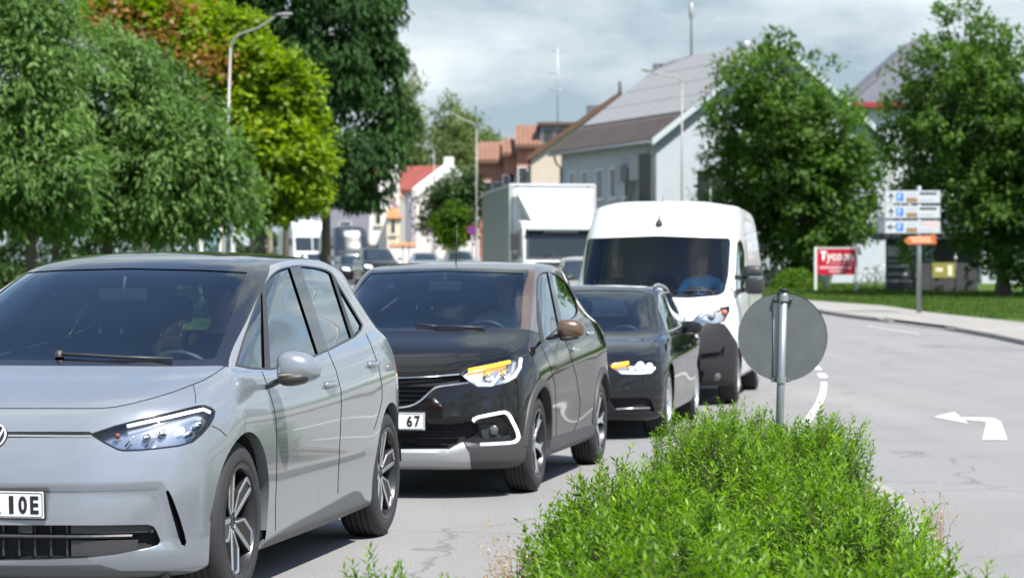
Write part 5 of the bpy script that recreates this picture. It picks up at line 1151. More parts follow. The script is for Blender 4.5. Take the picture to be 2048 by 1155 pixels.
def build_van():
    pose = Pose(1478, 165.8, 1515, 146.2, 4.035, 1.0)
    root = thing('van', 'white high-roof delivery van with grey front bumper behind the black estate', 'van', (pose.O[0], pose.O[1], 0), pose.rz)
    paint = mat('paint_white', (.78, .79, .79), .35, coat=.7); bump = mat('bumper_grey', (.024, .0245, .026), .5, spec=.3)
    rows = van_rows()
    rr = roof_rows(rows[-1], [(-.3, 2.40), (-.42, 2.415), (-.7, 2.46), (-1.2, 2.48), (-2.5, 2.485), (-4.3, 2.475), (-4.83, 2.42), (-4.9, 2.4)], .87, .03)
    sh = Shell(rows + rr, pose, 6, 5)
    sh.region('screen_trim', rounded([(800, 474), (1178, 473.5), (1300, 471), (1458, 476), (1461, 482), (1457, 550), (1449, 585), (1436, 591), (1378, 596), (1250, 592), (1160, 570), (800, 560)], 6, 2))
    sh.region('windscreen', rounded([(800, 476), (1180, 475.5), (1300, 473), (1456, 478), (1459, 483), (1455, 550), (1447, 582), (1435, 586), (1378, 590), (1250, 586), (1162, 566), (800, 556)], 6, 2), only=['screen_trim'])
    win = rounded([(1471, 596), (1471.5, 540), (1474, 486), (1480, 478.5), (1485, 486), (1489, 505), (1490, 560), (1486, 580)], 3, 2)
    sh.region('window_trim', win, only=['body']); sh.region('window_glass', offset_poly(win, -1.2), only=['window_trim'])
    hl = [(1382, 643), (1398, 627), (1420, 618), (1459, 611), (1459.5, 622), (1449, 643), (1432, 647), (1400, 648)]
    sh.region('lamp_trim', hl, only=['body']); sh.region('headlight', offset_poly(hl, -1), only=['lamp_trim'])
    bp = [(800, 690), (1300, 662), (1383, 652), (1420, 647), (1437, 645), (1449, 648), (1459, 661), (1474, 686), (1480, 720), (1480, 840), (800, 900)]
    sh.region('bumper', bp, only=['body'], dom=lambda c: c.x > .2)
    sh.seam([(1300, 650), (1340, 634), (1390, 622), (1420, 614), (1458, 606), (1463, 596)], 1.1, only=['body'])
    sh.seam([(1472, 600), (1477, 640), (1478, 690)], 1.0, only=['body']); sh.seam([(1491, 482), (1498, 560), (1499, 660), (1496, 720)], 1.0, only=['body'])
    sh.seam([(1200, 440), (1204, 402)], 1.0, only=['body']) ; sh.seam([(1487, 470), (1500, 464), (1517, 460)], .8, only=['body'])
    sh.region('bumper_hole', rounded([(1392, 708), (1440, 703), (1449, 690), (1446, 712), (1430, 720), (1392, 722)], 3, 2), only=['bumper'])
    sh.region('bumper_hole', rounded([(1290, 737), (1392, 734), (1408, 743), (1402, 766), (1290, 772)], 3, 2), only=['bumper'])
    wheel_holes(sh, (0, -4.035), .345, .42, .7)
    sh.region('front_grille', [(-.1, .95), (.38, .95), (.42, 1.0), (.38, 1.05), (-.1, 1.06)], 'front', only=['body'], dom=lambda c: c.x > .4)
    sh.emit('body', 'body', paint, root); sh.emit('bumper', 'front_bumper', bump, root, off=.006, thick=.02); sh.emit('bumper_hole', 'bumper_opening', M_under, root, 'side', recess=.03, wallm=bump)
    sh.emit('screen_trim', 'windscreen_frame', M_gloss, root, off=.001); sh.emit('windscreen', 'windscreen', glassmat('van_glass', (.72, .80, .80), .55), root, off=-.004); sh.emit('window_trim', 'window_seal', M_plastic, root, 'side', off=.002)
    sh.emit('window_glass', 'side_window', M_side, root, 'side', off=-.006); [tag(o, kind='stuff') for o in sh.emit('gap', 'shut_line', M_gap, root, off=-.003)]; sh.emit('lamp_trim', 'headlight_trim', M_gloss, root, 'side', off=.001); sh.emit('front_grille', 'front_grille', M_under, root, recess=(-.03, 0, 0), wallm=M_plastic)
    slats(root, sh, [.975, 1.0, 1.025], .36, -.012, M_gloss, .010)
    lamp(sh, root, 'headlight', mat('lamp_housing_white', (.6, .62, .64), .3, .5), [('indicator_bulb', 'disc', [(1449, 625)], .035, mat('amber_bulb', (.75, .2, .06), .3), .03), ('reflector', 'disc', [(1422, 632)], .05, M_chrome, .03), ('running_light', 'tube', [(1400, 632), (1420, 622), (1440, 617)], .012, mat('lamp_white', (.75, .8, .85), .2, emit=(.9, .95, 1), estr=.6), .02)])
    for s in (1, -1):
        p, n = sh.cast(1431, 752); b = MB(); b.lathe([(.001, .012), (.035, .008), (.045, -.004), (.055, -.008), (.06, -.03)], 20, 'X', (p.x + .004, s * p.y, p.z)); b.build('fog_light', mat('fog_glass', (.12, .125, .13), .1, .3, coat=1), root)
        mr = bpy.data.objects.new('door_mirror', None); COL.objects.link(mr); mr.parent = root
        def S(z, x, y, ax, ay): return [(a, s * b_, c) for a, b_, c in superloop((x, y, z), ax, ay, 12, 3.2, 'xy')]
        blob('mirror_housing', [S(1.315, .20, 1.20, .05, .07), S(1.325, .20, 1.20, .085, .115), S(1.42, .20, 1.205, .10, .125), S(1.50, .20, 1.205, .10, .125), S(1.52, .20, 1.20, .085, .115)], M_plastic, mr, 2)
        blob('mirror_cap', [S(1.53, .20, 1.19, .08, .11), S(1.545, .20, 1.19, .1, .125), S(1.61, .20, 1.185, .1, .12), S(1.655, .20, 1.18, .075, .09), S(1.66, .20, 1.18, .03, .04)], M_plastic, mr, 2)
        b = MB(); b.tube([(.17, s * .97, 1.52), (.2, s * 1.12, 1.50)], .03, 8); b.tube([(.17, s * .98, 1.34), (.2, s * 1.12, 1.38)], .03, 8); b.build('mirror_arm', M_plastic, mr)
        b = MB(); b.box(.098, .102, s * 1.20 - .10, s * 1.20 + .10, 1.35, 1.62); b.build('mirror_glass', M_mirror, mr)
    p, n = sh.cast(1318.5, 448); b = MB(); b.lathe([(.045, -.02), (.042, .02), (.03, .045), (.012, .06), (.001, .062)], 14, 'Z', tuple(p)); b.tube([p + Vector((0, 0, .05)), p + Vector((-.10, .02, .24)), p + Vector((-.22, .03, .36))], [.008, .004, .003], 6); b.build('antenna', M_plastic, root)
    for pts in ([(1440, 585), (1400, 582), (1350, 584), (1300, 588)], [(1330, 590), (1280, 586), (1230, 582)]):
        q = [sh.cast(u, v) for u, v in pts]; q = [p + n * .015 for p, n in q if p]
        if len(q) > 1: b = MB(); b.tube(q, .011, 6); b.build('wiper', M_plastic, root)
    dz = dict(n=8, dish=.03, rot=.3, dark_barrel=False, spoke=[[(.2, -.16), (.96, -.30), (.96, .30), (.2, .16)]], hub_m=M_plastic)
    w = make_wheel(.345, .225, .205, dz, M_rubber, mat('steel_wheel', (.35, .355, .36), .5, .4), M_darkalu, seg=48)
    place_wheels(w, root, (0, -4.035), 1.0, .345, (0, .5, .35, .2))
    for x in (0, -4.035): arch_liner(root, x, .345, .43, .6, .97, M_under); arch_lip(sh, root, x, .345, .42, bump if x == 0 else paint)
    b = MB(); b.hexa([(.5, -.85, .8), (-.15, -.85, .8), (-.15, .85, .8), (.5, .85, .8), (.42, -.8, 1.28), (-.1, -.85, 1.2), (-.1, .85, 1.2), (.42, .8, 1.28)]); b.build('dashboard', M_dash, root, bevel=.03)
    for y in (.50, -.05, -.55): seat(root, -.75, y, .85, M_seat, M_chrome, w=.48, back=.68)
    steering_wheel(root, -.22, .50, 1.23, M_plastic, .65, .2)
    b = MB(); b.box(-1.25, -1.2, -.9, .9, .4, 2.3); b.build('bulkhead', mat('bulkhead_grey', (.10, .105, .11), .8), root)
    b = MB(); b.box(-4.9, .5, -.9, .9, .32, .36); b.build('load_floor', M_under, root)
    lining(sh, root, ['body', 'window_trim', 'gap', 'screen_trim'])
    b = MB(); b.box(.0, .25, -.42, -.30, 1.235, 1.25, M=None); b.build('paper_on_dash', mat('paper', (.7, .7, .68), .8), root)
    return pose, sh
# ------------------------------------------------------------------ plants
def leafmat(name, c1, c2, rough=.45, trans=.35, c3=None):
    m, nt, b, N, L = nodemat(name)
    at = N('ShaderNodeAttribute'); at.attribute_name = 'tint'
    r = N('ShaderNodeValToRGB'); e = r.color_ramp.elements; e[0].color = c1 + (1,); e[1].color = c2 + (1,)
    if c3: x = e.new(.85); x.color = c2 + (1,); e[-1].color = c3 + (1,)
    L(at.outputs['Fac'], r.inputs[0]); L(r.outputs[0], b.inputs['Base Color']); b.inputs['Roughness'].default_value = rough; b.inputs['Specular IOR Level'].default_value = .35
    tl = N('ShaderNodeBsdfTranslucent'); hs = N('ShaderNodeHueSaturation'); hs.inputs['Value'].default_value = 1.5; hs.inputs['Saturation'].default_value = 1.1; L(r.outputs[0], hs.inputs['Color']); L(hs.outputs[0], tl.inputs[0])
    mx = N('ShaderNodeMixShader'); mx.inputs[0].default_value = trans; L(b.outputs[0], mx.inputs[1]); L(tl.outputs[0], mx.inputs[2]); L(mx.outputs[0], nt.nodes['Material Output'].inputs['Surface'])
    MATS[name] = m; return m
def leaves_mesh(name, P, D, U, Ln, Wd, tint, fold=.15):
    """P base points, D leaf direction, U face normal, Ln length, Wd width"""
    n = len(P); D = D / (np.linalg.norm(D, axis=1)[:, None] + 1e-9); S = np.cross(D, U); S /= np.linalg.norm(S, axis=1)[:, None] + 1e-9; U2 = np.cross(S, D)
    Ln = np.broadcast_to(Ln, n)[:, None]; Wd = np.broadcast_to(Wd, n)[:, None]
    V = np.empty((n, 4, 3)); V[:, 0] = P; V[:, 1] = P + D * Ln * .45 + S * Wd * .5 + U2 * Wd * fold; V[:, 2] = P + D * Ln - U2 * Wd * fold * .6; V[:, 3] = P + D * Ln * .45 - S * Wd * .5 + U2 * Wd * fold
    me = bpy.data.meshes.new(name); me.vertices.add(n * 4); me.vertices.foreach_set('co', V.reshape(-1)); me.loops.add(n * 4); me.loops.foreach_set('vertex_index', np.arange(n * 4, dtype=np.int32))
    me.polygons.add(n); me.polygons.foreach_set('loop_start', np.arange(0, n * 4, 4, dtype=np.int32)); me.polygons.foreach_set('loop_total', np.full(n, 4, np.int32))
    at = me.attributes.new('tint', 'FLOAT', 'FACE'); at.data.foreach_set('value', np.clip(tint, 0, 1).astype(np.float32)); me.update(); return me
def unit(n): v = rng.normal(size=(n, 3)); return v / np.linalg.norm(v, axis=1)[:, None]
M_bark = mat('bark', (.10, .085, .065), .9, noise=.35, nscale=6, bump=.8, bscale=18); M_barkpale = mat('bark_pale', (.26, .22, .17), .9, noise=.3, nscale=6, bump=.6, bscale=18)
def tree(name, label, base, trunk_r, blobs, n_clump, n_leaf, leaf, m, cat='tree', group=None, clump_r=.35, up=.35, out=.6, droop=0.0, bark=None, trunk_top=None, aspect=.5, limbs=True, lean=(0, 0), shell=.55, extra=None):
    """trunk with limbs and a crown of leaf clumps spread through the given ellipsoids (relative to base)"""
    t = thing(name, label, cat, base, 0, group); B = np.array(blobs, float); top = trunk_top or B[:, 2].mean()
    b = MB(); pts = [(lean[0] * k * k, lean[1] * k * k, top * k - .15) for k in np.linspace(0, 1, 7)]
    b.tube(pts, [trunk_r * (1.35 if i == 0 else 1.05 - .085 * i * 1.2) for i in range(7)], 12); b.build('trunk', bark or M_bark, t, fix=False)
    vol = np.cbrt(B[:, 3] * B[:, 4] * B[:, 5]) ** 2; cnt = np.maximum(4, (n_clump * vol / vol.sum()).astype(int))
    C = []; Q = []; W_ = []
    for k, bl in enumerate(B):
        u = unit(cnt[k]); rad = 1 - (1 - rng.random(cnt[k]) ** .5) * (1 - shell) if False else shell + (1 - shell) * rng.random(cnt[k]) ** .7
        rad = np.where(rng.random(cnt[k]) < .2, rng.random(cnt[k]) * shell, rad)
        C.append(bl[:3] + u * bl[3:6] * rad[:, None]); Q.append(u); W_.append(np.full(cnt[k], k))
    C = np.concatenate(C); Q = np.concatenate(Q); W_ = np.concatenate(W_)
    if limbs:
        b = MB()
        for k, bl in enumerate(B):
            z0 = min(top * .85, max(top * .45, bl[2] - bl[5] * .7)); p0 = Vector((lean[0] * (z0 / top) ** 2, lean[1] * (z0 / top) ** 2, z0)); p1 = Vector(bl[:3])
            mid = (p0 + p1) / 2 + Vector((0, 0, .15 * (p1 - p0).length)); r0 = trunk_r * .42
            b.tube([p0, mid, p1], [r0, r0 * .7, r0 * .35], 6)
            idx = np.where(W_ == k)[0]; idx = rng.choice(idx, min(len(idx), 9), replace=False)
            for i in idx:
                q = Vector(C[i]); b.tube([p1 * .75 + mid * .25, (p1 + q) / 2 + Vector((0, 0, .08)), q], [r0 * .32, r0 * .2, .006], 5, caps=False)
        b.build('limb', bark or M_bark, t, fix=False)
    nc = len(C); n = nc * n_leaf; ci = np.repeat(np.arange(nc), n_leaf); cr = clump_r * (.6 + .8 * rng.random(nc))
    off = unit(n) * (rng.random(n) ** .45)[:, None] * cr[ci][:, None]; off[:, 2] *= .75
    P = C[ci] + off; P[:, 2] -= droop * np.linalg.norm(off[:, :2], axis=1)
    D = unit(n) * .7 + Q[ci] * out + np.array([0, 0, -droop * 1.2]); U = unit(n) * .55 + np.array([0, 0, up + .4]) + Q[ci] * .35
    ti = rng.normal(.45, .2, n) + np.repeat(rng.normal(0, .14, nc), n_leaf)
    ti = ti + .13 * np.sin(P[:, 0] * 1.9 + P[:, 2] * 1.3) + .1 * np.sin(P[:, 2] * 3.1 - P[:, 1] * 2.3)
    o = link('crown', leaves_mesh('crown', P, D, U, leaf * (.7 + .6 * rng.random(n)), leaf * aspect * (.7 + .6 * rng.random(n)), ti), m, t)
    if extra: extra(t)
    return t
def ell(*a): return a
def auto_blobs(cx, cy, cz, rx, ry, rz, n, seed, size=.45):
    r = np.random.default_rng(seed); out = [(cx, cy, cz, rx * .62, ry * .62, rz * .66)]
    for i in range(n):
        u = r.normal(size=3); u /= np.linalg.norm(u); k = .52 + .12 * r.random(); s = size * (.75 + .5 * r.random())
        out.append((cx + u[0] * rx * k, cy + u[1] * ry * k, cz + u[2] * rz * k, rx * s, ry * s, rz * s * .9))
    return out
ML_lime = leafmat('leaf_lime', (.038, .09, .016), (.12, .225, .038), .55, .45); ML_ash = leafmat('leaf_ash', (.06, .13, .03), (.17, .285, .07), .55, .4)
ML_maple = leafmat('leaf_maple', (.11, .185, .010), (.28, .40, .027), .5, .45, (.38, .44, .04)); ML_con = leafmat('leaf_conifer', (.014, .046, .010), (.045, .115, .022), .85, .25)
ML_birch = leafmat('leaf_birch', (.08, .12, .035), (.19, .25, .08), .5, .4); ML_round = leafmat('leaf_round', (.05, .12, .008), (.13, .24, .015), .5, .4); ML_dark = leafmat('leaf_dark', (.022, .05, .012), (.06, .12, .025), .5, .25)
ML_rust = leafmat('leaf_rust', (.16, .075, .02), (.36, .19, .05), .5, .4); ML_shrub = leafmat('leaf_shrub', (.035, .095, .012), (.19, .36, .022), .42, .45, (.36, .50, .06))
def at_px(u, Y): return ((u - CXP) / FPX * Y, Y, gz((u - CXP) / FPX * Y, Y) + .08)
def zpx(v, Y): return CAMH - (v - CYP) / FPX * Y
def build_trees():
    # two broad crowns on the right verge
    def crown(u, v, ru, rv, Y, base, n, seed, dr=.9, size=.5):
        s = FPX / Y; cx = (u - CXP) / s - base[0]; cz = zpx(v, Y) - base[2]
        return auto_blobs(cx, 0, cz, ru / s, ru / s * dr, rv / s, n, seed, size)
    b0 = at_px(1612, 104)
    tree('tree', 'round leafy green tree behind the red sign board', b0, .26, crown(1580, 318, 200, 262, 104, b0, 20, 3) + [((u - 1612) / 45.2, 1.2, zpx(v, 104) - b0[2], a / 45.2, a / 50, c / 45.2) for u, v, a, c in ((1600, 480, 130, 62), (1700, 320, 75, 120), (1705, 455, 62, 75), (1440, 420, 60, 90))], 1000, 40, .30, ML_lime, group='trees on the right verge', clump_r=.6)
    b1 = at_px(2006, 88)
    tree('tree', 'large leafy green tree on the right verge, dark trunk beside the green wall', b1, .27, crown(2045, 262, 285, 300, 88, b1, 24, 5) + [((1815 - 2006) / 53.4, -.3, zpx(370, 88) - b1[2], 1.2, 1.2, 2.2), (-1.6, -.5, zpx(480, 88) - b1[2], 2.6, 2.2, 1.3), (1.4, -.5, zpx(490, 88) - b1[2], 2.4, 2.2, 1.2)], 1350, 40, .27, ML_lime, group='trees on the right verge', clump_r=.55)
    # near trees on the left: drooping compound leaves
    b2 = at_px(214, 50); s = 94.0
    bl = lambda L, b, s, Y: [((u - CXP) / s - b[0], dy, zpx(v, Y) - b[2], ru / s, ru / s * .9, rv / s) for u, v, ru, rv, dy in L]
    tree('tree', 'dense dark green tree with hanging leaves over the grey hatchback', b2, .13, bl([(200, 250, 190, 140, 0), (330, 330, 150, 120, -.6), (110, 325, 150, 100, -.4), (240, 130, 130, 90, .2), (420, 388, 105, 72, .2), (330, 210, 110, 80, .2), (300, 412, 110, 52, -.3), (180, 402, 130, 52, -.5), (420, 300, 95, 80, .1)], b2, s, 50), 760, 44, .20, ML_ash, group='leafy trees on the left', clump_r=.42, droop=.55, aspect=.34, up=.2)
    b3 = at_px(62, 46); s = 102.0
    tree('tree', 'dark green tree at the left border above the wooden railing', b3, .12, bl([(20, 200, 150, 150, 0), (60, 330, 150, 110, -.3), (-40, 365, 130, 85, 0), (40, 80, 150, 110, .3), (70, 405, 110, 55, .1), (0, -20, 150, 90, .5)], b3, s, 46), 540, 44, .20, ML_ash, group='leafy trees on the left', clump_r=.42, droop=.5, aspect=.34, up=.2)
    # yellow green maple with rusty branches
    b4 = at_px(520, 72); s = 65.3
    tree('tree', 'bright yellow green maple with rust coloured sprays beside the street lamp', b4, .2, bl([(540, 250, 100, 110, 0), (590, 330, 75, 80, -.5), (560, 160, 70, 60, 0), (480, 130, 90, 70, 0), (400, 90, 100, 70, .3), (540, 400, 80, 40, -.2), (610, 290, 50, 60, .2), (330, 40, 100, 60, .2), (470, 60, 60, 40, 0), (250, 20, 110, 60, .4), (600, 385, 55, 40, 0)], b4, s, 72), 760, 40, .22, ML_maple, group='leafy trees on the left', clump_r=.45, aspect=.75,
         extra=lambda t: link('rusty_sprays', (lambda P: leaves_mesh('rusty_sprays', P, unit(len(P)) + np.array([0, 0, .2]), unit(len(P)) + np.array([0, -.4, .8]), .22, .14, rng.random(len(P))))(np.concatenate([np.array([(u - CXP) / s - b4[0], -1.0 - .5 * rng.random(), zpx(v, 72) - b4[2]]) + rng.normal(size=(70, 3)) * np.array([.38, .4, .2]) for u, v in ((210, 60), (250, 105), (300, 120), (190, 110), (340, 85), (400, 130), (430, 160), (450, 120), (370, 30), (280, 70), (150, 70), (240, 35))])), ML_rust, t))
    # tall dark conifer: vertical hanging sprays
    b5 = at_px(652, 98); s = 48.0; B = []
    r = np.random.default_rng(11)
    for v in range(-260, 420, 40):
        half = np.interp(v, [-260, -100, 60, 250, 330, 400, 430], [120, 180, 200, 190, 160, 110, 60])
        for u in np.linspace(-1, 1, 6): B.append((562 + u * half + r.normal(0, 12), v + r.normal(0, 14), 52, 42, float(-(1 - u * u) * 3.2 + r.normal(0, .4))))
    tree('conifer', 'tall dark evergreen with dense hanging sprays behind the maple', b5, .2, bl(B, b5, s, 98), 3900, 24, .32, ML_con, cat='tree', clump_r=.5, droop=.9, aspect=.42, limbs=False, up=0.0, out=.5, shell=.75, trunk_top=16)
    # far birches
    for u, Y, rv, ru, v, sd, lb in ((815, 205, 165, 60, 300, 1, 'far pale birch half hidden by the tall evergreen'), (878, 195, 175, 88, 350, 2, 'far pale birch above the red roofed house'), (925, 190, 180, 68, 350, 4, 'tallest far birch with hanging twigs behind the street lamp'), (975, 210, 100, 58, 350, 6, 'far birch behind the terracotta houses')):
        bb = at_px(u, Y); s_ = FPX / Y; tree('birch_tree', lb, bb, .2, auto_blobs(0, 0, zpx(v, Y) - bb[2], ru / s_, ru / s_, rv / s_, 11, sd, .46), 480, 34, .34, ML_birch, group='birches up the street', clump_r=.9, droop=.9, aspect=.5, bark=M_barkpale)
    bb = at_px(908, 150); s_ = FPX / 150
    tree('tree', 'dark leafy tree low behind the bright round tree', bb, .2, auto_blobs(0, 0, zpx(420, 150) - bb[2], 75 / s_, 70 / s_, 75 / s_, 8, 8, .45), 260, 30, .3, ML_dark, clump_r=.8)
    bb = at_px(905, 122); s_ = FPX / 122
    tree('tree', 'small bright green round tree beside the no-stopping sign', bb, .09, auto_blobs(0, 0, zpx(448, 122) - bb[2], 37 / s_, 37 / s_, 46 / s_, 8, 9, .45), 150, 40, .2, ML_round, clump_r=.35)
    # understorey on the left: hedge masses below the crowns
    for u, Y, w, h, lb in ((40, 84, 6.5, 3.0, 'long tall hedge far behind the left trees'), (60, 58, 3.2, 1.5, 'dark hedge behind the wooden railing'), (300, 66, 4.2, 1.7, 'dark hedge below the hanging leaves'), (410, 88, 1.6, 1.9, 'dark hedge behind the bus shelter'), (600, 152, 5.0, 2.6, 'dark hedge behind the white motorhome')):
        bb = at_px(u, Y); t = thing('hedge', lb, 'hedge', bb); n = int(2600 * w)
        P = np.stack([rng.uniform(-w, w, n), rng.uniform(-.8, .8, n), h * (1 - rng.random(n) ** 2.2)], 1); P[:, 2] *= .8 + .2 * np.sin(P[:, 0] * 2.3)
        link('foliage', leaves_mesh('foliage', P, unit(n), unit(n) + np.array([0, -.3, .6]), .18, .1, rng.normal(.45, .22, n)), ML_dark, t)
        for x in np.linspace(-w * .9, w * .9, 7): b = MB(); b.tube([(x, 0, -.1), (x + .1, .1, h * .7)], [.03, .012], 5); b.build('stem', M_bark, t, fix=False)
    for u, v, Y, w, h, lb, mm in ((1590, 560, 100, 1.1, .9, 'low flowering bush left of the red sign', ML_round), (1606, 556, 104, .8, 1.1, 'dark low bush at the foot of the round tree', ML_dark)):
        bb = at_px(u, Y); t = thing('bush', lb, 'bush', bb); n = 3500; q = unit(n) * (rng.random(n) ** .4)[:, None] * np.array([w, w, h]); q[:, 2] = np.abs(q[:, 2])
        link('foliage', leaves_mesh('foliage', q, unit(n), unit(n) + np.array([0, 0, .6]), .14, .08, rng.normal(.45, .2, n)), mm, t)
# ------------------------------------------------------------------ shrubs on the island
def build_shrubs():
    centres = [((-.28, 7.55), .36, .30, 'small bright green shrub alone at the lower edge beside the grey car'), ((.43, 7.2), .52, .40, 'bright green shrub at the lower edge of the island, left half'), ((1.05, 7.3), .50, .38, 'bright green shrub at the lower edge of the island, right half'),
               ((.53, 9.2), .52, .41, 'bright green shrub beside the grey car, middle of the island'), ((1.28, 9.6), .50, .40, 'bright green shrub in the middle of the island beside the open lane'), ((.58, 11.1), .46, .36, 'bright green shrub next to the black crossover wheel'), ((1.42, 11.5), .46, .35, 'bright green shrub in the far middle of the island beside the open lane'),
               ((1.18, 14.0), .44, .42, 'bright green shrub at the far end of the island next to the black estate'), ((1.74, 14.0), .44, .42, 'bright green shrub below the round sign post'), ((1.45, 15.2), .42, .41, 'bright green shrub at the far tip of the island'), ((1.92, 15.1), .34, .40, 'bright green shrub at the far right tip of the island with pale blue flowers')]
    Mst = mat('shrub_stem', (.09, .085, .03), .8)
    for (cx, cy), rad, h, lb in centres:
        t = thing('shrub', lb, 'shrub', (cx, cy, .06), 0, 'shrubs on the traffic island')
        dens = 360 if cy < 12 else 340
        n = int(dens * math.pi * rad * rad * 1.2); a = rng.random(n) * 2 * math.pi; q = rng.random(n) ** .5; X = np.cos(a) * q * rad; Y = np.sin(a) * q * rad * 1.55
        hh = h * (1 - .5 * q ** 6) * (1 + .16 * np.sin(7.3 * (X + cx) + 3.1 * (Y + cy)) + .14 * np.sin(13.1 * (X + cx) - 8.7 * (Y + cy))) + rng.normal(0, .045, n)
        hh = np.maximum(.12, hh); tip = np.stack([X, Y, hh], 1)
        lean = np.stack([np.cos(a) * q * .55, np.sin(a) * q * .45, np.ones(n)], 1) + rng.normal(0, .22, (n, 3)) * np.array([1, 1, .2]); lean /= np.linalg.norm(lean, axis=1)[:, None]
        sl = rng.uniform(.10, .19, n); tall = rng.random(n) < .06; tip[tall] += lean[tall] * .07; sl[tall] += .05
        k = 17; f = np.tile(np.linspace(0, 1, k), n); ii = np.repeat(np.arange(n), k)
        P = tip[ii] - lean[ii] * (sl[ii] * (1 - f))[:, None]
        ang = np.tile(np.arange(k) * 2.4, n) + np.repeat(rng.random(n) * 6.28, k)
        e1 = np.cross(lean, np.array([.3, 1, .1])); e1 /= np.linalg.norm(e1, axis=1)[:, None]; e2 = np.cross(lean, e1)
        side = e1[ii] * np.cos(ang)[:, None] + e2[ii] * np.sin(ang)[:, None]
        elev = .35 + .9 * f ** 1.5 + rng.normal(0, .15, n * k); D = side + lean[ii] * elev[:, None]; U = lean[ii] - side * (.4 * elev)[:, None] + rng.normal(0, .15, (n * k, 3))
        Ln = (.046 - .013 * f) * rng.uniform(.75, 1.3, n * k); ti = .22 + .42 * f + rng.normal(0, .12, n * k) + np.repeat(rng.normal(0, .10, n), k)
        # older, broader leaves lower down
        m2 = int(n * 7); a2 = rng.random(m2) * 6.283; q2 = rng.random(m2) ** .5; P2 = np.stack([np.cos(a2) * q2 * rad * .95, np.sin(a2) * q2 * rad * 1.5, h * (.08 + .78 * rng.random(m2)) * (1 - .55 * q2 ** 3)], 1)
        Pa = np.concatenate([P, P2]); Da = np.concatenate([D, unit(m2) + np.array([0, 0, .25])]); Ua = np.concatenate([U, unit(m2) + np.array([0, 0, .7])])
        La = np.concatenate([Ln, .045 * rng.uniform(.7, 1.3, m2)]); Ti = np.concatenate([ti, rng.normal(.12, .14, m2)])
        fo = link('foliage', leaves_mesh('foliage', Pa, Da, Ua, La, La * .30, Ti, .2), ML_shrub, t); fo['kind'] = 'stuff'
        V = []; F = []
        sel = rng.choice(n, min(n, 260), replace=False); b = MB()
        for i in sel:
            p = Vector(tip[i]); l = Vector(lean[i]); root_ = Vector((X[i] * .55, Y[i] * .55, 0)); b.tube([root_, p - l * sl[i] * 1.4, p - l * .015], [.004, .0022, .001], 4, caps=False)
        st = b.build('stems', Mst, t, fix=False); st['kind'] = 'stuff'
        if 'flowers' in lb:
            for _ in range(9):
                i = rng.integers(n); p = tip[i] + np.array([rng.normal(0, .04), rng.normal(0, .04), .02 + .05 * rng.random()]); b = MB()
                for kk in range(5): aa = kk * 1.2566; b.add([p, p + np.array([math.cos(aa - .5), math.sin(aa - .5), .5]) * .012, p + np.array([math.cos(aa), math.sin(aa), .3]) * .02, p + np.array([math.cos(aa + .5), math.sin(aa + .5), .5]) * .012], [(0, 1, 2, 3)])
                b.build('flower', mat('flower_blue', (.45, .48, .85), .6), t, fix=False)
    Mdry = mat('dry_stalk', (.42, .32, .2), .9); Mseed = leafmat('dry_leaf', (.35, .24, .13), (.58, .46, .30), .8, .3)
    for (x, y), nst, hh, spread, lb in (((.02, 9.35), 26, .36, .16, 'dry straw coloured weed at the island edge beside the grey car'), ((1.78, 8.3), 16, .22, .16, 'dry reddish weed on the open-lane edge of the island'), ((2.12, 11.6), 12, .30, .18, 'thin dry weed stalks on the far open-lane edge'), ((.55, 13.0), 8, .3, .14, 'thin dry seed stalks beside the crossover wheel'), ((1.62, 7.9), 14, .2, .14, 'low dry weed near the lower right of the island')):
        t = thing('dry_weed', lb, 'weed', (x, y, .06)); b = MB(); P = []
        for _ in range(nst):
            a = rng.random() * 6.28; l = spread * rng.random() ** .6; p0 = Vector((math.cos(a) * l * .2, math.sin(a) * l * .2, 0)); hgt = hh * (.5 + .6 * rng.random()); p1 = Vector((math.cos(a) * l, math.sin(a) * l, hgt)); mid = (p0 + p1) / 2 + Vector((0, 0, .05))
            b.tube([p0, mid, p1], [.0022, .0016, .0008], 4, caps=False)
            for k in range(14): f = .25 + .75 * rng.random(); P.append(np.array(p0.lerp(p1, f)) + np.array([0, 0, .05 * 4 * f * (1 - f) * .5]) + rng.normal(0, .008, 3))
        o = b.build('stalks', Mdry, t, fix=False); o['kind'] = 'stuff'; P = np.array(P); o = link('seed_leaves', leaves_mesh('seed_leaves', P, unit(len(P)) + np.array([0, 0, .4]), unit(len(P)), .020, .007, rng.random(len(P))), Mseed, t); o['kind'] = 'stuff'

def build_grass():
    n = 42000; Y = rng.uniform(64, 108, n); X = XR(Y) + 2.95 + 13 * rng.random(n) ** 1.3; Z = terrain(X, Y) + .085
    D = unit(n) * .45 + np.array([0, 0, 1]); o = link('grass', leaves_mesh('grass', np.stack([X, Y, Z], 1), D, unit(n) + np.array([0, -.6, .3]), rng.uniform(.06, .17, n), .025, rng.random(n) * .9 + .25 * np.sin(X * 1.7 + Y * .9)), leafmat('leaf_grass', (.04, .09, .012), (.12, .20, .03), .6, .4)); tag(o, 'mown grass on the right verge', 'grass', kind='stuff')
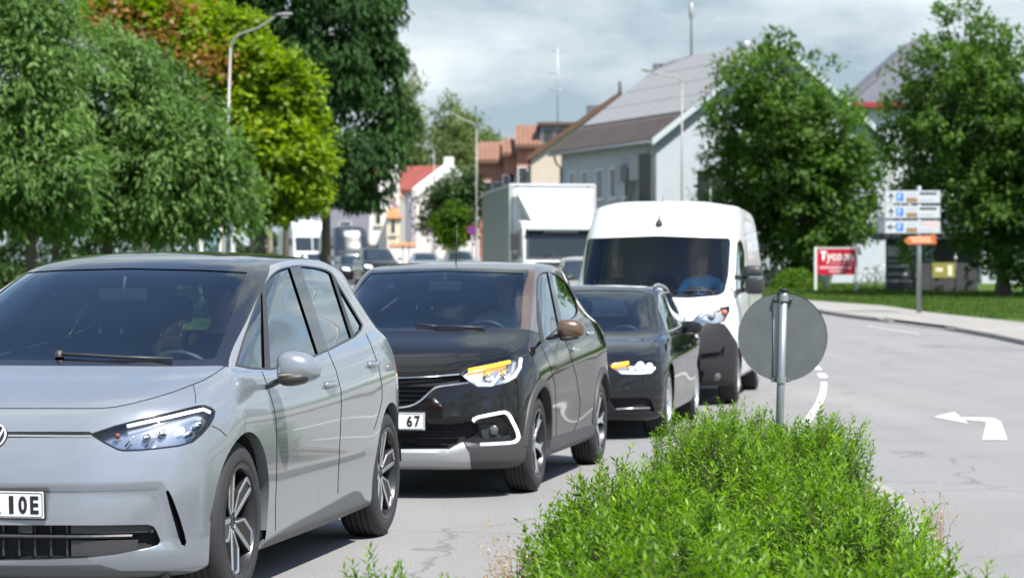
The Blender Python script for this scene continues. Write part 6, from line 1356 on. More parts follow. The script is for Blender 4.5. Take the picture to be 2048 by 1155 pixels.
# ------------------------------------------------------------------ signs and street furniture
M_galv = mat('galvanised', (.30, .33, .345), .42, .6, noise=.12, nscale=12); M_signback = mat('sign_back_grey', (.115, .13, .137), .55, .2, noise=.16, nscale=7)
M_pole = mat('lamp_pole', (.30, .295, .27), .5, .3, noise=.1, nscale=3); M_white = mat('white_board', (.50, .53, .56), .5); M_post = mat('white_post', (.75, .76, .76), .5)
def build_round_sign():
    Y = 15.8; X = (1566 - CXP) / FPX * Y; t = thing('round_sign', 'back of a round grey traffic sign on a galvanised post in the island', 'sign', (X, Y, .06))
    lean = .055; tz = zpx(582, Y) - .06
    f = lambda z: Vector((lean * (z - 1.1) * .6, 0, z))
    b = MB(); b.tube([f(-.2), f(tz * .5), f(tz)], .027, 20); b.build('post', M_galv, t)
    b = MB(); b.tube([f(tz - .005), f(tz + .018)], .033, 18); b.build('post_cap', mat('cap_black', (.02, .02, .02), .5), t, bevel=.004)
    cz = zpx(674, Y) - .06; c = f(cz); cx = c.x + .006
    o = bpy.data.objects.new('sign_disc', None); COL.objects.link(o); o.parent = t; o.location = (cx, .036, cz); o.rotation_euler = (0, 0, R(-4))
    b = MB(); b.lathe([(.001, 0), (.297, 0), (.30, -.003), (.30, .004), (.297, .006), (.001, .006)], 72, 'Y', smooth=False); b.build('disc_plate', M_signback, o, fix=True)
    b = MB(); b.prism(rounded([(-.028, -.27), (.028, -.27), (.028, .235), (-.028, .235)], .02, 3), -.010, -.0015, lambda a, c_, d: (a - .036, d, c_)); b.build('stiffening_rail', mat('rail_pale', (.36, .38, .38), .5, .3), o)
    for dz in (.262, -.285):
        cc = bpy.data.objects.new('clamp', None); COL.objects.link(cc); cc.parent = t; p = f(cz + dz); cc.location = p
        b = MB(); b.lathe([(.0315, -.02), (.036, -.02), (.036, .02), (.0315, .02)], 20, 'Z', close=True, smooth=False); b.build('clamp_band', M_galv, cc, fix=False)
        for s in (1, -1): b = MB(); b.box(s * .034, s * .062, .005, .03, -.016, .016); b.build('clamp_ear', mat('clamp_dark', (.12, .12, .12), .5, .5), cc)
        b = MB(); b.tube([(.048, -.012, 0), (.048, .034, 0)], .007, 6); b.build('clamp_bolt', M_galv, cc)
def board(parent, name, x0, x1, z0, z1, y, m, d=.03, bevel=.004):
    b = MB(); b.box(x0, x1, y, y + d, z0, z1); return b.build(name, m, parent, bevel=bevel)
TXT = lambda x, y, z: Matrix(((1, 0, 0, x), (0, 0, -1, y), (0, 1, 0, z), (0, 0, 0, 1)))
def build_direction_sign():
    Y = 69.4; s = FPX / Y; X = (1838 - CXP) / s; g = gz(X, Y) + .1; t = thing('direction_sign', 'white three-panel parking direction sign with orange arrow on a steel post', 'sign', (X, Y, g))
    px = lambda u: (u - 1838) / s; pz = lambda v: zpx(v, Y) - g
    b = MB(); b.tube([(0, 0, -.2), (0, 0, pz(372))], .075, 16); b.build('post', M_galv, t)
    ink = mat('sign_ink', (.05, .055, .06), .6); grey = mat('sign_grey_print', (.42, .44, .46), .6); blue = mat('sign_blue', (.03, .20, .55), .5); br = mat('led_brown', (.10, .06, .025), .5); frame = mat('sign_frame', (.33, .35, .37), .5, .4)
    for i, (v0, v1) in enumerate(((381, 407), (411, 437), (441, 467))):
        p = bpy.data.objects.new('sign_panel', None); COL.objects.link(p); p.parent = t; p.location = (0, -.09, pz(v1))
        hh = (v1 - v0) / s; x0, x1 = px(1768), px(1880)
        board(p, 'panel_board', x0, x1, 0, hh, 0, frame); board(p, 'panel_face', x0 + .025, x1 - .025, .02, hh - .02, -.006, M_white, .005, 0)
        # arrow, P field, counter, lines of print
        ax, az = px(1781), hh / 2; up = i < 2
        arr = [(-.02, -.13), (.02, -.13), (.02, .02), (.07, -.03), (.09, 0), (0, .13), (-.09, 0), (-.07, -.03), (-.02, .02)] if up else [(.13, -.02), (.13, .02), (-.02, .02), (.03, .07), (0, .09), (-.13, 0), (0, -.09), (.03, -.07), (-.02, -.02)]
        b = MB(); b.prism([(ax + a, az + c) for a, c in arr], -.0085, -.0065, lambda a, c, d: (a, d, c)); b.build('arrow', ink, p)
        board(p, 'parking_field', px(1791), px(1806), .07, hh - .07, -.0085, blue, .002, 0)
        text_part('parking_letter', 'P', .2, TXT(px(1794), -.010, .10), M_white, p, bold=.006, height=hh - .20)
        board(p, 'counter', px(1812), px(1833), .045, .165, -.0085, br, .002, 0)
        for k in range(3): board(p, 'counter_digit', px(1815 + 6 * k), px(1818.5 + 6 * k), .07, .14, -.0098, mat('counter_amber', (.55, .30, .08), .6), .001, 0)
        for (u0, u1, z0, z1, m_) in ((1812, 1832, .24, .30, grey), (1838, 1872, .255, .325, ink if i < 2 else grey), (1838, 1866, .08, .13, grey)): board(p, 'print_line', px(u0), px(u1), z0, z1, -.0085, m_, .002, 0)
        if i == 2: board(p, 'red_label', px(1851), px(1874), .20, .34, -.0095, mat('label_pink', (.75, .45, .45), .6), .001, 0)
    o = bpy.data.objects.new('orange_arrow', None); COL.objects.link(o); o.parent = t; o.location = (0, -.1, pz(489))
    orange = mat('sign_orange', (.50, .14, .045), .5)
    b = MB(); b.prism([(px(1807), .12), (px(1815), .24), (px(1870), .30), (px(1872), .02), (px(1815), .0)], 0, .02, lambda a, c, d: (a, d, c)); b.build('arrow_board', orange, o)
    for z0, u0, u1 in ((.17, 1818, 1860), (.08, 1822, 1862)): board(o, 'print_line', px(u0), px(u1), z0, z0 + .045, -.003, mat('orange_print', (.9, .55, .35), .6), .002, 0)
def build_red_sign():
    Y = 96; s = FPX / Y; X = (1672 - CXP) / s; g = gz(X, Y) + .09; t = thing('sign_board', 'red Tycoon sign board between two white posts on the grass', 'sign', (X, Y, g))
    px = lambda u: (u - 1672) / s; pz = lambda v: zpx(v, Y) - g
    red = mat('sign_red', (.50, .012, .035), .4); 
    board(t, 'panel', px(1633), px(1711), pz(549), pz(497), -.02, red, .04)
    for u in (1631, 1713): b = MB(); b.box(px(u) - .05, px(u) + .05, -.05, .05, -.3, pz(494)); b.build('post', M_post, t, bevel=.008)
    b = MB(); b.box(px(1631), px(1713), -.03, .03, pz(497), pz(494.5)); b.build('top_rail', M_post, t)
    wl = mat('sign_white_print', (.8, .8, .8), .5)
    text_part('lettering', 'Tycoon', .4, TXT(px(1640), -.026, pz(527)), wl, t, bold=.012, width=px(1706) - px(1640), height=pz(501.5) - pz(527))
    for v0, v1, u0, u1 in ((527, 525.5, 1660, 1705), (537, 532.5, 1639, 1702), (544, 540.5, 1658, 1688)): board(t, 'print_line', px(u0), px(u1), pz(v0), pz(v1), -.026, mat('print_pink', (.75, .5, .53), .5), .003, 0)
def build_right_back():
    # dark information wall with light panels
    Y = 96; s = FPX / Y; X = (1860 - CXP) / s; g = gz(X, Y) + .05; t = thing('notice_wall', 'dark notice wall with white panels and flat roof behind the parking sign', 'notice board', (X, Y, g))
    px = lambda u: (u - 1860) / s; pz = lambda v: zpx(v, Y) - g; dark = mat('dark_cladding', (.055, .055, .062), .6, noise=.2)
    for u0 in range(1772, 1956, 23): board(t, 'wall_panel', px(u0), px(u0 + 22.6), -.1, pz(478), 0, dark, .12)
    board(t, 'roof', px(1757), px(1966), pz(478), pz(466), -.5, mat('flat_roof', (.10, .105, .12), .7), 2.2)
    board(t, 'upper_fascia', px(1757), px(1966), pz(466), pz(430), .2, mat('fascia_grey', (.17, .19, .22), .7), .3)
    wb = mat('panel_pale', (.48, .50, .52), .6); pl = mat('panel_blue', (.38, .45, .55), .6)
    board(t, 'white_panel', px(1774), px(1804), pz(512), pz(491), -.02, wb, .02); board(t, 'white_panel', px(1807), px(1834), pz(512), pz(491), -.02, wb, .02); board(t, 'blue_panel', px(1848), px(1870), pz(522), pz(489), -.02, pl, .02)
    for v0, v1, u1 in ((523, 519, 1828), (534, 529, 1834), (550, 545, 1815), (564, 559, 1826)): board(t, 'print_line', px(1776), px(u1), pz(v0), pz(v1), -.015, mat('print_grey', (.33, .34, .36), .6), .015, 0)
    # yellow board on a black post
    Y = 83; s = FPX / Y; X = (1911 - CXP) / s; g = gz(X, Y) + .09; t = thing('yellow_sign', 'yellow board on a thin black post on the grass', 'sign', (X, Y, g)); px = lambda u: (u - 1911) / s; pz = lambda v: zpx(v, Y) - g
    b = MB(); b.tube([(0, 0, -.2), (0, 0, pz(505))], .03, 10); b.build('post', mat('post_black', (.02, .02, .022), .5), t)
    b = MB(); b.lathe([(.001, .06), (.05, .05), (.06, 0), (.05, -.09), (.001, -.1)], 12, 'Z', (px(1919) * 0, 0, pz(515))); b.build('reflector_head', mat('head_grey', (.4, .35, .36), .6), t)
    board(t, 'panel', px(1864), px(1910), pz(555), pz(525), -.05, mat('sign_yellow_shaded', (.24, .22, .045), .5), .03)  # yellow darkened to olive, tree shade put into the colour
    for u0, u1, v0, v1 in ((1871, 1885, 543, 535), (1895, 1904, 551, 530)): board(t, 'print_field', px(u0), px(u1), pz(v0), pz(v1), -.054, mat('print_cream', (.68, .66, .45), .6), .003, 0)
    # green walled house with a white column at the right border
    Y = 112; s = FPX / Y; X = (1975 - CXP) / s; g = gz(X, Y); t = thing('house', 'green walled low building with white corner column behind the right tree', 'house', (X, Y, g)); px = lambda u: (u - 1975) / s; pz = lambda v: zpx(v, Y) - g
    board(t, 'wall', px(1985), px(2140), -.1, pz(470), .1, mat('wall_sage', (.20, .27, .23), .8, noise=.1), 4, 0); board(t, 'plinth', px(1983), px(2142), -.1, pz(566), .04, mat('plinth_grey', (.28, .25, .22), .8), .1); board(t, 'sill_band', px(1984), px(2141), pz(566), pz(561), .0, M_white, .09)
    board(t, 'column', px(1962), px(1984), -.1, pz(480), -.2, M_white, .6); board(t, 'roof', px(1950), px(2150), pz(470), pz(440), -.5, mat('flat_roof', (.10, .105, .12), .7), 5)
    # bicycles leaning by the red sign
    for u, lb, c in ((1742, 'grey bicycle leaning behind the red sign board', (.45, .45, .46)), (1760, 'pale bicycle nearest the dark notice wall', (.55, .53, .40))):
        Y = 99; s = FPX / Y; X = (u - CXP) / s; g = gz(X, Y) + .09; t = thing('bicycle', lb, 'bicycle', (X, Y, g), R(25 if u < 1750 else -35), 'bicycles by the notice wall'); fm = mat('bike_%d' % u, c, .4, .3)
        for x in (-.52, .52):
            b = MB(); n = 28; b.tube([(x + .34 * math.cos(2 * math.pi * k / n), 0, .35 + .34 * math.sin(2 * math.pi * k / n)) for k in range(n + 1)], .018, 6, caps=False); b.build('wheel', M_rubber, t)
            for k in range(8): b = MB(); a = k * math.pi / 4; b.tube([(x, 0, .35), (x + .33 * math.cos(a), 0, .35 + .33 * math.sin(a))], .004, 4); b.build('spoke', M_alu, t)
        b = MB()
        for p, q in (((-.52, 0, .35), (-.12, 0, .32)), ((-.12, 0, .32), (-.22, 0, .85)), ((-.12, 0, .32), (.36, 0, .80)), ((-.19, 0, .75), (.36, 0, .80)), ((-.52, 0, .35), (-.2, 0, .78)), ((.52, 0, .35), (.34, 0, .98))): b.tube([p, q], .02, 6)
        b.build('frame', fm, t); b = MB(); b.tube([(.30, -.28, 1.02), (.36, 0, .98), (.30, .28, 1.02)], .015, 6); b.build('handlebar', M_alu, t); b = MB(); b.box(-.34, -.1, -.07, .07, .86, .92); b.build('saddle', M_plastic, t, bevel=.02)
    # white garden wall glimpsed under the round tree
    Y = 108; s = FPX / Y; X = (1565 - CXP) / s; g = gz(X, Y); t = thing('garden_wall', 'sunlit white garden wall glimpsed under the round tree', 'wall', (X, Y, g)); px = lambda u: (u - 1565) / s; pz = lambda v: zpx(v, Y) - g
    wm = mat('render_white', (.75, .75, .73), .8, noise=.06); board(t, 'wall', px(1510), px(1606), -.1, pz(541), 0, wm, .25)
    for u in (1552, 1594): board(t, 'pillar', px(u) - .12, px(u) + .12, pz(541), pz(505), 0, wm, .25)
    b = MB(); b.box(px(1505), px(1612), -.05, .3, pz(541), pz(539)); b.build('coping', mat('coping', (.6, .6, .58), .8), t)
    # white crate-like box under the red sign
    Y = 103; s = FPX / Y; X = (1650 - CXP) / s; t = thing('planter', 'white flower planter under the red sign board', 'planter', (X, Y, gz(X, Y) + .09)); b = MB(); b.lathe([(.18, 0), (.22, .02), (.30, .42), (.33, .45), (.33, .5), (.28, .5), (.26, .4)], 20, 'Z'); b.build('pot', M_post, t); n = 500; q = unit(n) * .3; q[:, 2] = np.abs(q[:, 2]) + .45
    link('flowers', leaves_mesh('flowers', q, unit(n), unit(n), .09, .07, rng.random(n)), leafmat('petal_white', (.7, .7, .66), (.8, .8, .78), .6, .3), t)
def lamp_post(u, Y, vtop, reach_px, vhead, label, group='street lamps', lean=0.0, ubase=None):
    s = FPX / Y; ub = ubase or u; X = (ub - CXP) / s; g = gz(X, Y) + .08; t = thing('street_lamp', label, 'street lamp', (X, Y, g), 0, group); H_ = zpx(vtop, Y) - g; dx = (u - ub) / s
    b = MB(); b.tube([(0, 0, -.2), (0, 0, .9), (dx * .12, 0, .95), (dx * .5, 0, H_ * .5), (dx, 0, H_)], [.08, .08, .055, .045, .034], 14); b.build('pole', M_pole, t)
    e = reach_px / s; hz = zpx(vhead, Y) - g; sg = 1 if e > 0 else -1
    arm = curve([(dx, 0, H_ - .05), (dx + e * .10, 0, H_ + .20 * (hz - H_) + .12), (dx + e * .45, 0, H_ * .45 + hz * .55 + .05), (dx + e * .75, 0, hz)], 4)
    b = MB(); b.tube([tuple(p) for p in arm], [.03] * (len(arm) - 1) + [.024], 10); b.build('arm', M_pole, t)
    b = MB(); x0, x1 = dx + e * .70, dx + e * 1.0; lm = mat('lamp_head_grey', (.22, .23, .24), .5)
    blob('lamp_head', [[(x0 + (x1 - x0) * k, .16 * w_ * c, hz + .07 * d * w_ + .03 * k) for c, d in ((1, -.4), (.8, .7), (-.8, .7), (-1, -.4), (-.7, -.8), (.7, -.8))] for k, w_ in ((0, .35), (.15, .7), (.5, 1), (.9, .8), (1, .4))], lm, t, 1)
    b = MB(); b.box(min(x0, x1) + .2, max(x0, x1) - .12, -.1, .1, hz - .075, hz - .055); b.build('lamp_glass', mat('lamp_glass', (.5, .52, .5), .2), t)
def no_stopping(u, v, Y, rpx, label, post=False):
    s = FPX / Y; X = (u - CXP) / s; g = gz(X, Y) + .08; t = thing('no_stopping_sign', label, 'sign', (X, Y, g), 0, 'no-stopping signs'); z = zpx(v, Y) - g; r = rpx / s
    b = MB(); b.tube([(0, .03, -.2), (0, .03, z + r)], .03, 8); b.build('post', M_galv, t)
    b = MB(); b.lathe([(.001, -.012), (r, -.012), (r, .0), (.001, 0)], 32, 'Y', (0, 0, z), smooth=False); b.build('disc', mat('sign_blue_deep', (.03, .05, .35), .5), t)
    b = MB(); b.lathe([(r * .78, -.014), (r, -.014), (r, -.012), (r * .78, -.012)], 32, 'Y', (0, 0, z), close=True, smooth=False); b.build('red_ring', mat('sign_red_bright', (.30, .015, .03), .5), t)
    for a in (R(45), R(-45)): b = MB(); b.box(-r * .85, r * .85, -.0155, -.0145, -r * .1, r * .1, M=Matrix.Translation((0, 0, z)) @ Matrix.Rotation(a, 4, 'Y')); b.build('red_bar', mat('sign_red_bright', (.30, .015, .03), .5), t)
def build_left_street():
    lamp_post(461, 60, 95, 125, 30, 'street lamp standing in the yellow green maple', ubase=443)
    lamp_post(953, 118, 258, -58, 228, 'street lamp between the bright round tree and the truck'); lamp_post(1364, 95, 165, -82, 141, 'street lamp in front of the grey house gable')
    lamp_post(2290, 45.3, -230, 60, -260, 'street lamp beyond the right border whose shadow crosses the road')
    lamp_post(868, 150, 300, -40, 290, 'thin far street lamp beside the white gabled house')
    no_stopping(944, 460, 117, 9.5, 'no-stopping sign on the lamp beside the truck'); no_stopping(863, 460, 140, 6.5, 'small far no-stopping sign beside the white house')
    # wooden railing and white delineator at the left border
    t = thing('railing', 'weathered wooden railing at the left border', 'railing', at_px(40, 48)); wd = mat('wood_grey', (.26, .22, .16), .85, noise=.3, nscale=20)
    for x in np.linspace(-1.1, 1.0, 4): b = MB(); b.box(x - .05, x + .05, -.05, .05, -.1, .95); b.build('rail_post', wd, t, bevel=.01)
    for z0, dz in ((.55, -.3), (.85, -.35)): b = MB(); b.hexa([(-1.2, -.09, z0 + .2), (1.15, -.09, z0 + dz * .3), (1.15, -.055, z0 + dz * .3), (-1.2, -.055, z0 + .2), (-1.2, -.09, z0 + .32), (1.15, -.09, z0 + dz * .3 + .12), (1.15, -.055, z0 + dz * .3 + .12), (-1.2, -.055, z0 + .32)]); b.build('rail_board', wd, t)
    bb = at_px(36, 44); t = thing('delineator', 'slanted white marker post at the left border', 'post', bb); b = MB(); b.hexa([(-.05, -.03, -.1), (.05, -.03, -.1), (.05, .03, -.1), (-.05, .03, -.1), (.02, -.03, .80), (.12, -.03, .80), (.12, .03, .80), (.02, .03, .80)]); b.build('marker_post', M_post, t, bevel=.01); b = MB(); b.box(-.01, .10, -.034, -.028, .5, .58); b.build('marker_band', M_plastic, t)
    # glass bus shelter between the trunks
    Y = 78; bb = at_px(440, Y); s = FPX / Y; t = thing('bus_shelter', 'glass bus shelter with white frame under the maple', 'shelter', bb); pz = lambda v: zpx(v, Y) - bb[2]; px = lambda u: (u - 440) / s
    for u in (403, 442, 466): b = MB(); b.box(px(u) - .06, px(u) + .06, -.05, .05, -.1, pz(438)); b.build('frame_post', M_post, t, bevel=.01)
    for u0, u1 in ((405, 441), (444, 465)): b = MB(); b.box(px(u0), px(u1), -.01, .01, .2, pz(446)); b.build('glass_pane', glassmat('shelter_glass', (.6, .75, .75), 1.3), t)
    b = MB(); b.box(px(392), px(476), -.2, 1.6, pz(438), pz(433)); b.build('shelter_roof', mat('shelter_grey', (.3, .32, .33), .6), t); b = MB(); b.box(px(405), px(465), .9, .95, 0, 1.8); b.build('back_panel', mat('shelter_back', (.45, .55, .58), .6), t)
    Y = 74; bb = at_px(318, Y); t = thing('utility_box', 'pale utility cabinet under the trees above the grey car roof', 'cabinet', bb); s = FPX / Y; b = MB(); b.box(-.36, .36, -.2, .2, -.1, zpx(484, Y) - bb[2]); b.build('cabinet_body', mat('cabinet_pale', (.5, .51, .48), .7), t, bevel=.02); b = MB(); b.box(-.42, .42, -.26, .26, zpx(484, Y) - bb[2], zpx(478, Y) - bb[2]); b.build('cabinet_lid', mat('cabinet_lid', (.3, .29, .25), .7), t, bevel=.01)
    for x in (-.005,): b = MB(); b.box(x - .006, x + .006, -.204, -.198, .1, zpx(486, Y) - bb[2]); b.build('door_gap', M_gap, t)
    # more trunks of the row under the maple
    for u, Y, w, lb, sd in ((505, 84, .16, 'brown trunk left of the pair beside the motorhome', 21), (540, 82, .14, 'brown trunk in the middle of the row beside the motorhome', 22), (572, 86, .17, 'dark trunk nearest the white motorhome', 23), (288, 62, .12, 'dark trunk above the grey car roof', 24), (112, 52, .13, 'dark trunk beside the wooden railing', 25)):
        bb = at_px(u, Y); s_ = FPX / Y; tree('tree', lb, bb, w, auto_blobs(0, .8, zpx(395, Y) - bb[2], 60 / s_, 60 / s_, 38 / s_, 5, sd, .5), 70, 34, .2, ML_dark, group='row of trees beside the street', clump_r=.5, bark=M_barkpale if u in (540, 505) else M_bark, trunk_top=zpx(400, Y) - bb[2])
# ------------------------------------------------------------------ houses
def pitched(t, frame, w, l, he, hr, wall_m, roof_m, over=.4, verge_m=None, thick=.14, wall_name='wall'):
    """gabled house in a local frame: x across the gable (0..w), y along the ridge (0..l); frame maps to parent space"""
    P = [(0, 0), (w, 0), (w, he), (w / 2, hr), (0, he)]
    b = MB(); b.prism(P, 0, l, lambda a, c, d: frame(a, d, c)); b.build(wall_name, wall_m, t)
    k = (hr - he) / (w / 2)
    for sgn in (0, 1):
        q = [(-over, he - over * k), (w / 2, hr)] if sgn == 0 else [(w / 2, hr), (w + over, he - over * k)]
        (a0, z0), (a1, z1) = q; b = MB()
        b.hexa([frame(a0, -over, z0 + .02), frame(a1, -over, z1 + .02), frame(a1, l + over, z1 + .02), frame(a0, l + over, z0 + .02), frame(a0, -over, z0 + thick), frame(a1, -over, z1 + thick), frame(a1, l + over, z1 + thick), frame(a0, l + over, z0 + thick)])
        b.build('roof', roof_m, t)
    if verge_m:
        for (a0, z0, a1, z1) in ((-over, he - over * k, w / 2, hr), (w / 2, hr, w + over, he - over * k)):
            b = MB(); y0, y1 = -over - .05, -over + .02; b.hexa([frame(a0, y0, z0 - .14), frame(a1, y0, z1 - .14), frame(a1, y1, z1 - .14), frame(a0, y1, z0 - .14), frame(a0, y0, z0 + thick + .03), frame(a1, y0, z1 + thick + .03), frame(a1, y1, z1 + thick + .03), frame(a0, y1, z0 + thick + .03)]); b.build('verge_board', verge_m, t)
def win(t, frame, side, a, z, w, h, w_, l_, frame_m, glass_m, rec=.10, sill_m=None, muntin=True, cross=True):
    """window on side 'x0' (left wall, a along y) or 'y0' (gable, a along x): frame, panes, sill"""
    if side == 'y0': F = lambda u, d, z_: frame(u, -d, z_)
    else: F = lambda u, d, z_: frame(-d, u, z_)
    o = bpy.data.objects.new('window', None); COL.objects.link(o); o.parent = t
    bx = lambda b, u0, u1, z0, z1, d0, d1: b.hexa([F(u0, d0, z0), F(u1, d0, z0), F(u1, d1, z0), F(u0, d1, z0), F(u0, d0, z1), F(u1, d0, z1), F(u1, d1, z1), F(u0, d1, z1)])
    f = .07
    b = MB(); bx(b, a, a + w, z, z + f, .004, .05); bx(b, a, a + w, z + h - f, z + h, .004, .05); bx(b, a, a + f, z + f, z + h - f, .004, .05); bx(b, a + w - f, a + w, z + f, z + h - f, .004, .05)
    if muntin: bx(b, a + w / 2 - f / 2, a + w / 2 + f / 2, z + f, z + h - f, .004, .045)
    b.build('window_frame', frame_m, o)
    for (u0, u1) in (((a + f, a + w / 2 - f / 2), (a + w / 2 + f / 2, a + w - f)) if muntin else ((a + f, a + w - f),)):
        b = MB(); bx(b, u0, u1, z + f, z + h - f, .004, .02); b.build('pane', glass_m, o)
    b = MB(); bx(b, a - .08, a + w + .08, z - .07, z, .004, .14); b.build('sill', sill_m or frame_m, o)
M_pane = mat('house_pane', (.03, .035, .04), .06, coat=1.0); M_wf = mat('window_white', (.72, .73, .74), .5); M_gut = mat('gutter_zinc', (.30, .32, .33), .45, .6)
def rib_roof(name, c1, scale):
    m, nt, b, N, L = nodemat(name); b.inputs['Roughness'].default_value = .8
    tc = N('ShaderNodeTexCoord'); n = N('ShaderNodeTexNoise'); n.inputs['Scale'].default_value = 1.3; n.inputs['Detail'].default_value = 6; L(tc.outputs['Object'], n.inputs['Vector'])
    mr = N('ShaderNodeMapRange'); mr.inputs['To Min'].default_value = .7; mr.inputs['To Max'].default_value = 1.3; L(n.outputs['Fac'], mr.inputs['Value']); sc = N('ShaderNodeVectorMath'); sc.operation = 'SCALE'; sc.inputs[0].default_value = c1; L(mr.outputs[0], sc.inputs['Scale']); L(sc.outputs[0], b.inputs['Base Color'])
    MATS[name] = m; return m
def tile_rows(t, frame, a0, z0, a1, z1, y0, y1, m, n, lift=.16, name='roof_tile_course'):
    """courses of tiles laid as overlapping bands up a roof slope"""
    for i in range(n):
        k0, k1 = i / n, (i + 1) / n + .004
        aa, ab, za, zb = a0 + (a1 - a0) * k0, a0 + (a1 - a0) * k1, z0 + (z1 - z0) * k0, z0 + (z1 - z0) * k1
        b = MB(); b.hexa([frame(aa, y0, za + lift), frame(ab, y0, zb + lift - .02), frame(ab, y1, zb + lift - .02), frame(aa, y1, za + lift), frame(aa, y0, za + lift + .05), frame(ab, y0, zb + lift + .012), frame(ab, y1, zb + lift + .012), frame(aa, y1, za + lift + .05)]); b.build(name, m, t)
def build_houses():
    # ---- grey house with solar roof
    C = np.array([6.75, 110.0]); d = np.array([-.4, .917]); d /= np.linalg.norm(d); g2 = np.array([d[1], -d[0]]); g0 = gz(*C) - .3
    t = thing('house', 'pale blue grey house with solar panels on its steep roof behind the van', 'house', (C[0], C[1], g0))
    fr = lambda a, y, z: (g2[0] * a + d[0] * y, g2[1] * a + d[1] * y, z)
    wall = mat('render_bluegrey', (.42, .46, .51), .85, noise=.06, nscale=2, bump=.2, bscale=30); brown = rib_roof('tile_brown', (.085, .065, .062), 1)
    w, l, he, hr = 12.6, 10.6, zpx(272, 110) - g0, zpx(86, 112.6) - g0
    verge = mat('verge_pale', (.46, .52, .56), .6)
    pitched(t, fr, w, l, he, hr, wall, brown, .45, verge)
    k = (hr - he) / (w / 2); tile_rows(t, fr, -.45, he - .45 * k, 1.2, he + 1.2 * k, -.42, l + .42, brown, 7, .14)
    sol = mat('solar_glass', (.27, .275, .28), .55, 0, spec=.3); fl = mat('solar_frame', (.10, .10, .11), .5)
    nr, ncol = 4, 8; a_lo, a_hi = 1.35, w / 2 - .12
    for i in range(nr):
        for j in range(ncol):
            a0, a1 = a_lo + (a_hi - a_lo) * i / nr + .02, a_lo + (a_hi - a_lo) * (i + 1) / nr - .02; y0 = -.35 + (l + .7) * j / ncol + .02 + (.18 if j >= 3 else 0) * 0; y1 = -.35 + (l + .7) * (j + 1) / ncol - (.02 if j != 2 else .14)
            z0, z1 = he + a0 * k, he + a1 * k; b = MB(); b.hexa([fr(a0, y0, z0 + .17), fr(a1, y0, z1 + .17), fr(a1, y1, z1 + .17), fr(a0, y1, z0 + .17), fr(a0, y0, z0 + .22), fr(a1, y0, z1 + .22), fr(a1, y1, z1 + .22), fr(a0, y1, z0 + .22)]); b.build('solar_panel', sol, t)
    b = MB(); b.tube([fr(-.5, -.45, he - .5 * k + .05), fr(-.5, l + .45, he - .5 * k + .05)], .085, 8); b.build('gutter', M_gut, t)
    for y in (.1, l - .1): b = MB(); b.tube([fr(-.5, y - .1, he - .5 * k), fr(-.35, y, he - .75), fr(-.08, y, he - 1.0), fr(-.08, y, .2)], .055, 8); b.build('downpipe', M_gut, t)
    for (y, w_) in ((9.2, .75), (7.7, .75), (6.0, .85), (4.5, .75), (3.0, .7)): win(t, fr, 'x0', y - w_ / 2, he - 2.75, w_, 1.5, w, l, M_wf, M_pane, muntin=False)
    # loggia at the near corner
    b = MB(); y0, y1 = .55, 1.75
    lg = bpy.data.objects.new('loggia', None); COL.objects.link(lg); lg.parent = t
    bx = lambda a0, a1, y0, y1, z0, z1: MB().hexa([fr(a0, y0, z0), fr(a1, y0, z0), fr(a1, y1, z0), fr(a0, y1, z0), fr(a0, y0, z1), fr(a1, y0, z1), fr(a1, y1, z1), fr(a0, y1, z1)])
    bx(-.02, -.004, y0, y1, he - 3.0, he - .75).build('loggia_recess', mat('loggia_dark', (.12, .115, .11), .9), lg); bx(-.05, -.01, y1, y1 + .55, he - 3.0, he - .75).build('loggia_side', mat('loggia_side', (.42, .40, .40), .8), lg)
    bx(-.75, -.0, y0 - .1, y1 + .3, he - 3.2, he - 3.06).build('balcony_slab', mat('slab_grey', (.25, .25, .25), .8), lg)
    for i in range(9): bx(-.72, -.68, y0 + i * .15, y0 + i * .15 + .03, he - 3.06, he - 2.1).build('baluster', mat('rail_dark', (.05, .06, .055), .5), lg)
    bx(-.74, -.66, y0 - .08, y1 + .2, he - 2.1, he - 2.04).build('handrail', mat('rail_dark', (.05, .06, .055), .5), lg); bx(-.45, -.02, 2.9, 3.5, he - 2.0, he - 1.2).build('wall_vent', mat('vent_grey', (.35, .34, .34), .7), lg)
    win(t, fr, 'y0', 2.05, he - 3.35, 1.6, 1.75, w, l, M_wf, M_pane); win(t, fr, 'y0', 6.2, he - 3.35, 1.6, 1.75, w, l, M_wf, M_pane); win(t, fr, 'y0', 5.2, he + .8, 1.3, 1.5, w, l, M_wf, M_pane); win(t, fr, 'y0', 1.6, he - 6.6, 1.5, 1.6, w, l, M_wf, M_pane)
    p = fr(w / 2 - .3, 2.2, hr - .2); b = MB(); b.lathe([(.001, .55), (.2, .52), (.32, .4), (.34, .2), (.32, 0)], 18, 'Z', p); b.build('roof_cowl', M_gut, t)
    p = fr(w / 2 - .4, l + .2, hr); b = MB(); b.box(p[0] - .5, p[0] + .5, p[1] - .4, p[1] + .4, p[2] - 1.6, p[2] - .1); b.build('chimney', mat('chimney_dark', (.13, .14, .16), .7), t)
    p = fr(w / 2 - .1, l - 2.4, hr); b = MB(); b.tube([(p[0], p[1], p[2] - .2), (p[0], p[1], p[2] + 7)], [.06, .02], 8); b.lathe([(.001, .5), (.12, .3), (.12, -.3), (.001, -.5)], 8, 'Z', (p[0], p[1], p[2] + 2.4)); b.build('antenna_mast', mat('mast_grey', (.42, .44, .45), .5, .4), t)
    # ---- beige gable house
    Y = 138; s = FPX / Y; C = np.array([(1062 - CXP) / s, Y]); g0 = gz(*C) - .3; t = thing('house', 'cream gable house with brown verge between the grey and terracotta houses', 'house', (C[0], C[1], g0))
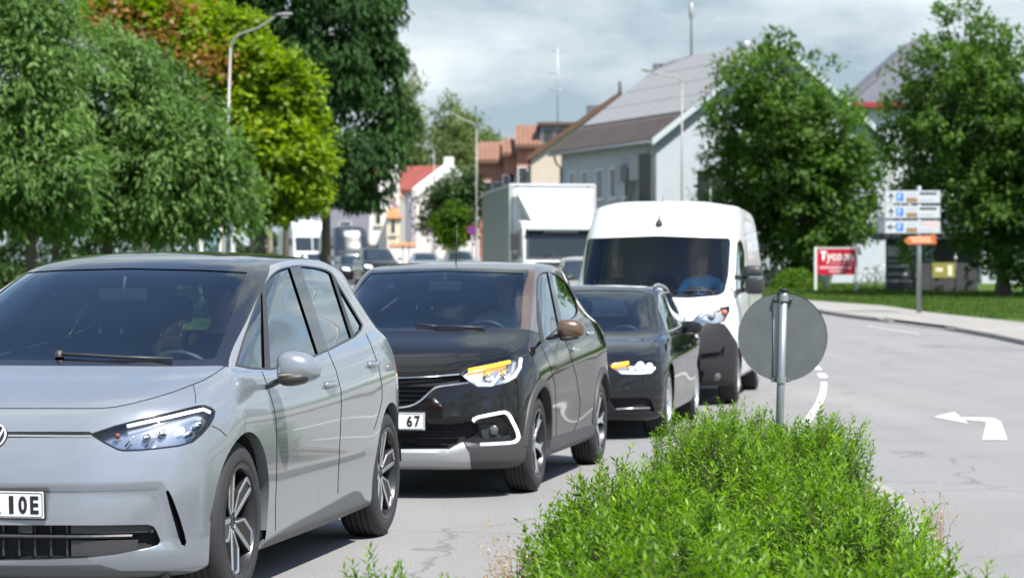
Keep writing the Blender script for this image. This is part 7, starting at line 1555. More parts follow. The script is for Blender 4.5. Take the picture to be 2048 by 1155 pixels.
    d = np.array([.03, .9995]); g2 = np.array([d[1], -d[0]]); fr2 = lambda a, y, z: (g2[0] * a + d[0] * y, g2[1] * a + d[1] * y, z)
    cream = mat('render_cream', (.58, .50, .41), .85, noise=.05, nscale=2); tb = rib_roof('tile_redbrown', (.15, .085, .06), 1); w, l, he, hr = 10.2, 12, zpx(312, Y) - g0, zpx(192, Y) - g0
    pitched(t, fr2, w, l, he, hr, cream, tb, .25, mat('verge_brown', (.14, .075, .045), .7), thick=.08); tile_rows(t, fr2, -.3, he - .3 * (hr - he) / (w / 2), w / 2, hr, -.2, l, tb, 10, .14)
    b = MB(); p = fr2(w * .52, 3, hr - .4); b.tube([(p[0], p[1], p[2]), (p[0] - .05, p[1], p[2] + 1.5)], [.14, .10], 8); b.build('flue', mat('flue_dark', (.06, .06, .065), .6), t)
    p = fr2(w * .38, 5, hr - 1.6); b = MB(); b.box(p[0] - .6, p[0] + .5, p[1] - .4, p[1] + .4, p[2] - 1, p[2] + 1.4); b.build('chimney', mat('chimney_dark', (.13, .14, .16), .7), t)
    win(t, fr2, 'y0', 6.0, he - 3.5, 1.3, 1.5, w, l, M_wf, M_pane); win(t, fr2, 'y0', 3.0, he - 3.5, 1.3, 1.5, w, l, M_wf, M_pane); win(t, fr2, 'y0', 4.4, he + .6, 1.1, 1.3, w, l, M_wf, M_pane)
    b = MB(); p = fr2(1.5, 6, he + 2.0); b.tube([(p[0], p[1], p[2]), (p[0], p[1], p[2] + 5.0)], .04, 6)
    for dz, ln in ((4.8, .35), (3.4, .55), (2.4, .5)): b.tube([(p[0] - ln, p[1], p[2] + dz), (p[0] + ln, p[1], p[2] + dz)], .025, 5)
    b.build('roof_aerial', mat('mast_grey', (.42, .44, .45), .5, .4), t)
    # ---- terracotta row with stepped roofs
    terra = mat('render_terracotta', (.40, .20, .15), .85, noise=.07, nscale=2); tt = rib_roof('tile_terracotta', (.24, .125, .085), 1)
    for k, (u0, u1, vr, ve, Y, lb) in enumerate(((958, 1012, 281, 322, 150, 'terracotta house with the lowest tiled roof, beside the street lamp'), (1008, 1040, 273, 308, 149, 'terracotta house in the middle of the stepped row'), (1034, 1080, 247, 292, 148, 'tallest terracotta house of the stepped row, beside the dormer'))):
        s = FPX / Y; X0, X1 = (u0 - CXP) / s, (u1 - CXP) / s; g0 = gz(X0, Y) - .3; t = thing('house', lb, 'house', (X0, Y, g0), 0, 'terracotta row houses'); w = X1 - X0; pz = lambda v: zpx(v, Y) - g0
        b = MB(); b.box(0, w, 0, 8, 0, pz(ve)); b.build('wall', terra, t)
        b = MB(); b.hexa([(-.1, -.4, pz(ve) - .1), (w + .1, -.4, pz(ve) - .1), (w + .1, 4, pz(vr) + .0), (-.1, 4, pz(vr)), (-.1, -.4, pz(ve) + .08), (w + .1, -.4, pz(ve) + .08), (w + .1, 4, pz(vr) + .16), (-.1, 4, pz(vr) + .16)]); b.build('roof', tt, t)
        nrib = int(w / .28)
        for i in range(nrib):
            x = (i + .5) * w / nrib; b = MB(); b.tube([(x, -.42, pz(ve) + .08), (x, 4, pz(vr) + .16)], .07, 6); b.build('roof_tile_row', tt, t, fix=False)
        b = MB(); b.box(-.12, w + .12, -.5, -.38, pz(ve) - .16, pz(ve) - .02); b.build('gutter', mat('gutter_brown', (.12, .07, .05), .6), t)
        for x in (w * .3, w * .7): win(t, lambda a, y, z: (a, y, z), 'y0', x - .4, pz(ve) - 2.6, .8, 1.3, w, 8, M_wf, M_pane, muntin=False)
        if k == 2:
            b = MB(); b.box(w, w + 2.6, .3, 4, pz(292), pz(250)); b.build('dormer_wall', mat('dormer_zinc', (.20, .23, .26), .5, .3), t); b = MB(); b.box(w - .15, w + 2.9, .0, 4.2, pz(250), pz(244)); b.build('dormer_roof', mat('dormer_brown', (.12, .075, .06), .7), t)
            for i in range(3): win(t, lambda a, y, z: (a, y + .3, z), 'y0', w + .15 + i * .82, pz(286), .72, 1.0, w, 8, M_gut, M_pane, muntin=False)
    # ---- white curved-gable building
    Y = 152; s = FPX / Y; X = (775 - CXP) / s; g0 = gz(X, Y) - .3; t = thing('house', 'white old building with curved gable and orange turret roof', 'house', (X, Y, g0)); px = lambda u: (u - 775) / s; pz = lambda v: zpx(v, Y) - g0
    wm = mat('render_white', (.75, .75, .73), .8, noise=.06); ot = rib_roof('tile_orange', (.55, .19, .08), 1)
    outl = [(px(735), 0), (px(798), 0), (px(798), pz(330)), (px(800), pz(326)), (px(797), pz(318)), (px(793), pz(300)), (px(791), pz(282)), (px(788), pz(276)), (px(784), pz(282)), (px(781), pz(300)), (px(779), pz(312)), (px(772), pz(326)), (px(768), pz(345)), (px(761), pz(352)), (px(757), pz(372)), (px(752), pz(392)), (px(746), pz(405)), (px(740), pz(420))]
    b = MB(); b.prism(outl, 0, .8, lambda a, c, d_: (a, d_, c)); b.build('gable_wall', wm, t)
    b = MB(); b.box(px(737), px(796), .8, 10, 0, pz(385)); b.build('wall', mat('render_offwhite', (.55, .54, .5), .8), t); b = MB(); b.hexa([(px(730), .8, pz(390)), (px(797), .8, pz(390)), (px(797), 10, pz(390)), (px(730), 10, pz(390)), (px(762), .8, pz(345)), (px(772), .8, pz(345)), (px(772), 10, pz(345)), (px(762), 10, pz(345))]); b.build('roof', ot, t)
    b = MB(); b.lathe([(.28, pz(276)), (.2, pz(272)), (.22, pz(268)), (.001, pz(262))], 12, 'Z', (px(787.5), .4, 0)); b.build('turret_roof', ot, t); b = MB(); b.lathe([(.55, 0), (.5, .3), (.001, .8)], 10, 'Z', (px(764), .4, pz(355))); b.build('shoulder_cap', ot, t)
    b = MB(); b.box(px(776), px(802), -1.4, 0, 0, pz(437)); b.build('porch_wall', mat('render_cream_light', (.70, .62, .48), .8), t); b = MB(); b.hexa([(px(773), -1.6, pz(437)), (px(805), -1.6, pz(437)), (px(805), .0, pz(437)), (px(773), .0, pz(437)), (px(780), -.6, pz(416)), (px(794), -.6, pz(416)), (px(794), .0, pz(416)), (px(780), .0, pz(416))]); b.build('porch_roof', ot, t)
    for u, v, w_, h_ in ((783, 470, .35, 1.0), (779, 400, .3, 1.5), (750, 450, .4, 1.0)): win(t, (lambda a, y, z: (a, y - (1.4 if v == 470 else 0), z)), 'y0', px(u), pz(v), w_, h_, 5, 5, mat('stone_trim', (.6, .55, .45), .8), M_pane, muntin=False)
    # ---- red roofed house beside it
    Y = 165; s = FPX / Y; C = np.array([(832 - CXP) / s, Y]); g0 = gz(*C) - .3; t = thing('house', 'white gable house with red roof and lilac side wall up the street', 'house', (C[0], C[1], g0)); d = np.array([-.62, .785]); g2 = np.array([d[1], -d[0]])
    d = np.array([-.90, .436]); g2 = np.array([.50, .866]); fr3 = lambda a, y, z: (g2[0] * a + d[0] * y, g2[1] * a + d[1] * y, z)
    w, l, he, hr = 9.0, 8.0, zpx(380, Y) - g0, zpx(335, Y + 4) - g0
    b = MB(); b.prism([(0, 0), (w, 0), (w, he), (w / 2, hr), (0, he)], 0, l, lambda a, c, e: fr3(a, e, c)); b.build('wall', mat('render_rose', (.68, .62, .62), .8, noise=.04), t)
    bx = MB(); bx.hexa([fr3(-.02, .3, 0), fr3(-.004, .3, 0), fr3(-.004, l - .3, 0), fr3(-.02, l - .3, 0), fr3(-.02, .3, he - .8), fr3(-.004, .3, he - .8), fr3(-.004, l - .3, he - .8), fr3(-.02, l - .3, he - .8)]); bx.build('lilac_wall', mat('render_lilac', (.36, .34, .40), .85), t)
    rt = rib_roof('tile_red', (.26, .065, .05), 1); k = (hr - he) / (w / 2)
    for a0, z0, a1, z1 in ((-.35, he - .35 * k, w / 2, hr), (w / 2, hr, w + .35, he - .35 * k)): b = MB(); b.hexa([fr3(a0, .25, z0 + .02), fr3(a1, .25, z1 + .02), fr3(a1, l + .3, z1 + .02), fr3(a0, l + .3, z0 + .02), fr3(a0, .25, z0 + .16), fr3(a1, .25, z1 + .16), fr3(a1, l + .3, z1 + .16), fr3(a0, l + .3, z0 + .16)]); b.build('roof', rt, t)
    tile_rows(t, fr3, -.35, he - .35 * k, w / 2, hr, .25, l + .3, rt, 8, .14)
    b = MB(); b.prism([(-.1, he + .1), (w / 2, hr + .35), (w + .1, he + .1), (w + .1, he - .5), (w / 2, hr - .3), (-.1, he - .5)], -.12, .26, lambda a, c, e: fr3(a, e, c)); b.build('gable_coping', wm, t); p = fr3(w / 2, .05, hr); b = MB(); b.box(p[0] - .35, p[0] + .35, p[1] - .3, p[1] + .3, p[2], p[2] + .75); b.build('gable_finial', wm, t)
    for y in (2.2, 5.2): win(t, fr3, 'x0', y, he - 3.6, 1.0, 1.5, w, l, M_wf, M_pane, muntin=False)
    for a in (2, 5.6): win(t, fr3, 'y0', a, he - 2.6, 1.0, 1.5, w, l, M_wf, M_pane, muntin=False)
    # ---- garden posts of the white building
    for i, u in enumerate((786, 800, 812, 824)):
        Y = 146; s = FPX / Y; X = (u - CXP) / s; t = thing('gate_pillar', 'white garden pillar with tiled cap, number %s from the white old building' % ('one', 'two', 'three', 'four')[i], 'pillar', (X, Y, gz(X, Y)), 0, 'garden pillars by the white building'); h = zpx(492, Y) - gz(X, Y); b = MB(); b.box(-.22, .22, -.22, .22, -.1, h); b.build('shaft', wm, t); b = MB(); b.hexa([(-.3, -.3, h), (.3, -.3, h), (.3, .3, h), (-.3, .3, h), (-.05, -.05, h + .25), (.05, -.05, h + .25), (.05, .05, h + .25), (-.05, .05, h + .25)]); b.build('cap', ot, t)
    # ---- dark roofed house behind the right trees
    Y = 135; s = FPX / Y; C = np.array([(1700 - CXP) / s, Y]); g0 = gz(*C) - .3; t = thing('house', 'large house with slate grey roof and red eaves between the right trees', 'house', (C[0], C[1], g0)); slate = rib_roof('slate', (.13, .14, .17), 1)
    w = 240 / s; he = zpx(214, Y) - g0; hr = zpx(95, Y + 5) - g0
    b = MB(); b.box(0, w, .6, 10, 0, he); b.build('wall', mat('render_pale', (.55, .57, .6), .85), t); b = MB(); b.box(-.2, w + .2, .0, .6, he, he + .28); b.build('eaves', mat('eaves_red', (.32, .03, .04), .6), t)
    b = MB(); b.prism([(-.3, he + .28), (w + .3, he + .28), (w + .3, he + 1), (w * .62, hr + .3), (0, he + (hr - he) * .12)], .05, 10, lambda a, c, e: (a, e + (c - he) * .35, c)); b.build('roof', slate, t)
    b = MB(); b.prism([(-.3, he + .28), (0, he + (hr - he) * .12), (w * .62, hr + .3), (w * .62, hr + .05), (.15, he + (hr - he) * .09), (-.1, he + .28)], -.02, .06, lambda a, c, e: (a, e + (c - he) * .35, c)); b.build('verge_board', mat('verge_dark', (.08, .085, .1), .6), t)
    for x in (1.2, 3.4): win(t, lambda a, y, z: (a, y + .6, z), 'y0', x, he - 2.2, 1.1, 1.4, w, 8, M_wf, M_pane)
# ------------------------------------------------------------------ box truck and the vehicles further up the street
def build_truck():
    X, Y = 1.2, 69.0; pose = Pose.at(X, Y, -8.0, gz(X, Y)); root = thing('truck', 'white box truck with roof deflector behind the white van', 'truck', (X, Y, pose.z), pose.rz)
    white = mat('truck_white', (.74, .75, .75), .4, coat=.4); box_side_shaded = mat('box_panel_shaded', (.24, .26, .25), .5); rail = mat('box_rail', (.66, .68, .70), .35, .5)  # the white box is greyed: the shade on its side is in the colour
    H0, H1, L, w = .95, 3.86, 6.6, 1.25
    b = MB(); b.box(-L, 0, -w, w, H0, H1); b.build('box_body', box_side_shaded, root, bevel=.03)
    b = MB(); b.box(0.001, .012, -w + .06, w - .06, H0 + .06, H1 - .08); b.build('box_front_panel', white, root)
    for s in (1, -1):
        b = MB(); b.box(-.08, .03, s * w - .05, s * w + .03, H0 - .02, H1 + .02); b.build('corner_rail', rail, root, bevel=.015)
        b = MB(); b.box(-L, .0, s * w - .04, s * w + .02, H1 - .06, H1 + .03); b.build('top_rail', rail, root, bevel=.015); b = MB(); b.box(-L, .0, s * w - .04, s * w + .02, H0 - .04, H0 + .08); b.build('bottom_rail', rail, root, bevel=.015)
        for k in range(1, 6): b = MB(); x = -L * k / 6; b.box(x - .006, x + .006, s * w - .002, s * w + .004, H0 + .08, H1 - .06); b.build('panel_joint', M_gut, root)
        for k in range(3): b = MB(); b.box(-L + .4 + k * 1.6, -L + 1.8 + k * 1.6, s * (w - .1) - .02, s * (w - .1) + .02, .45, .85); b.build('side_guard', M_gut, root)
    b = MB(); b.box(-.1, .035, -w, w, H1 - .06, H1 + .035); b.build('front_top_rail', rail, root, bevel=.015)
    for s in (1, -1): b = MB(); b.lathe([(.001, .035), (.03, .03), (.03, 0)], 8, 'X', (.03, s * 1.05, H1 - .02)); b.build('marker_light', mat('marker_amber', (.5, .25, .08), .4), root)
    # cab
    cx0, cw = .12, 1.12
    prof = [(cx0 + 1.62, .42), (cx0 + 1.66, .75), (cx0 + 1.62, 1.45), (cx0 + 1.55, 1.70), (cx0 + 1.30, 2.58), (cx0 + 1.12, 2.75), (cx0 + .25, 2.82), (cx0, 2.75), (cx0, .9), (cx0 + .3, .85), (cx0 + .35, .5)]
    b = MB(); b.prism(prof, -cw, cw, lambda a, c, d: (a, d, c)); b.build('cab', white, root, bevel=.07, bseg=3)
    def onfront(k): return (cx0 + 1.55 - .25 * k + .012, 1.70 + .88 * k)
    P = []
    for k, yy in ((.02, .98), (.93, .92)):
        x, z = onfront(k); P += [(x, -yy, z), (x, yy, z)]
    b = MB(); b.add([P[0], P[1], P[3], P[2]] + [(p[0] - .03, p[1], p[2]) for p in (P[0], P[1], P[3], P[2])], [(0, 1, 2, 3), (7, 6, 5, 4), (0, 4, 5, 1), (1, 5, 6, 2), (2, 6, 7, 3), (3, 7, 4, 0)]); b.build('windscreen', mat('truck_glass', (.02, .03, .035), .15, spec=.45), root)
    b = MB(); b.add([(onfront(k)[0] - .006, y, onfront(k)[1]) for k, y in ((-.07, -1.06), (-.07, 1.06), (1.0, 1.02), (1.0, -1.02))], [(0, 1, 2, 3)]); b.build('windscreen_surround', M_plastic, root, fix=False)
    x, z = onfront(1.0); b = MB(); b.hexa([(x - .05, -1.0, z - .02), (x + .22, -1.0, z - .10), (x + .22, 1.0, z - .10), (x - .05, 1.0, z - .02), (x - .05, -1.0, z + .02), (x + .24, -1.0, z - .06), (x + .24, 1.0, z - .06), (x - .05, 1.0, z + .02)]); b.build('sun_visor', mat('visor_smoke', (.35, .38, .36), .3), root)
    b = MB(); b.box(x + .02, x + .04, -.5, .5, z - .22, z - .12); b.build('tachograph_label', white, root)
    # deflector: tapering fairing from cab roof up to the box
    D = [[(cx0 + 1.05, -.80, 2.78), (cx0 + 1.05, .80, 2.78)], [(cx0 + .78, -.92, 3.10), (cx0 + .78, .92, 3.10)], [(cx0 + .42, -1.08, 3.50), (cx0 + .42, 1.08, 3.50)], [(cx0 + .12, -1.17, 3.74), (cx0 + .12, 1.17, 3.74)]]
    V = [p for r_ in D for p in r_]; V += [(p[0] - .55 + .0 * i, p[1] * .96, p[2] - .02) for i, p in enumerate(V)]
    V = [p for r_ in D for p in r_]; F = [(2 * i, 2 * i + 1, 2 * i + 3, 2 * i + 2) for i in range(3)]; n = len(V)
    back = [(cx0 + .02, p[1], p[2]) for p in V]; V2 = V + back; F += [(2 * i, 2 * i + 2, n + 2 * i + 2, n + 2 * i) for i in range(3)] + [(2 * i + 3, 2 * i + 1, n + 2 * i + 1, n + 2 * i + 3) for i in range(3)] + [(6, 7, n + 7, n + 6)]
    b = MB(); b.add(V2, F); b.build('roof_deflector', white, root, bevel=.03)
    for s in (1, -1):
        b = MB(); b.add([(cx0 + 1.38, s * (cw + .003), 1.72), (cx0 + .42, s * (cw + .003), 1.72), (cx0 + .42, s * (cw + .003), 2.45), (cx0 + 1.16, s * (cw + .003), 2.45)] , [(0, 1, 2, 3)]); b.build('side_window', mat('truck_glass', (.02, .03, .035), .15, spec=.45), root, fix=False)
        mr = bpy.data.objects.new('door_mirror', None); COL.objects.link(mr); mr.parent = root
        b = MB(); b.tube([(cx0 + 1.25, s * cw, 2.5), (cx0 + 1.38, s * 1.32, 2.46), (cx0 + 1.38, s * 1.36, 2.2)], .025, 6); b.build('mirror_arm', M_plastic, mr)
        b = MB(); b.box(cx0 + 1.33, cx0 + 1.44, s * 1.36 - .10, s * 1.36 + .10, 1.92, 2.42); b.build('mirror_housing', M_plastic, mr, bevel=.03); b = MB(); b.box(cx0 + 1.33, cx0 + 1.45, s * 1.34 - .09, s * 1.34 + .09, 1.64, 1.86); b.build('wide_mirror', M_plastic, mr, bevel=.03)
        b = MB(); b.box(cx0 + 1.6, cx0 + 1.69, s * .82 - .22, s * .82 + .22, .72, .98); b.build('headlight', mat('lamp_clear', (.7, .72, .74), .15, .4, coat=1), root, bevel=.02)
        b = MB(); b.box(cx0 + .25, cx0 + .55, s * cw - .12, s * cw + .02, .38, .80); b.build('step', M_plastic, root)
    b = MB(); b.box(cx0 + 1.58, cx0 + 1.70, -1.1, 1.1, .38, .70); b.build('front_bumper', mat('bumper_grey', (.024, .0245, .026), .5, spec=.3), root, bevel=.04)
    for k in range(4): b = MB(); z = 1.06 + .13 * k; b.box(cx0 + 1.62, cx0 + 1.675, -.75, .75, z, z + .07); b.build('grille_slat', M_plastic, root)
    b = MB(); b.box(cx0 + 1.63, cx0 + 1.655, -.8, .8, 1.0, 1.58); b.build('grille', M_under, root)
    for y in (-.5, .1): b = MB(); x, z = onfront(.05); b.tube([(x + .03, y, z), (x - .05, y + .45, z + .1)], .012, 5); b.build('wiper', M_plastic, root)
    b = MB(); b.tube([(cx0 + .9, -.2, 2.8), (cx0 + .8, -.2, 3.3)], .008, 5); b.build('antenna', M_plastic, root)
    b = MB(); b.box(-L, cx0 + .4, -.4, .4, .55, .95); b.build('chassis', M_under, root)
    w_ = make_wheel(.42, .27, .26, dict(n=8, dish=.05, spoke=[[(.2, -.16), (.96, -.30), (.96, .30), (.2, .16)]], dark_barrel=False), M_rubber, mat('steel_wheel', (.35, .355, .36), .5, .4), M_darkalu, seg=40)
    place_wheels(w_, root, (cx0 + .95, -4.6), 1.12, .42)
def far_car(label, pose, paint, rows, roofz, glass, group='vehicles further up the street', van=False, hs=1.0, lit=True, wheel_x=(0, -2.7), wr=.32, name='car', cat='car', roof_xr=None):
    root = thing(name, label, cat, (pose.O[0], pose.O[1], pose.z), pose.rz, group)
    Rw = np.array(rows, float); Rw[:, :, 2] *= hs; rz_ = [(x, z * hs) for x, z in roofz]
    rr = roof_rows(Rw[-1], rz_, roof_xr or (.87 if van else .6), .03); sh = Shell(np.concatenate([Rw, np.array(rr)]), pose, 4, 3); nR = len(rows); T = nR - 1
    if van:
        sh.region('windscreen', [(-.1, 1.36 * hs), (.72, 1.38 * hs), (.78, 1.46 * hs), (.70, 1.93 * hs), (.62, 1.97 * hs), (-.1, 1.98 * hs)], 'front'); sh.region('window_glass', [(-.15, 1.45 * hs), (-1.0, 1.45 * hs), (-1.0, 1.95 * hs), (-.5, 1.95 * hs)], 'side')
        sh.region('bumper', [(.3, .0), (1.2, .0), (1.2, .62 * hs), (.3, .62 * hs)], 'side'); sh.region('bumper', [(-.1, 0), (1.2, 0), (1.2, .62 * hs), (-.1, .62 * hs)], 'front', dom=lambda c: c.x > .25)
    else:
        sh.rows_tag('upper', T - 2, T); sh.region('windscreen', [(-.1, .97 * hs), (.62, .97 * hs), (.52, 1.34 * hs), (-.1, 1.35 * hs)], 'front', only=['upper']); sh.region('window_glass', [(-.65, .965 * hs), (-1.3, 1.31 * hs), (-1.6, 1.345 * hs), (-2.4, 1.34 * hs), (-2.95, 1.2 * hs), (-3.0, 1.05 * hs)], 'side', only=['upper', 'body'])
        sh.region('grille', [(-.1, .40 * hs), (.36, .40 * hs), (.40, .64 * hs), (-.1, .66 * hs)], 'front', only=['body'], dom=lambda c: c.x > .5); sh.region('intake', [(-.1, .22 * hs), (.6, .22 * hs), (.55, .34 * hs), (-.1, .34 * hs)], 'front', only=['body'], dom=lambda c: c.x > .5)
    z = .72 * hs if not van else .98 * hs; lampy = (.50, .80) if not van else (.55, .88)
    sh.region('headlight', [(lampy[0], z - .10), (lampy[1], z - .06), (lampy[1] + .03, z + .06), (lampy[0] + .06, z + .02)], 'front', only=['body'], dom=lambda c: c.x > .2)
    wheel_holes(sh, wheel_x, wr, wr + .05, .6 if not van else .7)
    sh.emit(['body', 'upper'], 'body', paint, root); sh.emit('windscreen', 'windscreen', glass, root, off=-.003); sh.emit('window_glass', 'side_window', glass, root, 'side', off=-.003); sh.emit('grille', 'grille', M_under, root, off=.002); sh.emit('intake', 'lower_intake', M_under, root, off=.002); sh.emit('bumper', 'front_bumper', mat('bumper_grey', (.024, .0245, .026), .5, spec=.3), root, off=.003)
    sh.emit('headlight', 'headlight', mat('far_lamp_lit', (.8, .85, .85), .2, emit=(.95, 1, .95), estr=1.2) if lit else mat('lamp_clear', (.7, .72, .74), .15, .4, coat=1), root, 'side', off=.004)
    b = MB(); L = Rw[:, :, 0].min(); b.box(L + .1, .5, -.7, .7, .18, .3); b.build('underbody', M_under, root)
    for s in (1, -1):
        y = np.abs(Rw[:, :, 1]).max() + .02; mz = 1.0 * hs if not van else 1.5 * hs; mx = -.6 if not van else .1
        blob('door_mirror', [[(x, s * yy, zz) for x, yy, zz in superloop((mx, yy, mz), ax, az, 8)] for yy, ax, az in ((y - .06, .03, .03), (y, .07, .06 if not van else .14), (y + .12, .06, .06 if not van else .14), (y + .16, .03, .03))], paint if not van else M_plastic, root, 1)
    w_ = make_wheel(wr, .21, wr * .66, dict(n=5, dish=.02, dark_barrel=False, spoke=[[(.15, -.15), (.96, -.28), (.96, .28), (.15, .15)]]), M_rubber, mat('silver_alloy', (.62, .63, .65), .3, .8), M_darkalu, seg=28)
    place_wheels(w_, root, wheel_x, np.abs(Rw[:, :, 1]).max() - .03, wr)
    return root
EST_ROWS = [EST_FULL[i] for i in (0, 2, 4, 6, 7, 8, 9, 10)]
EST_ROOF = [(-1.1, 1.35), (-1.18, 1.372), (-1.4, 1.405), (-1.8, 1.424), (-2.2, 1.42), (-2.7, 1.39), (-3.13, 1.34), (-3.2, 1.32)]
VAN_ROOF = [(-.3, 2.40), (-.42, 2.415), (-.7, 2.46), (-1.2, 2.48), (-2.5, 2.485), (-4.3, 2.475), (-4.83, 2.42), (-4.9, 2.4)]
def build_far():
    G = mat('far_glass', (.02, .032, .045), .2, spec=.4); black = mat('paint_black', (.009, .0095, .011), .4, 0, coat=1.0, spec=.0); silver = mat('paint_silver', (.42, .44, .46), .3, .6, coat=1.0); blue = mat('paint_anthracite', (.035, .04, .055), .3, .3, coat=1.0); beige = mat('paint_greige', (.30, .28, .25), .35, .3, coat=.8)
    def P(u, Y, th): X = (u - CXP) / FPX * Y; return Pose.at(X, Y, th, gz(X, Y))
    far_car('dark anthracite high van with lit headlights up the street', P(704, 124, -14), blue, van_rows(2.46, -4.95), VAN_ROOF, G, van=True, hs=1.18, wheel_x=(0, -3.8), wr=.35, name='van', cat='van')
    far_car('black car with lit headlights beside the white old building', P(762, 111, -12), black, EST_ROWS, EST_ROOF, G, hs=1.28)
    far_car('dark car in front of the anthracite van up the street', P(716, 117, -13), black, EST_ROWS, EST_ROOF, G, hs=1.0)
    far_car('silver car nearest the truck, only its roof showing over the crossover', P(922, 120, -5), silver, EST_ROWS, EST_ROOF, G, hs=1.15, lit=False); far_car('silver car left of the other silver roof, beside the young trees', P(852, 128, -5), silver, EST_ROWS, EST_ROOF, G, hs=1.05, lit=False)
    far_car('greige people carrier half hidden between the truck and the white van', P(1172, 57, 2), beige, EST_ROWS, EST_ROOF, G, hs=1.32, lit=False)
    far_car('small white car in front of the motorhome', P(640, 126, -14), mat('paint_white', (.78, .79, .79), .35, coat=.7), EST_ROWS, EST_ROOF, G, hs=1.05)
    # motorhome
    pose = P(622, 138, -14); root = thing('motorhome', 'white motorhome under the trees up the street', 'motorhome', (pose.O[0], pose.O[1], pose.z), pose.rz, 'vehicles further up the street'); wm = mat('truck_white', (.74, .75, .75), .4, coat=.4)
    b = MB(); b.prism([(.75, .45), (.78, 1.05), (.62, 1.45), (.35, 2.35), (.28, 2.75), (-.2, 3.2), (-5.8, 3.15), (-5.9, .45)], -1.13, 1.13, lambda a, c, d: (a, d, c)); b.build('body', wm, root, bevel=.12, bseg=3)
    for y0, y1 in ((-1.0, -.03), (.03, 1.0)): b = MB(); b.add([(.64, y0, 1.48), (.64, y1, 1.48), (.40, y1, 2.28), (.40, y0, 2.28)], [(0, 1, 2, 3)]); b.build('windscreen_pane', G, root, fix=False)
    for s in (1, -1):
        b = MB(); b.box(.74, .82, s * .8 - .2, s * .8 + .2, .75, .95); b.build('headlight', mat('lamp_clear', (.7, .72, .74), .15, .4, coat=1), root, bevel=.02); b = MB(); b.box(.35, .50, s * 1.3 - .1, s * 1.3 + .1, 1.75, 2.2); b.build('door_mirror', M_plastic, root, bevel=.02)
        b = MB(); b.box(-3.2, -1.8, s * 1.135 - .01, s * 1.135 + .01, 1.6, 2.3); b.build('side_window', G, root)
    b = MB(); b.box(.7, .82, -.5, .5, .55, .7); b.build('grille', M_under, root); b = MB(); b.box(-2.2, -1.3, -.4, .4, 3.16, 3.32); b.build('roof_hatch', wm, root, bevel=.03)
    w_ = make_wheel(.34, .21, .2, dict(n=5, dish=.02, dark_barrel=False, spoke=[[(.15, -.15), (.96, -.28), (.96, .28), (.15, .15)]]), M_rubber, mat('steel_wheel', (.35, .355, .36), .5, .4), M_darkalu, seg=24); place_wheels(w_, root, (0, -3.9), 1.08, .34)
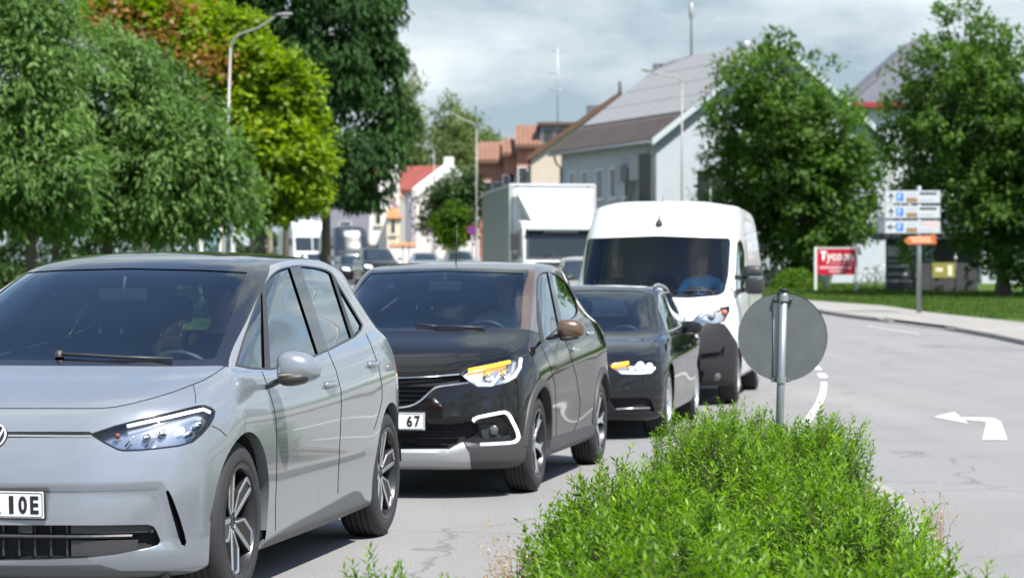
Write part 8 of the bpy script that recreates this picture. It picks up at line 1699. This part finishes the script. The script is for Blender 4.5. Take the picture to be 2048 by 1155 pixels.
# ------------------------------------------------------------------ people in the vehicles
def person(label, pose, hip, shirt, skin, hair, trousers, wheel=None, sc=1.0, turn=0.0, hairlen=.0, cap=None, lean=0.0):
    """seated figure: one skinned body with head, arms, five-fingered hands and legs; hair (and cap) as children"""
    J = []; E = []; Rr = []
    def add(p, r, parent=None):
        J.append(Vector(p)); Rr.append(r)
        if parent is not None: E.append((parent, len(J) - 1))
        return len(J) - 1
    pel = add((0, 0, .02), (.15, .12)); bel = add((-.04, 0, .18), (.145, .115), pel); che = add((-.08 + lean, 0, .38), (.165, .12), bel); sh0 = add((-.08 + lean, 0, .50), (.13, .09), che); nk = add((-.06 + lean, 0, .585), (.058, .058), sh0)
    jaw = add((-.035 + lean, 0, .665), (.066, .070), nk); face = add((-.035 + lean, 0, .74), (.078, .092), jaw); crn = add((-.045 + lean, 0, .815), (.068, .082), face)
    region = {pel: 2, bel: 1, che: 1, sh0: 1, nk: 0, jaw: 0, face: 0, crn: 0}
    for s in (1, -1):
        a = add((-.08 + lean, s * .19, .485), (.068, .068), sh0); hx, hy, hz = (wheel[0], s * wheel[3], wheel[2]) if wheel else (.22, s * .12, .08)
        el = add(((hx * .35), s * .27, .26 if wheel else .2), (.047, .047), a); wr = add((hx - .07, (hy + s * .02), hz - .01), (.030, .034), el); pm = add((hx - .02, hy, hz), (.028, .042), wr)
        region.update({a: 1, el: 1, wr: 0, pm: 0})
        for k, (dz, ln) in enumerate(((.036, .07), (.013, .078), (-.010, .074), (-.032, .06))):
            f1 = add((hx + .018, hy + s * .012, hz + dz), (.0095, .0095), pm); f2 = add((hx + .018 + ln * .4, hy - s * .004, hz + dz), (.009, .009), f1); f3 = add((hx + .010 + ln * .4, hy - s * .032, hz + dz), (.0075, .0075), f2); region.update({f1: 0, f2: 0, f3: 0})
        t1 = add((hx - .025, hy - s * .026, hz + .035), (.0105, .0105), pm); t2 = add((hx + .01, hy - s * .036, hz + .05), (.009, .009), t1); region.update({t1: 0, t2: 0})
        hp = add((.06, s * .10, .0), (.10, .10), pel); kn = add((.46, s * .14, .06), (.068, .068), hp); an = add((.62, s * .13, -.30), (.045, .045), kn); ft = add((.78, s * .13, -.36), (.042, .035), an); region.update({hp: 2, kn: 2, an: 2, ft: 2})
    me = bpy.data.meshes.new('p'); me.from_pydata([tuple(p) for p in J], E, []); o = bpy.data.objects.new('p', me); COL.objects.link(o)
    md = o.modifiers.new('skin', 'SKIN'); md.use_smooth_shade = True; md.branch_smoothing = .6
    for i, v in enumerate(me.skin_vertices[0].data): v.radius = Rr[i]; v.use_root = (i == 0)
    sb = o.modifiers.new('s', 'SUBSURF'); sb.levels = 1; sb.render_levels = 1
    dg = bpy.context.evaluated_depsgraph_get(); dg.update(); bm_ = bpy.data.meshes.new_from_object(o.evaluated_get(dg)); bpy.data.objects.remove(o)
    n = len(bm_.vertices); co = np.empty(n * 3); bm_.vertices.foreach_get('co', co); co = co.reshape(n, 3)
    # face: nose, brow and chin drawn out of the head
    fx, fz = J[face].x, J[face].z
    def push(c, rad, v):
        d = np.linalg.norm(co - np.array(c), axis=1); k = np.clip(1 - d / rad, 0, 1)[:, None]; co[:] += k * k * np.array(v)
    push((fx + .09, 0, fz - .015), .035, (.030, 0, -.004)); push((fx + .075, 0, fz - .085), .05, (.018, 0, -.006)); push((fx + .09, 0, fz + .035), .05, (.008, 0, 0))
    for s in (1, -1): push((fx + .088, s * .032, fz + .012), .02, (-.010, 0, 0)); push((fx - .005, s * .085, fz + .0), .028, (-.008, s * .016, 0))
    bm_.vertices.foreach_set('co', co.ravel()); bm_.update()
    Ja = np.array([tuple(p) for p in J]); fc = np.array([p.center for p in bm_.polygons]); near = np.argmin(np.linalg.norm(fc[:, None] - Ja[None], axis=2), 1); mi = np.array([region[int(k)] for k in near], np.int32)
    bm_.polygons.foreach_set('material_index', mi); bm_.polygons.foreach_set('use_smooth', np.ones(len(mi), bool))
    root = thing('person', label, 'person', (0, 0, 0)); M = pose.M @ Matrix.Translation(hip) @ Matrix.Rotation(turn, 4, 'Z') @ Matrix.Scale(sc, 4); root.matrix_world = M
    link('body', bm_, [skin, shirt, trousers], root)
    V = []; F = []; nu, nv = 16, 9
    for i in range(nv):
        th = math.pi * .5 * i / (nv - 1) * 1.0
        for j in range(nu):
            ph = 2 * math.pi * j / nu; back = .5 - .5 * math.cos(ph); drop = (-.02 - (.07 + hairlen) * back) if i == nv - 1 else 0
            r_ = math.sin(th); V.append((fx - .012 + .102 * r_ * math.cos(ph), .088 * r_ * math.sin(ph), fz + .045 + .075 * math.cos(th) + drop + (.03 * (math.cos(ph) > .3)) * r_))
    F = [(i * nu + j, i * nu + (j + 1) % nu, (i + 1) * nu + (j + 1) % nu, (i + 1) * nu + j) for i in range(nv - 1) for j in range(nu)]
    link('hair', mesh_from('hair', V, F, True), hair, root)
    for s in (1, -1): b = MB(); b.lathe([(.001, .006), (.009, .004), (.011, 0)], 8, 'X', (fx + .082, s * .032, fz + .012)); b.build('eye', mat('eye_dark', (.03, .025, .02), .2), root)
    b = MB(); b.tube([(fx + .078, -.026, fz - .055), (fx + .092, 0, fz - .053), (fx + .078, .026, fz - .055)], .005, 5); b.build('mouth', mat('lip', (.35, .14, .11), .5), root)
    return root
def build_people(id3, cap, est, van):
    skin = mat('skin', (.50, .30, .22), .55); hair = mat('hair_dark', (.03, .022, .018), .7); grey = mat('hair_grey', (.30, .29, .28), .7); dk = mat('cloth_dark', (.03, .032, .04), .9); jeans = mat('cloth_jeans', (.05, .06, .10), .9); blue = mat('cloth_blue', (.10, .48, .92), .85); cheq = mat('cloth_pale', (.55, .53, .5), .9); red = mat('cloth_red', (.4, .05, .04), .9)
    person('driver in dark clothes at the wheel of the grey hatchback', id3, (-1.28, .36, .60), dk, skin, hair, jeans, (.50, 0, .32, .15))
    person('driver in a pale shirt at the wheel of the black crossover', cap, (-1.28, .35, .66), cheq, skin, grey, jeans, (.48, 0, .32, .15))
    person('driver in a dark jacket at the wheel of the black estate', est, (-1.58, .36, .50), dk, skin, hair, jeans, (.50, 0, .32, .15), turn=.1)
    person('van driver in a bright blue shirt holding the steering wheel', van, (-.72, .50, .95), blue, skin, hair, jeans, (.42, 0, .32, .17), sc=1.05)
    person('van passenger in dark clothes on the far seat', van, (-.78, -.55, .95), dk, skin, hair, jeans, None, sc=1.05)
# ------------------------------------------------------------------ assemble
build_houses(); build_trees(); build_right_back(); build_left_street()
build_truck(); build_far()
_, P1, _s = build_grey_hatchback(); P2, _s = build_crossover(); P3, _s = build_estate(); P4, _s = build_van()
build_people(P1, P2, P3, P4)
build_direction_sign(); build_red_sign(); build_round_sign(); build_shrubs(); build_grass()
